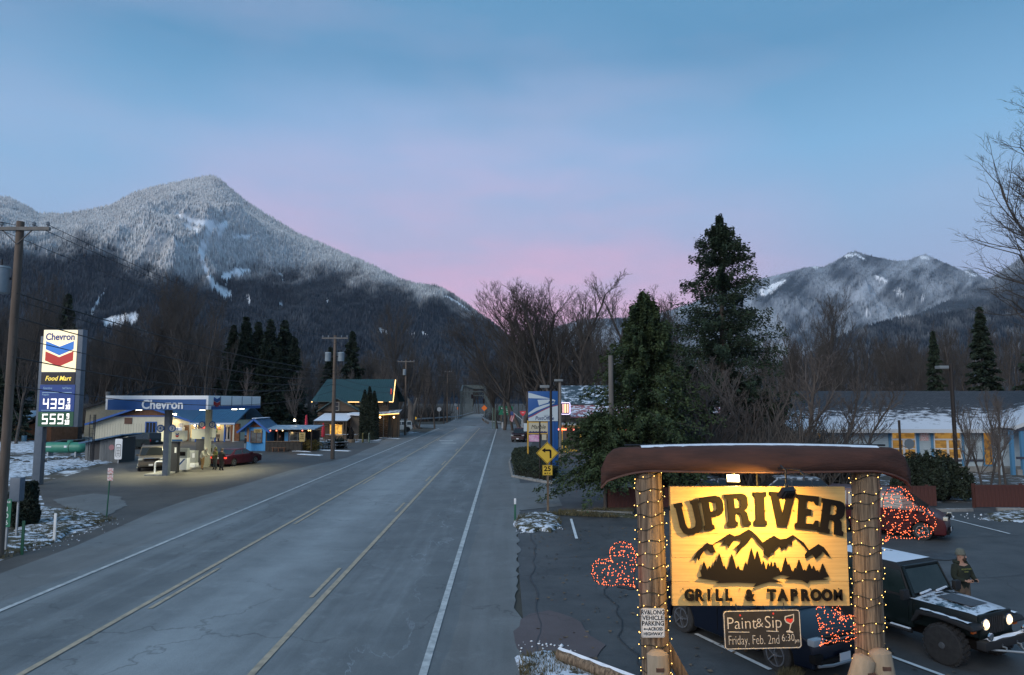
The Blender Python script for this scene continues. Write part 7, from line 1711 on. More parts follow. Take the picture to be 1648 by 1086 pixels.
person('person in a long black coat standing right behind the maroon sedan', (XU(357, 54.0, 752), 53.9), R(160), dict(elR=(-.25, -.05, 1.16), wrR=(-.14, -.25, 1.05), haR=(-.08, -.30, 1.05)), M_BC, M_BC, M_BLACK, None, .95, False, None, haired((.02, .012, .008)), 1.25)
person('person in a black jacket and pale trousers waiting at the corner of the blue kiosk', (XU(394.5, 73.5, 723), 73.5), R(120), {}, M_BC, mat('pale_trousers', (.22, .25, .28), rough=.9), M_BLACK, None, .98, False, None, haired((.015, .01, .01)), 1.1)
person('dark figure standing inside the food stand behind its counter', (XU(450, 75.3, 720), 75.3), R(0), {}, M_BC, M_BC, M_BLACK, None, 1.0, False, None, haired((.015, .01, .01)), 1.15)
t = thing('carved_bear', 'dark carved wooden bear on a round base outside the lodge terrace', 'statue', (XU(567, 90), 90, 0)); mb = MB(); mb.lathe([(.5, 0), (.5, .35), (.42, .4)], 12); mb.build('base', M_WOOD, t)
mb = MB(); mb.tube([(0, 0, .4), (0, .02, .9), (-.05, 0, 1.45), (-.08, -.02, 1.75), (-.02, -.08, 1.95)], [.26, .34, .28, .17, .13], 12); mb.tube([(-.02, -.05, 1.92), (-.02, -.24, 1.88)], [.11, .05], 8)
for s in (-1, 1): mb.tube([(s*.22, -.05, 1.45), (s*.34, -.2, 1.1), (s*.24, -.32, .9)], [.10, .09, .06], 8); mb.sphere((s*.10-.02, 0, 2.05), .05, 6, 4)
mb.build('body', M_BLACK, t, smooth=True)
# ------------------------------------------------------------------ log lodge
LY = 103.0; lxx = lambda u, Y=LY: XU(u, Y, 660)
l0, l1 = lxx(513), lxx(624)
lod = thing('log_lodge', 'two storey log lodge with dark green metal roof edged in yellow lights', 'lodge', ((l0+l1)/2, LY, 0)); O = lod.location.x; LX = lambda u, Y=LY: lxx(u, Y)-O
M_LOG = mat('dark_log_wall', (.060, .042, .028), (.10, .072, .05), rough=.9, scale=4, stretch=(.3, 1, 3)); M_CHK = mat('pale_chinking', (.20, .18, .15), rough=.9)
M_GRN = mat('green_metal_roof', (.015, .048, .052), (.022, .062, .066), rough=.5, scale=1.2)
ze, zr = ZV(641, LY-.8), ZV(611.5, LY+5)
w = (l1-l0)/2
mb = MB(); mb.box(-w, w, .12, 9.9, 0, ze); mb.build('chinking', M_CHK, lod)
lm = MB(); lm.tube([(-w-.15, 0, 0), (w+.15, 0, 0)], .135, 8); lme = lm.mesh('log', M_LOG, True)
for i in range(int(ze/.30)): obj('log', lme, lod, (0, .12, .15+.30*i))
mb = MB(); mb.prism([(0, ze), (10, ze), (5, zr-.1)], 'x', w-.2, w); mb.prism([(0, ze), (10, ze), (5, zr-.1)], 'x', -w, -w+.2); mb.build('gable', M_LOG, lod)
mb = MB(); mb.box(w-.02, w+.02, .1, 9.9, 0, ze); mb.build('side_wall', M_LOG, lod)
k = (zr-ze)/5
for s, y1 in ((-1, -.9), (1, 10.9)):
    z1 = zr-k*5.9
    a = [(-w-.2, 5, zr), (w+.1, 5, zr), (w+.9, y1, z1), (-w-.9, y1, z1)]
    mb = MB(); mb.add([(x, y, z) for x, y, z in a]+[(x, y, z+.12) for x, y, z in a], [(0,1,2,3),(7,6,5,4),(0,4,5,1),(1,5,6,2),(2,6,7,3),(3,7,4,0)])
    sl_ = mb.build('roof_slope', M_GRN, lod)
    if s < 0:
        mb = MB(); mb.beam((0, 5, zr+.15), (0, y1, z1+.15), .05, .05); rme = mb.mesh('seam', M_GRN)
        for i in range(30): f = i/29; xx = -w-.1+(2*w+.1)*f; obj('seam', rme, sl_, (xx, 0, 0))
M_YS = lampglow('yellow_light_strip', (1, .52, .06), 2.6)
def strip(pts, r=.055, par=lod): mb = MB(); mb.tube(pts, r, 5); return mb.build('light_strip', M_YS, par)
z1 = zr-k*5.9
strip([(w+.25, 5, zr+.02), (w+.92, -.95, z1+.02)], .07); strip([(w+.92, -.95, z1), (w+.35, -.95, z1)]); strip([(LX(562), -.95, z1-.02), (LX(580), -.95, z1-.02)]); strip([(LX(609), -.95, z1-.02), (LX(618), -.95, z1-.02)]); strip([(-w-.85, -.95, z1), (-w-.7, -.95, z1)], .07)
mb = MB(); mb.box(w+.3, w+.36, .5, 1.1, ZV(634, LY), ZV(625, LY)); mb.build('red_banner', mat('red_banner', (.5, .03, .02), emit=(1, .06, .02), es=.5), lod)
# dormer gable in front
d0, d1, dm = LX(520), LX(582), LX(548); zd0, zd1 = ZV(662, LY-2), ZV(641.5, LY-2)
mb = MB(); mb.prism([(d0, zd0), (d1, zd0), (dm, zd1)], 'y', -2, 3); mb.build('dormer_wall', M_LOG, lod)
for xe in (d0-.3, d1+.5):
    mb = MB(); mb.prism([(dm, zd1+.0), (xe, zd0-.1), (xe, zd0+.05), (dm, zd1+.15)], 'y', -2.5, 3); mb.build('dormer_roof', M_GRN, lod)
window(lod, LX(547), -2.05, ZV(660, LY-2), .62, 1.1, M_CHK, M_DGL, 1, 2, .12); window(lod, LX(576.5), -.05, ZV(652.5, LY), .62, .85, mat('pale_yellow_frame', (.34, .36, .22), rough=.7), M_DGL, 1, 2, .12)
for u in (618, 621.5): window(lod, LX(u)+.0, -.05, ZV(653, LY), .22, 1.0, M_CHK, M_DGL, 1, 1, .06)
# terrace with barrel room
TY = -5.5; tx = lambda u: XU(u, LY+TY, 690)-O
mb = MB(); zt_, zb_ = ZV(666.5, LY-3), ZV(678.5, LY+TY-1)
mb.add([(tx(508), TY-1.2, zb_), (tx(562), TY-1.2, zb_), (tx(560)+.2, -1.9, zt_), (tx(511), -1.9, zt_), (tx(508), TY-1.2, zb_+.15), (tx(562), TY-1.2, zb_+.15), (tx(560)+.2, -1.9, zt_+.15), (tx(511), -1.9, zt_+.15)], [(3,2,1,0),(4,5,6,7),(0,1,5,4),(1,2,6,5),(2,3,7,6),(3,0,4,7)])
mb.build('terrace_roof', mat('terrace_snow_roof', (.05, .05, .05), (.08, .08, .08), rough=.9, scale=3, snow=.78, snow_scale=5), lod)
for u in (510, 514, 556, 560):
    mb = MB(); mb.tube([(tx(u), TY-1, 0), (tx(u), TY-1, zb_)], .11, 7); mb.build('terrace_post', M_LOG, lod)
ax0, ax1 = tx(519), tx(555); mb = MB(); zz = ZV(682, LY+TY)
arc = [((ax0+ax1)/2+(ax1-ax0)/2*math.cos(R(a)), .9+(zz-.9)*math.sin(R(a))) for a in range(0, 181, 15)]
mb.prism([(ax0, 0)]+arc[::-1]+[(ax1, 0)], 'y', TY+.3, TY+3); mb.build('barrel_room', mat('barrel_boards', (.10, .075, .05), (.15, .11, .08), rough=.9, scale=4, stretch=(1, 1, 4)), lod)
window(lod, tx(540), TY+.28, ZV(700, LY+TY), tx(548)-tx(529), ZV(684, LY+TY)-ZV(700, LY+TY), mat('amber_frame', (.42, .30, .15), rough=.7), warm('barrel_room_glow', (1, .55, .10), 1.25, (.42, .17, .02)), 3, 1, .12)
point(lod, (tx(538), TY-.2, 2.2), 16, (1, .62, .2), .1)
mb = MB(); mb.box(tx(560), tx(583), TY+1.2, TY+4, 0, ZV(668, LY+TY)); mb.build('plank_shed', mat('grey_brown_planks', (.11, .09, .07), (.16, .135, .11), rough=.9, scale=3, stretch=(5, 1, .3)), lod)
mb = MB(); mb.add([(tx(556), TY+.6, ZV(667.5, LY+TY)), (tx(585), TY+.6, ZV(670, LY+TY)), (tx(585), TY+4.5, ZV(664, LY)), (tx(560), TY+4.5, ZV(664, LY)), (tx(556), TY+.6, ZV(667, LY+TY)+.15), (tx(585), TY+.6, ZV(670, LY+TY)+.15), (tx(585), TY+4.5, ZV(664, LY)+.15), (tx(560), TY+4.5, ZV(664, LY)+.15)], [(3,2,1,0),(4,5,6,7),(0,1,5,4),(1,2,6,5),(2,3,7,6),(3,0,4,7)]); mb.build('shed_roof', M_SNOWR, lod)
# right porch
rx0, rx1 = LX(606), LX(645)
mb = MB(); zp = ZV(668.5, LY-2); mb.add([(rx0, -3, zp), (rx1, -1.5, zp+.25), (rx1, 1.5, zp+.7), (rx0, 1.5, zp+.5), (rx0, -3, zp+.14), (rx1, -1.5, zp+.4), (rx1, 1.5, zp+.84), (rx0, 1.5, zp+.64)], [(3,2,1,0),(4,5,6,7),(0,1,5,4),(1,2,6,5),(2,3,7,6),(3,0,4,7)]); mb.build('porch_roof', mat('porch_roof_snow', (.04, .05, .055), (.06, .07, .075), rough=.8, snow=.55, snow_scale=2), lod)
strip([(rx0, -3.1, zp+.02), (rx1, -1.6, zp+.27)], .07)
for i in range(6):
    x = rx0+.2+(rx1-rx0-.4)*i/5; mb = MB(); mb.tube([(x, -2.8+1.3*i/5, 0), (x, -2.8+1.3*i/5, zp+.1)], .07, 6); mb.build('porch_post', M_CHK if i < 3 else M_LOG, lod)
for i, x in enumerate((rx0+1.0, rx0+3.0)):
    mb = MB(); mb.sphere((x, -2.4, zp-.25), .12, 8, 6); mb.build('porch_lamp', lampglow('lodge_lamp', (1, .66, .26), 9), lod)
point(lod, (rx0+1.4, -1.6, zp-.5), 28, (1, .66, .28), .12)
mb = MB(); mb.box(rx0+.1, rx1-.3, 1.0, 1.2, 0, zp); mb.build('porch_wall', mat('porch_planks', (.16, .12, .085), (.22, .17, .12), rough=.9, scale=3, stretch=(5, 1, .3)), lod)
# fence rail, barrels and boards in front of the terrace
for i, (u, v, c, lab) in enumerate(((584, 712, (.36, .27, .08), 'left yellow and white folding board outside the lodge'), (594, 712, (.40, .42, .30), 'right pale folding board outside the lodge'))):
    x, y = G(u, v); t = thing('sandwich_board', lab, 'sandwich board', (x, y, 0)); m = mat('board_col_%d' % i, c, rough=.7)
    for s in (-1, 1): mb = MB(); mb.beam((0, s*.28, 0), (0, 0, 1.15), .62, .03, up=(1, 0, 0)); mb.build('panel', m, t)
for i, (u, v) in enumerate(((516, 722), (530, 723), (548, 722))):
    x, y = G(u, v); t = thing('picnic_table', ('dark picnic table left of the pole with two transformers', 'dark picnic table just behind the pole with two transformers', 'dark picnic table right of the pole with two transformers')[i], 'picnic table', (x, y, 0), .2*i, 'picnic tables before the lodge'); m = mat('dark_table_wood', (.04, .033, .028), (.07, .06, .05), rough=.9, scale=4, snow=.45)
    mb = MB(); mb.box(-.95, .95, -.38, .38, .70, .76); mb.build('tabletop', m, t)
    for s in (-1, 1):
        mb = MB(); mb.box(-.95, .95, s*.72-.13, s*.72+.13, .42, .46); mb.build('seat', m, t)
        mb = MB(); mb.beam((s*.7, -.7, 0), (s*.7, -.25, .72), .06); mb.beam((s*.7, .7, 0), (s*.7, .25, .72), .06); mb.build('leg', m, t)
t = thing('rail_fence', 'low rail fence along the front of the lodge terrace', 'fence', (XU(555, 92), 92, 0)); m = M_LOG
mb = MB(); mb.tube([(-2.5, 0, .9), (1.8, 0, .9)], .05, 6); mb.build('rail', mat('snowy_rail', (.1, .09, .08), rough=.9, snow=.7), t)
for i in range(4): mb = MB(); mb.tube([(-2.5+1.4*i, 0, 0), (-2.5+1.4*i, 0, .95)], .06, 6); mb.build('post', m, t)
g = random.Random(9)
for i, (u, s) in enumerate(((540, .8), (548, .9), (506, .9), (500, .7))):
    t = thing('shrub', ('bushy dark shrub behind the picnic tables, left one', 'bushy dark shrub behind the picnic tables, right one', 'yellowish shrub at the right end of the food stand', 'small yellowish shrub under the food stand awning')[i], 'shrub', (XU(u, 79 if i < 2 else 75.5), 79 if i < 2 else 75.5, 0))
    leafball('foliage', 1200, lambda g, n, s=s: np.stack([g.normal(0, .35*s, n), g.normal(0, .35*s, n), np.abs(g.normal(.5, .3, n))*s+.05], 1), M_SHR if i < 2 else mat('ochre_leaves', (.10, .075, .02), (.16, .12, .03), rough=.9, scale=4), 40+i, .13, t)
# columnar arborvitae
for i, (u, v) in enumerate(((587, 628), (595, 622.5), (602.5, 630))):
    Y = 97.5-.3*i; t = thing('columnar_cypress', ('left', 'tallest middle', 'right')[i]+' one of the three black green columnar evergreens before the lodge', 'evergreen', (XU(u, Y), Y, 0), 0, 'columnar evergreens before the lodge'); h = ZV(v, Y)
    def sc(g, n, h=h): a = g.uniform(0, 6.28, n); z = g.random(n)*h; r = (.66*np.minimum(1, (1.02-z/h)*2.6))*np.sqrt(g.uniform(.6, 1, n)); return np.stack([r*np.cos(a), r*np.sin(a), z], 1)
    leafball('foliage', 4200, sc, M_SHR, 60+i, .17, t); mb = MB(); mb.lathe([(.42, 0), (.46, h*.6), (.2, h*.85), (.02, h*.95)], 8); mb.build('inner_shade_mass', mat('inner_shade_dark', (.008, .010, .006), rough=.95), t)  # solid dark mass added inside, its colour stands for shade between the leaves
# broken stump
SY_ = 134; sx = XU(663, SY_); t = thing('tree_stump', 'tall broken grey tree stump right of the white suv', 'stump', (sx, SY_, 0)); hs = ZV(641, SY_)
mb = MB(); mb.tube([(0, 0, 0), (0, 0, .5), (-.05, 0, 2.2), (-.15, 0, hs*.72), (-.75, 0, hs)], [1.35, .85, .72, .6, .18], 12); mb.tube([(0, 0, 2.2), (.55, 0, hs*.7), (1.0, 0, hs*1.02)], [.6, .42, .12], 9)
mb.build('trunk', mat('pale_dead_wood', (.11, .095, .08), (.19, .165, .145), rough=.95, scale=2, stretch=(3, 3, .4), bump=.8), t, smooth=True)
mb = MB()
for a in (0, 1, 2.2, 3.4, 4.3, 5.4): mb.tube([(.6*math.cos(a), .6*math.sin(a), .8), (1.5*math.cos(a), 1.5*math.sin(a), .15), (2.3*math.cos(a), 2.3*math.sin(a), -.1)], [.4, .25, .1], 7)
mb.build('root_flare', M_BARK, t, smooth=True)
# ------------------------------------------------------------------ bridge
M_BRG = mat('grey_green_bridge_steel', (.065, .082, .08), (.10, .12, .115), rough=.6, scale=2)
BY = 195; bx0, bx1 = XU(742, BY), XU(780, BY); bz = .6; bw_ = bx1-bx0
br = thing('truss_bridge', 'narrow grey green steel truss bridge closing the far end of the road', 'bridge', ((bx0+bx1)/2, BY, bz)); hw = bw_/2; hp = ZV(630, BY)-bz
NP = 8; pl = 7.2
mb = MB(); mb.box(-hw-.3, hw+.3, 0, NP*pl, -.6, 0); mb.build('deck', M_CONC, br)
def bm2(name, a, b, w, m=M_BRG): mb = MB(); mb.beam(a, b, w); return mb.build(name, m, br)
for s in (-1, 1):
    x = s*hw; ht = hp+1.9
    bm2('end_post', (x, 0, 0), (x, 0, hp), .42); bm2('top_chord', (x, 0, hp), (x, pl, ht), .38); bm2('bottom_chord', (x, 0, -.1), (x, NP*pl, -.1), .35)
    for i in range(1, NP): bm2('top_chord', (x, i*pl, ht), (x, (i+1)*pl, ht), .38)
    for i in range(1, NP+1): bm2('vertical', (x, i*pl, 0), (x, i*pl, ht), .17); bm2('diagonal', (x, (i-1)*pl, 0 if i > 1 else hp), (x, i*pl, ht if i > 1 else 0), .10)
    bm2('side_rail', (x-s*.3, -8, .75), (x-s*.3, NP*pl, .75), .12, M_GALV)
for i in range(NP+1):
    z = hp if i == 0 else hp+1.9; bm2('portal_beam' if i == 0 else 'top_strut', (-hw, i*pl, z), (hw, i*pl, z), .3)
bm2('portal_lower_beam', (-hw, 0, hp-1.1), (hw, 0, hp-1.1), .22)
for i in range(6): a = -hw+2*hw*i/6; bm2('portal_lacing', (a, 0, hp-(1.1 if i % 2 else 0)), (a+2*hw/6, 0, hp-(0 if i % 2 else 1.1)), .09)
bm2('knee_brace', (-hw, 0, hp-1.9), (-hw+.9, 0, hp-1.1), .14); bm2('knee_brace', (hw, 0, hp-1.9), (hw-.9, 0, hp-1.1), .14)
def beacon(name, lab, u, v, Y, w, h):
    x, y, z = P(u, v, Y); t = thing(name, lab, 'traffic signal', (x, y, z)); mb = MB(); mb.box(-w/2, w/2, -.12, .12, -h/2, h/2); mb.build('housing', M_BLACK, t, bevel=.02)
    for k in range(3): mb = MB(); mb.lathe([(w*.28, -.15), (w*.28, -.12)], 10, (0, 0, h*(.3-.3*k)), 'y'); mb.build('lens', mat('dark_lens', (.03, .01, .01), rough=.2), t)
    mb = MB(); mb.beam((0, 0, h/2), (0, 0, h/2+.35), .05); mb.build('hanger', M_DMET, t)
beacon('traffic_signal', 'black signal head hanging in the middle of the bridge portal', 760, 638, 194.3, .6, 1.2); beacon('traffic_signal', 'black signal head beside the right leg of the bridge portal', 778.5, 645.5, 188, .5, 1.35)
# guardrails
def guard(lab, pts, group=None, h=.72):
    a = pts[0]; t = thing('guardrail', lab, 'guardrail', (a[0], a[1], 0), 0, group); q = [(p[0]-a[0], p[1]-a[1], p[2]+h) for p in pts]
    mb = MB()
    for i in range(len(q)-1): mb.beam(q[i], q[i+1], .10, .32)
    mb.build('beam', M_GALV, t)
    for i in range(len(q)-1):
        L_ = (Vector(q[i+1])-Vector(q[i])).length; n = max(1, int(L_/2.4))
        for j in range(n): p = Vector(q[i]).lerp(Vector(q[i+1]), j/n); MB().box(-.07, .07, .06, .2, -h, .12).build('post', M_WOOD, t, loc=tuple(p))
guard('long guardrail climbing to the left side of the bridge', [(XU(640, 172), 172, 0), (XU(668, 174), 174, .1), (XU(700, 178), 178, .3), (XU(738, 188), 188, .5), (bx0+.2, 195, .6)])
guard('guardrail curving round from the right side of the bridge', [(bx1-.2, 194, .6), (XU(776.5, 182), 182, .4), (XU(780, 168), 168, .2), (XU(786, 158), 158, .05), (XU(806, 151), 151, 0)])
# far road signs
def rsign(name, lab, cat, u, vb, Y, zc, shape_pts, m, z0=0, post=M_GALV, extra=None):
    x = XU(u, Y); t = thing(name, lab, cat, (x, Y, z0)); mb = MB(); mb.box(-.05, .05, .03, .12, 0, zc+.2-z0); mb.build('post', post, t); shape([shape_pts], m, t, (0, 0, zc-z0), name='plate', ext=.012)
    if extra: extra(t, zc-z0)
    return t
circ = lambda r, n=20: [(r*math.cos(6.283*i/n), r*math.sin(6.283*i/n)) for i in range(n)]
dia = lambda r: [(0, r), (r, 0), (0, -r), (-r, 0)]
rsign('road_sign', 'pale round sign back beside the left guardrail', 'road sign', 707, 0, 175, ZV(658.5, 175), circ(.55), mat('pale_sign_back', (.40, .42, .44), rough=.5), .4)
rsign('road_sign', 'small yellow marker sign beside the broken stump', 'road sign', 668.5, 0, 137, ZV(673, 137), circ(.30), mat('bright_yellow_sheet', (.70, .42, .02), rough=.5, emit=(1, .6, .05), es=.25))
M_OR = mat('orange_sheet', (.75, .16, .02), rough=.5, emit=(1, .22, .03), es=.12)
rsign('road_sign', 'orange diamond construction sign at the right of the bridge mouth', 'road sign', 779.5, 0, 166, ZV(656.5, 166), dia(.72), M_OR)
rsign('road_sign', 'small white sign left of the bridge portal', 'road sign', 733, 0, 184, ZV(653, 184), rrect(.5, .6, .05), mat('pale_sign_back', (.4, .42, .44)), .6)
rsign('delineator', 'small orange delineator post left of the bridge portal', 'delineator', 736.5, 0, 184, ZV(659, 184), rrect(.22, .7, .05), M_OR, .6)
def gs(t, z):
    for i, (s, dx, dz, sz) in enumerate((('NORTH', .0, .30, .28), ('Rockport', .15, .02, .34), ('Darrington', .05, -.36, .34))): text(s, sz, M_WHITEM, t, (dx, -.03, z+dz), ext=.003, sx=.8)
    shape([circ(.17, 12)], M_WHITEM, t, (-.2, -.028, z+.62), name='route_shield', ext=.003); shape([[(-.95, .5), (-.72, .65), (-.72, .55), (-.5, .55), (-.5, .45), (-.72, .45), (-.72, .35)]], M_WHITEM, t, (0, -.028, z), name='arrow', ext=.003)
x = XU(814, 152); t = thing('direction_sign', 'large green direction sign right of the bridge', 'road sign', (x, 152, 0)); t.scale = (1.15, 1, 1); z = ZV(660.5, 152)
shape([rrect(2.75, 1.85, .12)], M_GREENP, t, (0, 0, z-.925), name='plate', ext=.02); gs(t, z)
for s in (-.9, .9): mb = MB(); mb.box(s-.07, s+.07, .03, .17, 0, z+.9); mb.build('post', M_WOOD, t)
Yf = 100; x, _, z = P(832, 667, Yf); t = thing('flag', 'american flag hanging from a slanting pole by the roadside stall', 'flag', (x, Yf, 0))
b = Vector((.72, 0, z-.75)); e = Vector((-.72, 0, z+.45)); mb = MB(); mb.tube([b, e], .03, 6); mb.tube([(.72, .0, 0), b], .04, 6); mb.build('pole', M_WP, t)
n = 7
for i in range(n):
    f0, f1 = i/n, (i+1)/n; vs = []
    for f in (f0, f1):
        for q in range(5): vs.append((e.x+.02+.42*f+.10*q/4-.45*(q/4)*1.0, .05*math.sin(q+f*9), e.z-.32*f-1.25*q/4))
    mb = MB(); mb.add(vs, [(q, q+1, q+6, q+5) for q in range(4)]); o = mb.build('stripe', mat('flag_red', (.42, .05, .06), rough=.8) if i % 2 == 0 else mat('flag_white', (.5, .48, .5), rough=.8), t)
    md = o.modifiers.new('s', 'SOLIDIFY'); md.thickness = .012
mb = MB(); mb.box(e.x-.22, e.x+.18, -.10, -.07, e.z-.55, e.z-.02); mb.build('star_field', mat('flag_blue', (.03, .06, .18), rough=.8), t)
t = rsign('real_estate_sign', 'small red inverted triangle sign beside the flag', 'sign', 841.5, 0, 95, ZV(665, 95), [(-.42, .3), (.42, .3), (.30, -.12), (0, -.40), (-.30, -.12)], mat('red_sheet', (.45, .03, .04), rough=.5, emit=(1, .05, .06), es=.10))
text('YIELD', .2, M_WHITEM, t, (0, -.02, ZV(665, 95)+.08), ext=.002, sx=.8)
for u, lab in ((797, 'thin green post left of the green direction sign'), (793, 'second thin green post left of the green direction sign')):
    t = thing('marker_post', lab, 'post', (XU(u, 133), 133, 0)); mb = MB(); mb.box(-.08, .08, -.05, .05, 0, ZV(656, 133)); mb.build('post', mat('pale_green_post', (.10, .16, .13), rough=.7), t)
t = thing('marker_post', 'short white post at the end of the curved guardrail', 'marker post', (XU(808.5, 136), 136, 0)); mb = MB(); mb.box(-.14, .14, -.04, .04, 0, 1.2); mb.build('post', M_WP, t)
# ------------------------------------------------------------------ right roadside
# curve warning sign
x, y = G(882, 823); t = thing('road_sign', 'yellow diamond sign with a black left turn arrow above a 25 mph plate', 'road sign', (x, y, 0)); zc = ZV(729, y); M_YS2 = mat('yellow_sign_sheet', (.62, .40, .035), rough=.5)
mb = MB(); mb.box(-.05, .05, .02, .11, -.1, zc+.5); mb.build('post', M_WOOD, t)
r = .55; shape([dia(r)], M_YS2, t, (-.02, 0, zc), name='diamond_plate', ext=.008); shape([dia(r*.95), [(a*.98, b*.98) for a, b in dia(r*.92)]], M_BLACK, t, (-.02, -.012, zc), name='border', ext=.001)
shape([[(.20, -.25), (.11, -.25), (.11, .06), (.09, .09), (-.10, .09), (-.10, .015), (-.28, .135), (-.10, .255), (-.10, .18), (.14, .18), (.20, .12)]], M_BLACK, t, (-.02, -.012, zc), name='arrow', ext=.001)
z2_ = ZV(756.5, y); shape([rrect(.50, .50, .03)], M_YS2, t, (-.02, 0, z2_-.25), name='speed_plate', ext=.008); text('25', .32, M_BLACK, t, (-.02, -.012, z2_+.06), ext=.001, off=.008, sx=1.1); text('M P H', .12, M_BLACK, t, (-.02, -.012, z2_-.16), ext=.001, off=.003)
shape([rrect(.48, .48, .02), [(a, b+.01) for a, b in rrect(.455, .46, .018)]], M_BLACK, t, (-.02, -.012, z2_-.24), name='border', ext=.001)
# post office sign
YP = 49.5; p0, p1 = XU(850, YP), XU(898, YP); t = thing('post_office_sign', 'blue and white post office sign on a square blue pillar', 'sign', ((p0+p1)/2, YP, 0)); w = p1-p0; zt, zb = ZV(629.5, YP), ZV(677.5, YP); hh = zt-zb
M_PB = mat('postal_blue', (.010, .08, .27), rough=.45); M_PW = mat('postal_pale', (.48, .56, .60), rough=.45)
mb = MB(); mb.box(-w/2, w/2, 0, .45, zb, zt); mb.build('cabinet', M_PB, t, bevel=.01)
q = lambda pts: [((a-.5)*w*.985, zb+b*hh) for a, b in pts]
shape([q([(0, 0), (1, 0), (1, .52), (.72, .45), (.4, .30), (.15, .16), (0, .10)])], M_PW, t, (0, -.006, 0), name='pale_field', ext=.004)
shape([q([(0, .955), (.35, .86), (.78, .745), (0, .77)])], M_PW, t, (0, -.006, 0), name='wing_stripe', ext=.004)
shape([q([(.31, .71), (.85, .73), (.92, .69), (.86, .60), (.74, .585), (.88, .62), (.87, .67), (.70, .67), (.68, .62), (.36, .52)])], M_PW, t, (0, -.006, 0), name='eagle_head', ext=.004)
shape([q([(0, .27), (.25, .44), (.5, .53), (.85, .62), (.9, .60), (.6, .47), (.3, .35), (0, .20)])], M_PW, t, (0, -.006, 0), name='wing_stripe', ext=.004)
shape([q([(0, .125), (.15, .19), (.4, .33), (.72, .475), (1, .545), (1, .525), (.72, .455), (.4, .305), (.15, .165), (0, .10)])], mat('postal_red', (.40, .03, .03), rough=.5), t, (0, -.0115, 0), name='red_stripe', ext=.002)
text('PostOffice', .36, M_TBX := mat('postal_text', (.01, .03, .12), rough=.5), t, (.10, -.012, zb+.20), ext=.003, off=.006, sx=.88, shear=.18); text('UNITED STATES', .09, M_TBX, t, (.36, -.012, zb+.40), ext=.002)
mb = MB(); mb.box(w/2-.72, w/2, .03, .42, -.1, zb); mb.build('pillar', M_PB, t, bevel=.01); mb = MB(); mb.box(w/2-.85, w/2+.1, -.1, .55, 0, .12); mb.build('plinth', M_CONC, t)
for i in range(2): mb = MB(); mb.box(w/2-.50+.24*i, w/2-.47+.24*i, .015, .03, .12, zb-.02); mb.build('pillar_groove', mat('groove_blue', (.008, .04, .2), rough=.5), t)
# business sign
YB = 60; b0_, b1_ = XU(850.5, YB), XU(881, YB); t = thing('business_sign', 'cream business sign with a script name in a yellow frame over a pink poster', 'sign', ((b0_+b1_)/2, YB, 0)); w = b1_-b0_; M_YF = mat('yellow_frame', (.55, .32, .04), rough=.6)
mb = MB(); mb.box(-w/2-.12, -w/2, -.06, .06, 0, ZV(676.5, YB)); mb.build('post', M_YF, t); mb = MB(); mb.box(w/2, w/2+.12, -.06, .06, 0, ZV(676.5, YB)); mb.build('post', M_YF, t)
mb = MB(); mb.box(-w/2, w/2, -.04, .04, ZV(697, YB), ZV(680, YB)); mb.build('panel', mat('cream_panel', (.50, .46, .34), rough=.6), t)
mb = MB(); mb.box(-w/2, w/2, -.05, .05, ZV(680, YB), ZV(678.5, YB)); mb.box(-w/2, w/2, -.05, .05, ZV(698.5, YB), ZV(697, YB)); mb.build('rail', M_YF, t)
text('Marble', .50, M_BLACK, t, (0, -.05, ZV(687, YB)), ext=.003, off=-.002, shear=.35, sx=.9)
g = random.Random(2); pts = [(-w/2+.03, 0)]+[(-w/2+.03+(w-.06)*i/18, .08+.10*abs(math.sin(i*1.1))) for i in range(19)]+[(w/2-.03, 0)]; shape([pts], mat('navy_hills', (.02, .03, .10), rough=.6), t, (0, -.046, ZV(696.8, YB)), name='hill_silhouette', ext=.002)
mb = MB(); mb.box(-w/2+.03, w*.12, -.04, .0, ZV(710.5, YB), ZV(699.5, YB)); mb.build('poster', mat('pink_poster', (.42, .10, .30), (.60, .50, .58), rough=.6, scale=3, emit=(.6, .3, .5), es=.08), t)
mb = MB(); mb.box(w*.2, w*.44, -.04, .0, ZV(708, YB), ZV(699, YB)); mb.build('poster', mat('cream_panel', (.5, .46, .34)), t)
mb = MB(); mb.box(-w/2-.42, -w/2-.13, -.04, .0, ZV(694, YB), ZV(681, YB)); mb.build('side_panel', M_PW, t)
# hedge in a kerbed island
t = thing('hedge', 'low clipped dark hedge in the kerbed island below the post office sign', 'hedge', (0, 0, 0)); hp_ = [G(828, 766), G(884, 776), G(899, 768), (XU(890, 58), 60), (XU(862, 70), 70), (XU(828, 68), 68), G(823, 745)]
def inpoly(px_, py_, poly):
    c = np.zeros(len(px_), bool); j = len(poly)-1
    for i in range(len(poly)):
        xi, yi = poly[i]; xj, yj = poly[j]; m_ = ((yi > py_) != (yj > py_)) & (px_ < (xj-xi)*(py_-yi)/(yj-yi+1e-9)+xi); c ^= m_; j = i
    return c
def shr(poly, h, g, n):
    xs = [p[0] for p in poly]; ys = [p[1] for p in poly]; X = g.uniform(min(xs), max(xs), n*3); Y = g.uniform(min(ys), max(ys), n*3); k = inpoly(X, Y, poly); X, Y = X[k][:n], Y[k][:n]; top = h*(.88+.2*vnoise(X*1.3, Y*1.3, 4)); Z = top*g.random(len(X))**.45; return np.stack([X, Y, Z], 1)
leafball('foliage', 34000, lambda g, n: shr(hp_, .85, g, n), mat('hedge_leaves', (.010, .018, .009), (.026, .040, .018), rough=.85, scale=3), 5, .075, t)
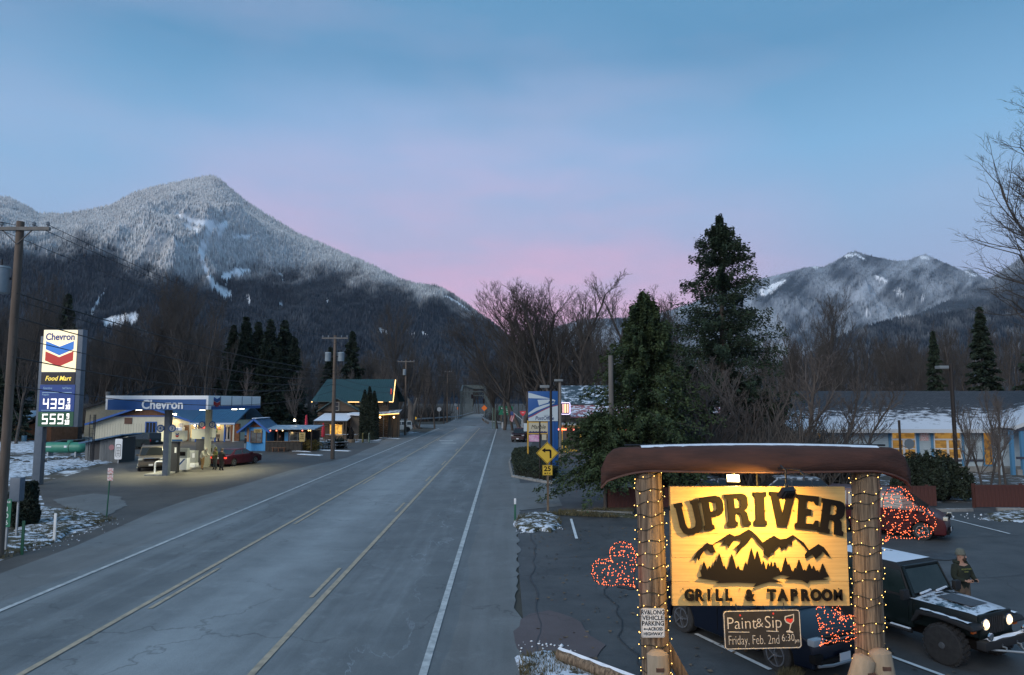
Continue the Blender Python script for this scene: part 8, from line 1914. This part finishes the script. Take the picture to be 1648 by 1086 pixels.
cx_ = sum(p[0] for p in hp_)/7; cy_ = sum(p[1] for p in hp_)/7; mb = MB(); mb.prism([(cx_+(a-cx_)*.95, cy_+(b-cy_)*.95) for a, b in hp_], 'z', .0, .62); mb.build('inner_shade_mass', mat('inner_shade_dark', (.008, .01, .006)), t)  # dark block filling the hedge, inner shade put into its colour
ip = [(cx_+(a-cx_)*1.10, cy_+(b-cy_)*1.10) for a, b in hp_]
sheet('island_soil', ip, .05, M_SNOWG)
t = thing('kerb', 'low concrete kerb round the hedge island', 'kerb', (0, 0, 0))
for i in range(len(ip)):
    a, b = ip[i], ip[(i+1) % len(ip)]; n = max(1, int(math.dist(a, b)/1.5))
    for j in range(n):
        p = (a[0]+(b[0]-a[0])*j/n, a[1]+(b[1]-a[1])*j/n, .07); e = (a[0]+(b[0]-a[0])*(j+1-.02)/n, a[1]+(b[1]-a[1])*(j+1-.02)/n, .07); mb = MB(); mb.beam(p, e, .15, .16); mb.build('kerb_stone', M_CONC, t)
# yard lamps
def lamp_post(lab, u, Y, v_top, v_base_z, hu0, hu1, hv, m, r=.05, z0=0):
    x = XU(u, Y); zt_ = ZV(v_top, Y); t = thing('lamp_post', lab, 'lamp post', (x, Y, 0)); mb = MB(); mb.tube([(0, 0, z0), (0, 0, zt_)], r, 8); mb.build('pole', m, t)
    if hu0 is not None:
        a, b = XU(hu0, Y)-x, XU(hu1, Y)-x; z = ZV(hv, Y); mb = MB(); mb.box(a, b, -.25, .25, z-.09, z+.09); mb.build('lamp_head', mat('unlit_lamp_head', (.18, .20, .21), rough=.5), t, bevel=.02); mb = MB(); mb.beam(((a+b)/2, 0, z), (0, 0, z), .06); mb.build('arm', m, t)
M_BP = mat('dark_brown_pole', (.018, .013, .011), rough=.7)
lamp_post('slim black lamp pole standing in front of the post office sign', 886.5, 46.8, 585, 0, 869, 884, 622, M_BP, .085)
lamp_post('thin black pole beside the hedge below the post office sign', 868.5, 47.5, 678, 0, None, None, 0, M_BP, .055)
lamp_post('wooden lamp post with a square head right of the post office sign', 901.5, 58, 612, 0, 892, 906, 612, mat('pale_post', (.18, .16, .14), rough=.8), .11)
lamp_post('tall dark lamp post in front of the blue trimmed house', 1533, 41, 586, 0, 1511, 1526, 591, M_BP, .11)
x = XU(1445, 41.5); t = thing('dish_pole', 'dark pole with a grey satellite dish behind the right end of the canoe', 'satellite dish', (x, 41.5, 0)); mb = MB(); mb.tube([(0, 0, 0), (0, 0, ZV(676, 41.5))], .07, 8); mb.build('pole', M_BP, t)
xd = XU(1458, 41.5)-x; zd = ZV(714, 41.5); mb = MB()
mb.lathe([(.30, .0), (.29, .04), (.2, .09), (.02, .12)], 20, (xd, -.12, zd), 'y'); dsh = mb.build('dish', mat('grey_dish', (.11, .14, .16), rough=.5), t, smooth=True); dsh.scale = (1, 1, 1); mb = MB(); mb.beam((0, 0, zd-.1), (xd, 0, zd-.2), .04); mb.beam((xd, 0, zd), (xd+.03, -.02, zd-.55), .04); mb.build('bracket', M_DMET, t)
# diner / store building on the right of the drive
YD = 76.0; d0, d1 = XU(893, YD), XU(1215, YD); dn = thing('roadside_diner', 'long low diner with snowy red and blue roofs and red lights behind the cedars', 'diner', (d0, YD, 0)); w = d1-d0
DX = lambda u: XU(u, YD)-d0
mb = MB(); mb.box(1.2, w, 1.5, 12, 0, 2.7); mb.build('wall', mat('dark_diner_wall', (.05, .045, .04), (.08, .07, .06), rough=.8, scale=2), dn)
mb = MB(); zr1, zr0 = ZV(653, YD+3), ZV(672, YD-.5)
mb.add([(DX(917), -.9, zr0), (w, -.9, zr0), (w, 3, zr1), (DX(920), 3, zr1), (DX(917), -.9, zr0+.12), (w, -.9, zr0+.12), (w, 3, zr1+.12), (DX(920), 3, zr1+.12)], [(3,2,1,0),(4,5,6,7),(0,1,5,4),(1,2,6,5),(2,3,7,6),(3,0,4,7)])
mb.build('red_roof', mat('snowy_red_roof', (.24, .075, .085), (.32, .12, .13), rough=.7, scale=2, snow=.50, snow_scale=1.6), dn)
mb = MB(); z0_, z1_ = ZV(651, YD+3), ZV(622, YD+9)
mb.add([(DX(906), 2.8, z0_), (w*.82, 2.8, z0_), (w*.80, 9, z1_), (DX(909), 9, z1_), (DX(906), 2.8, z0_+.12), (w*.82, 2.8, z0_+.12), (w*.80, 9, z1_+.12), (DX(909), 9, z1_+.12)], [(3,2,1,0),(4,5,6,7),(0,1,5,4),(1,2,6,5),(2,3,7,6),(3,0,4,7)])
mb.build('dark_roof', mat('snowy_dark_blue_roof', (.03, .05, .065), (.045, .07, .085), rough=.7, scale=2, snow=.42, snow_scale=1.2), dn)
mb = MB(); mb.box(DX(903), DX(925), -1.6, 1.5, 2.75, 2.9); mb.build('entrance_awning', mat('pale_awning', (.40, .42, .42), rough=.7), dn)
mb = MB(); mb.box(DX(897), w, -1.75, -1.65, 2.45, 2.75); mb.build('fascia_board', mat('ochre_fascia', (.22, .13, .04), rough=.8), dn)
for i, u in enumerate((898, 901, 904, 907, 919, 932, 996, 1001, 1027, 1060, 1107, 1127, 1133, 1140, 1183, 1188, 1192, 1206)):
    mb = MB(); x = DX(u); mb.box(x-.16, x+.16, -1.85, -1.76, ZV(691, YD), ZV(688.5, YD)); mb.build('red_lamp', lampglow('orange_red_lamp', (1, .10, .02), 3.2), dn)
for u in (902, 931, 961, 991):
    mb = MB(); mb.box(DX(u)-.09, DX(u)+.09, -1.7, -1.55, 0, 2.5); mb.build('yellow_post', M_YF, dn)
mb = MB(); mb.box(DX(897), DX(925), -2.1, -1.9, 0, .22); mb.build('yellow_kerb', M_YF, dn)
point(dn, (DX(910), -.2, 2.2), 12, (1, .6, .2), .1)
x, y, z = P(910, 657, 74); t = thing('neon_sign', 'lit vertical neon framed sign beside the post office sign', 'neon sign', (x, y, z)); wn = XU(919, 74)-XU(904, 74); hn = ZV(648, 74)-ZV(667, 74)
mb = MB(); mb.box(-wn/2, wn/2, 0, .2, -hn/2, hn/2); mb.build('cabinet', M_BLACK, t, bevel=.02); mb = MB(); mb.tube([(a, -.04, b-hn/2) for a, b in rrect(wn*.96, hn*.98, .15)], .035, 5, closed=True); mb.build('neon_tube', lampglow('lilac_neon', (.62, .50, 1), 2.2), t)
for a, c, e in ((-.25, (1, .12, .02), .6), (-.02, (1, .50, .04), 1.4), (.24, (1, .35, .06), 1.0)): mb = MB(); mb.box(wn*a-wn*.09, wn*a+wn*.09, -.03, .0, -hn*.38, hn*.38); mb.build('lit_panel', lampglow('neon_fill_%d' % int(a*100), c, e), t)
mb = MB(); mb.beam((-.2, .1, -hn/2-1.2), (0, .1, -hn/2), .06); mb.beam((0, .1, -hn/2), (0, .1, 2.4-z), .08); mb.build('bracket', M_DMET, t)
t = thing('clutter_stand', 'small planter and rack stand behind the hedge under the business sign', 'planter', (XU(866, 66), 66, 0)); mb = MB(); mb.box(-1, 1, -.3, .3, 0, .45); mb.build('box', M_WOOD, t); leafball('foliage', 500, lambda g, n: np.stack([g.uniform(-1, 1, n), g.uniform(-.3, .3, n), g.uniform(.45, .9, n)], 1), M_SHR, 8, .08, t)
t = thing('yellow_hydrant', 'yellow hydrant on the diner forecourt', 'hydrant', (XU(911, 72), 72, 0)); mb = MB(); mb.lathe([(.2, 0), (.2, .08), (.13, .1), (.13, .55), (.17, .58), (.14, .72), (.04, .8)], 12); mb.build('barrel', M_YF, t, smooth=True); mb = MB(); mb.lathe([(.06, -.2), (.06, .2)], 8, (0, 0, .45), 'x'); mb.build('outlet', M_YF, t)
# ------------------------------------------------------------------ blue trimmed house
HY = 53.0; HU = lambda u: XU(u, HY, 720); h0, h1 = HU(1262), HU(1790); hs_ = thing('trimmed_house', 'long pale blue house with bright blue trim, lit windows and snow on its roof', 'house', (HU(1450), HY, 0)); HO = hs_.location.x; HX = lambda u: HU(u)-HO
M_SH = mat('pale_blue_shingle_wall', (.34, .42, .46), (.40, .48, .52), rough=.8, scale=3); M_TR = mat('bright_blue_trim', (.07, .21, .36), rough=.6); M_DT = mat('dark_band', (.05, .055, .08), rough=.7); M_WT = mat('white_trim', (.52, .55, .57), rough=.6)
ze, zr = ZV(688, HY), ZV(632, HY+6.5); zbase = .0
mb = MB(); mb.box(HX(1262), HX(1790), 0, 12, 0, ze); mb.build('wall', M_SH, hs_)
# shingle courses as thin proud strips
crs = MB().box(HX(1262), HX(1596), -.012, .0, 0, .012).mesh('shingle_course', mat('shingle_shadow_edge', (.24, .30, .33), rough=.9))
for i in range(int((ze-.75)/.135)): obj('shingle_course', crs, hs_, (0, 0, .72+.135*i))
mb = MB(); mb.box(HX(1262), HX(1650), -.06, .0, 0, .42); mb.build('foundation', M_CONC, hs_)
k = (zr-ze)/6.5
SR = mat('dusk_snow_roof', (.035, .042, .052), (.055, .062, .075), rough=.9, scale=3)
def snowroof():
    m = bpy.data.materials.new('patchy_snow_shingles'); m.use_nodes = True; nt = m.node_tree; b = nt.nodes['Principled BSDF']; L = nt.links; b.inputs['Roughness'].default_value = .9
    tc = N(nt, 'ShaderNodeTexCoord'); sp = N(nt, 'ShaderNodeSeparateXYZ'); L.new(tc.outputs['Object'], sp.inputs[0]); mp = N(nt, 'ShaderNodeMapping'); L.new(tc.outputs['Object'], mp.inputs[0]); mp.inputs['Scale'].default_value = (.6, 1.5, 1); mp.inputs['Rotation'].default_value = (0, 0, .25)
    n = N(nt, 'ShaderNodeTexNoise'); L.new(mp.outputs[0], n.inputs[0]); n.inputs['Scale'].default_value = 2.4; n.inputs['Detail'].default_value = 8; n.inputs['Roughness'].default_value = .7
    br_ = N(nt, 'ShaderNodeTexBrick'); L.new(tc.outputs['Object'], br_.inputs[0]); br_.inputs['Scale'].default_value = 2.2; br_.inputs['Color1'].default_value = (.032, .038, .048, 1); br_.inputs['Color2'].default_value = (.055, .062, .074, 1); br_.inputs['Mortar'].default_value = (.015, .018, .022, 1)
    # the thaw has crept up from the ridge: snow lies deeper toward the eave
    g = mathn(nt, 'MULTIPLY', mathn(nt, 'SUBTRACT', 3.0, sp.outputs[1]), .085); f = mathn(nt, 'MULTIPLY', mathn(nt, 'SUBTRACT', mathn(nt, 'ADD', n.outputs[0], g), .545), 9, True)
    L.new(mixc(nt, mathn(nt, 'MULTIPLY', f, .9), br_.outputs[0], (.58, .63, .70)), b.inputs['Base Color']); return m
SNR = snowroof()
mb = MB(); z1 = ze-.6*k; a = [(HX(1258), -.6, z1), (HX(1800), -.6, z1), (HX(1800), 6.5, zr), (HX(1335), 6.5, zr)]
mb.add([(x, y, z+.02) for x, y, z in a]+[(x, y, z+.16) for x, y, z in a], [(3,2,1,0),(4,5,6,7),(0,1,5,4),(1,2,6,5),(2,3,7,6),(3,0,4,7)]); mb.build('roof_slope', SNR, hs_)
mb = MB(); a = [(HX(1335), 6.5, zr), (HX(1800), 6.5, zr), (HX(1800), 13, ze), (HX(1262), 13, ze)]; mb.add([(x, y, z+.02) for x, y, z in a]+[(x, y, z+.16) for x, y, z in a], [(3,2,1,0),(4,5,6,7),(0,1,5,4),(1,2,6,5),(2,3,7,6),(3,0,4,7)]); mb.build('roof_slope', SNR, hs_)
mb = MB(); mb.box(HX(1258), HX(1800), -.68, -.60, z1-.12, z1+.16); mb.build('gutter', M_WT, hs_)
for u in (1433, 1476.5, 1501, 1549): mb = MB(); mb.box(HX(u)-.13, HX(u)+.13, -.05, -.013, .42, ze); mb.build('trim_board', M_TR, hs_)
mb = MB(); mb.box(HX(1262), HX(1596), -.045, -.013, ZV(742.5, HY), ZV(739, HY)); mb.build('dark_band', M_DT, hs_)
wg = warm('warm_office_glow', (1, .54, .10), .34, (.22, .09, .012))
zw0, zw1 = ZV(737, HY), ZV(695, HY)
def bigwin(u0, u1):
    x0, x1 = HX(u0), HX(u1); zc = zw0+(zw1-zw0)*.70; f = MB()
    f.box(x0-.08, x0, -.10, -.0, zw0-.08, zw1+.08); f.box(x1, x1+.08, -.10, 0, zw0-.08, zw1+.08); f.box(x0, x1, -.10, 0, zw1, zw1+.08); f.box(x0, x1, -.12, 0, zw0-.08, zw0)
    f.box(x0, x1, -.09, 0, zc-.03, zc+.09); xm = (x0+x1)/2; f.box(xm-.08, xm+.08, -.085, 0, zw0, zc); f.box(x0, x1, -.075, 0, zw0+(zc-zw0)*.48, zw0+(zc-zw0)*.48+.09); fo = f.build('window', M_WT, hs_)
    for a, b, c, d in ((x0, x1, zc+.08, zw1), (x0, xm-.05, zw0, zc), (xm+.05, x1, zw0, zc)): mb = MB(); mb.box(a, b, -.04, -.02, c, d); mb.build('pane', wg, fo)
    mb = MB()
    for i in range(9): mb.box(x0+.05, xm-.08, -.048, -.042, zw0+.1+i*.12, zw0+.115+i*.12)
    mb.build('blind_slats', mat('dark_blind', (.10, .06, .02), rough=.8), fo)
bigwin(1436, 1472); bigwin(1504, 1545); bigwin(1290, 1320)
text_sign = thing('notice', 'small red and white notice on the wall between the two lit windows', 'notice', (HU(1488), HY-.04, ZV(709, HY))); shape([rrect(.62, .62, .02)], M_PRW, text_sign, (0, 0, 0), name='plate', ext=.01)
point(hs_, (HX(1530), -1.2, 1.6), 7, (1, .62, .22), .2)
# door and porch gable at the right
mb = MB(); mb.box(HX(1581), HX(1597), -.08, -.015, .42, ze-.1); d = mb.build('door', M_TR, hs_); mb = MB(); mb.box(HX(1583), HX(1595), -.10, -.085, .55, ze-.2); mb.build('pane', warm('door_amber', (1, .50, .07), .28, (.40, .16, .02)), d)
gx0, gxm = HX(1597), HX(1700); gz0, gz1 = ZV(688, HY-2.5), ZV(650, HY-2.5)
for s in (0, 1):
    xa, za = (gx0-.2, gz0-.05) if s == 0 else (2*gxm-gx0, gz0-.05); mb = MB(); mb.prism([(gxm, gz1), (xa, za), (xa, za+.14), (gxm, gz1+.14)], 'y', -2.6, 3.5); mb.build('porch_roof', SNR, hs_)
    mb = MB(); mb.beam((gxm, -2.66, gz1+.02), (xa, -2.66, za+.02), .08, .26); mb.build('barge_board', M_WT, hs_)
mb = MB(); mb.prism([(gx0+.1, gz0), (2*gxm-gx0-.1, gz0), (gxm, gz1-.05)], 'y', -2.5, -2.42); mb.build('porch_gable', mat('dark_teal_gable', (.06, .085, .09), rough=.8), hs_)
mb = MB(); mb.box(gx0, 2*gxm-gx0, -2.6, -2.45, gz0-.22, gz0); mb.build('porch_beam', M_DT, hs_)
for u in (1604, 1622, 1639, 1660): mb = MB(); mb.box(XU(u, HY-2.4)-HO-.12, XU(u, HY-2.4)-HO+.12, -2.55, -2.35, .0, gz0-.2); mb.build('porch_post', M_TR if u != 1604 else M_SH, hs_)
mb = MB(); mb.box(gx0, 2*gxm-gx0, -2.5, 0, 0, .40); mb.build('porch_deck', M_CONC, hs_)
mb = MB(); mb.box(gx0, HX(1650), -2.56, -2.44, 1.15, 1.32); mb.build('porch_rail', M_DT, hs_)
mb = MB(); mb.box(HX(1643), HX(1665), -.05, -.015, ZV(706, HY), ZV(694, HY)); mb.build('pane', wg, hs_)
# big dark shrub and red board fence
x, y = G(1530, 812); t = thing('shrub', 'big rounded dark evergreen shrub in front of the lit windows', 'shrub', (x+.1, 38.2, 0))
def bigs(g, n):
    a = g.uniform(0, 6.28, n); b = np.arccos(g.uniform(-.2, 1, n)); r = 1+.18*np.sin(a*5+b*3)+.10*np.sin(a*11); sh_ = g.uniform(.55, 1, n)**.4
    return np.stack([1.85*r*sh_*np.sin(b)*np.cos(a), 1.3*r*sh_*np.sin(b)*np.sin(a), .55+1.75*sh_*r*np.cos(b)], 1)
leafball('foliage', 16000, bigs, M_SHR, 70, .10, t); mb = MB(); mb.sphere((0, 0, .8), (1.3, .85, 1.1), 12, 8); mb.build('inner_shade_mass', mat('inner_shade_dark', (.008, .01, .006)), t)  # dark ellipsoid added within the leaves as painted inner shade
FM = mat('dark_red_fence', (.055, .018, .014), (.09, .03, .022), rough=.85, scale=4, stretch=(3, 1, .4))
def red_fence(lab, u0, u1, Y, h):
    x0, x1 = XU(u0, Y), XU(u1, Y); t = thing('board_fence', lab, 'fence', (x0, Y, 0), 0, None); n = int((x1-x0)/.20); me = MB().box(.004, .196, -.02, .02, .05, h).mesh('board', FM)
    for i in range(n): obj('board', me, t, (.20*i, 0, 0))
    for zz in (.25, h-.2): mb = MB(); mb.box(0, n*.20, .02, .06, zz, zz+.09); mb.build('rail', FM, t)
    me = MB().box(-.06, .06, .06, .18, -.1, h+.05).mesh('post', FM)
    for i in range(int(n*.2/2.4)+1): obj('post', me, t, (2.4*i, 0, 0))
red_fence('dark red board fence behind the left log post', 976, 1100, 35.0, 1.05)
red_fence('dark red board fence running behind the signboard and shrub', 1110, 1500, 35.6, 1.05)
red_fence('dark red board fence at the right edge in front of the house', 1560, 1760, 35.2, 1.15)
sheet('house_yard', [(8, 37), (60, 37), (60, 75), (8, 75)], .018, M_GRAV)
def wstop(lab, a, b, z=.08, w=.18):
    t = thing('kerb_stone', lab, 'kerb stone', (a[0], a[1], 0), 0, 'kerb stones of the parking lot'); mb = MB(); mb.beam((0, 0, z), (b[0]-a[0], b[1]-a[1], z), w, .16); mb.build('stone', mat('kerb_concrete', (.16, .16, .155), (.24, .24, .23), rough=.95, scale=4, snow=.25), t, bevel=.02)
wstop('long low kerb stone below the left red fence', G(928, 826), G(1018, 829)); wstop('kerb stone in front of the big dark shrub', G(1508, 824), G(1565, 823)); wstop('kerb stone at the right edge below the red fence', G(1604, 822), G(1680, 823))
# log rail at the bottom
a, b = G(900, 1050, .25), G(1010, 1092, .25); t = thing('parking_log', 'snow topped log lying along the verge at the bottom of the photo', 'log', (a[0], a[1], .22)); d = Vector((b[0]-a[0], b[1]-a[1], .0)); d = d*1.25
mb = MB(); mb.tube([(0, 0, 0), tuple(d*.5), tuple(d)], [.12, .125, .12], 12); mb.build('log', M_WOOD, t, smooth=True, angle=50)
mb = MB(); n_ = Vector((-d.y, d.x, 0)).normalized(); vs = []
for i in range(14):
    f = i/13; p = d*f; ww = .05+.02*math.sin(i*2.1); vs += [tuple(p-n_*ww+Vector((0, 0, .112))), tuple(p+Vector((0, 0, .145))), tuple(p+n_*ww+Vector((0, 0, .112)))]
mb.add(vs, [(3*i+j, 3*i+j+1, 3*i+j+4, 3*i+j+3) for i in range(13) for j in range(2)]); mb.build('snow_cap', M_SNOWR, t, smooth=True)
# leaves, chips and dead grass on the lot
g = np.random.default_rng(12); n = 420; X = g.uniform(.6, 9, n); Y = g.uniform(12.5, 30, n); S = g.uniform(.03, .08, n)
V = []
for i in range(n):
    a = g.uniform(0, 6.28); c, s = math.cos(a)*S[i], math.sin(a)*S[i]; V += [(X[i]+c, Y[i]+s, .036), (X[i]-s*.6, Y[i]+c*.6, .055), (X[i]-c, Y[i]-s, .036), (X[i]+s*.6, Y[i]-c*.6, .04)]
tag(obj('fallen_leaves', npmesh('fallen_leaves', V, np.arange(4*n).reshape(n, 4), mat('dry_leaf', (.10, .07, .045), (.16, .12, .08), rough=.9, scale=9))), 'scattered dry leaves and wood chips on the parking lot', 'leaves', kind='stuff')
def grass(name, lab, polys, n, h, seed, m):
    g = np.random.default_rng(seed); Vs = []
    for poly in polys:
        xs = [p[0] for p in poly]; ys = [p[1] for p in poly]; X = g.uniform(min(xs), max(xs), n); Y = g.uniform(min(ys), max(ys), n); k = inpoly(X, Y, poly); X, Y = X[k], Y[k]; c = vnoise(X*.9, Y*.9, seed) > .45; X, Y = X[c], Y[c]; m_ = len(X)
        a = g.uniform(0, 6.28, m_); hh = h*g.uniform(.4, 1.3, m_); b = np.stack([X, Y, np.full(m_, .05)], 1); wd = np.stack([np.cos(a), np.sin(a), 0*a], 1)*.012; tip = b+np.stack([g.normal(0, .35, m_)*hh, g.normal(0, .35, m_)*hh, hh], 1)
        Vs.append(np.stack([b-wd, b+wd, tip], 1).reshape(-1, 3))
    V = np.concatenate(Vs); tag(obj(name, npmesh(name, V, np.arange(len(V)).reshape(-1, 3), m)), lab, 'grass', kind='stuff')
M_DG = mat('dead_grass_blades', (.07, .06, .03), (.14, .12, .06), rough=.95, scale=3)
grass('dead_grass', 'tufts of dead grass poking through the snow on the verges', [[G(0, 905), G(95, 872), (-20, 31), (-26, 31)], [G(20, 862), G(120, 852), G(190, 838), G(110, 820), G(10, 830)], [G(828, 850), G(905, 848), G(895, 827), G(835, 833)], [G(836, 1062), G(900, 1058), G(1010, 1120), G(836, 1180)], [G(896, 831), G(1020, 836), G(1020, 822), G(900, 822)], [G(1130, 1086), G(1290, 1086), G(1290, 1110), G(1130, 1110)]], 6000, .16, 3, M_DG)
# ------------------------------------------------------------------ small things that make the place lived in
M_CARD = [mat('poster_%d' % i, c, c2, rough=.6, scale=6, lo=.45, hi=.55) for i, (c, c2) in enumerate((((.5, .1, .08), (.6, .55, .4)), ((.08, .2, .45), (.6, .6, .55)), ((.55, .4, .08), (.2, .1, .05)), ((.1, .3, .14), (.5, .5, .4))))]
for i, (u, v, h) in enumerate(((322, 690, .6), (326, 696, .5), (331, 690, .7), (340, 692, .8), (345, 689, .5))):
    mb = MB(); x = px(u)-so_; z = ZV(v, SY); mb.box(x-.2, x+.2, 1.40, 1.49, z-h/2, z+h/2); mb.build('poster', M_CARD[i % 4], shop)
# gutters and downpipes
mb = MB(); mb.tube([(w0-.6, -1.32, 2.42), (w1, -1.32, 2.42)], .06, 6); mb.build('gutter', M_WHITEM, shop)
# ice freezer and bins at the shop front
def bin_(lab, x, y, r, h, m):
    t = thing('litter_bin', lab, 'bin', (x, y, 0)); mb = MB(); mb.lathe([(r*.85, 0), (r, .1), (r, h)], 14); mb.build('drum', m, t, smooth=True); mb = MB(); mb.lathe([(r*1.06, h), (r*1.06, h+.06), (r*.6, h+.16), (.02, h+.18)], 14); mb.build('lid', M_BLACK, t, smooth=True)
bin_('dark litter bin beside the rear canopy column', XU(345, 58.6), 58.8, .28, .85, M_DMET)
bin_('litter bin by the shop door', XU(291, 90.5), 90.5, .28, .85, M_STEELB)
t = thing('ice_freezer', 'white ice freezer against the shop wall left of the door', 'freezer', (XU(287, 91), 91.2, 0)); mb = MB(); mb.box(-.75, .75, -.4, .4, 0, 1.9); mb.build('cabinet', M_WHITEM, t, bevel=.03)
mb = MB(); mb.box(-.7, -.02, -.43, -.40, .15, 1.4); mb.build('door', M_GALV, t); mb = MB(); mb.box(.02, .7, -.43, -.40, .15, 1.4); mb.build('door', M_GALV, t); text('ICE', .36, M_CBLUE, t, (0, -.42, 1.66), ext=.004, off=.012)
# canopy fascia joints
for k in range(1, 5): y = (cy1-cy0)*k/5; mb = MB(); mb.box(cx1-can.location.x, cx1-can.location.x+.034, y-.015, y+.015, ZV(659.5, 48.4)+.03, ZV(636.5, 48.4)-.02); mb.build('fascia_joint', M_STEELB, can)
# tar snakes and utility covers in the paving
TAR = mat('tar_seal', (.018, .018, .019), rough=.45)
g = random.Random(15)
for j, (x0, y0, x1, y1) in enumerate(((1.0, 24, 8.5, 25.5), (2.2, 12, 2.9, 22), (9, 20, 20, 23), (12, 27, 26, 29), (.5, 13.2, .9, 30))):
    n = 26; pts = []; w = 0
    for i in range(n+1): w = w*.8+g.uniform(-.12, .12); f = i/n; pts.append((x0+(x1-x0)*f+w*(abs(y1-y0) > abs(x1-x0)), y0+(y1-y0)*f+w*(abs(x1-x0) >= abs(y1-y0))))
    o = strip_mesh(pts, .037, .024, TAR, 'tar_seam'); o['kind'] = 'structure'
OIL = mat('oil_stain', (.022, .022, .024), (.05, .052, .055), rough=.5, scale=2.5)
for x, y, r in ((6.9, 18.2, .6), (11.6, 19.5, .8), (3.4, 20.5, .45), (14.6, 24.4, .9), (20, 24, 1.3)):
    pts = [(x+r*math.cos(R(a))*g.uniform(.6, 1.1), y+r*.8*math.sin(R(a))*g.uniform(.6, 1.1)) for a in range(0, 360, 20)]; sheet('oil_stain', pts, .0345, OIL)
# ploughed snow crumbs along the kerb lines
def crumbs(name, lab, a, b, n, wdt, seed):
    g = np.random.default_rng(seed); f = g.random(n); off = g.normal(0, wdt, n); d = np.array([b[0]-a[0], b[1]-a[1]]); q = np.array([-d[1], d[0]])/np.linalg.norm(d); r = g.uniform(.01, .035, n)*(1+(g.random(n) > .93)*1.2)
    C = np.stack([a[0]+d[0]*f+q[0]*off, a[1]+d[1]*f+q[1]*off, .035+r*.4], 1); o = np.array([(1,0,0),(-1,0,0),(0,1,0),(0,-1,0),(0,0,.8),(0,0,-.8)])[None]*r[:, None, None]*g.uniform(.6, 1.3, (n, 6, 1))
    V = (C[:, None]+o).reshape(-1, 3); F = np.array([(0,2,4),(2,1,4),(1,3,4),(3,0,4),(2,0,5),(1,2,5),(3,1,5),(0,3,5)]); tag(obj(name, npmesh(name, V, (F[None]+(np.arange(n)*6)[:, None, None]).reshape(-1, 3), M_SNOW)), lab, 'snow', kind='stuff')
crumbs('snow_crumbs', 'crumbs of ploughed snow along the left verge', G(60, 890), G(190, 836), 50, .35, 1)
crumbs('snow_crumbs', 'crumbs of snow and ice round the kerb island', G(832, 858), G(905, 850), 70, .25, 2)
crumbs('snow_crumbs', 'crumbs of snow on the verge beside the parking log', G(836, 1040), G(930, 1050), 30, .25, 3)
crumbs('snow_crumbs', 'crumbs of snow below the right hand red fence', G(1500, 832), G(1648, 836), 50, .5, 4)
# ------------------------------------------------------------------ air
hm = bpy.data.materials.new('haze_air'); hm.use_nodes = True; t = hm.node_tree; t.nodes.remove(t.nodes['Principled BSDF'])
pv = N(t, 'ShaderNodeVolumePrincipled'); pv.inputs['Color'].default_value = (.80, .88, 1, 1); pv.inputs['Density'].default_value = 3.5e-5; pv.inputs['Anisotropy'].default_value = 0
t.links.new(pv.outputs[0], t.nodes['Material Output'].inputs['Volume'])
mb = MB(); mb.box(-9800, 9800, -300, 13500, -6, 2600)
o = mb.build('haze', hm); tag(o, 'thin blue evening haze filling the whole valley', 'haze', kind='stuff')
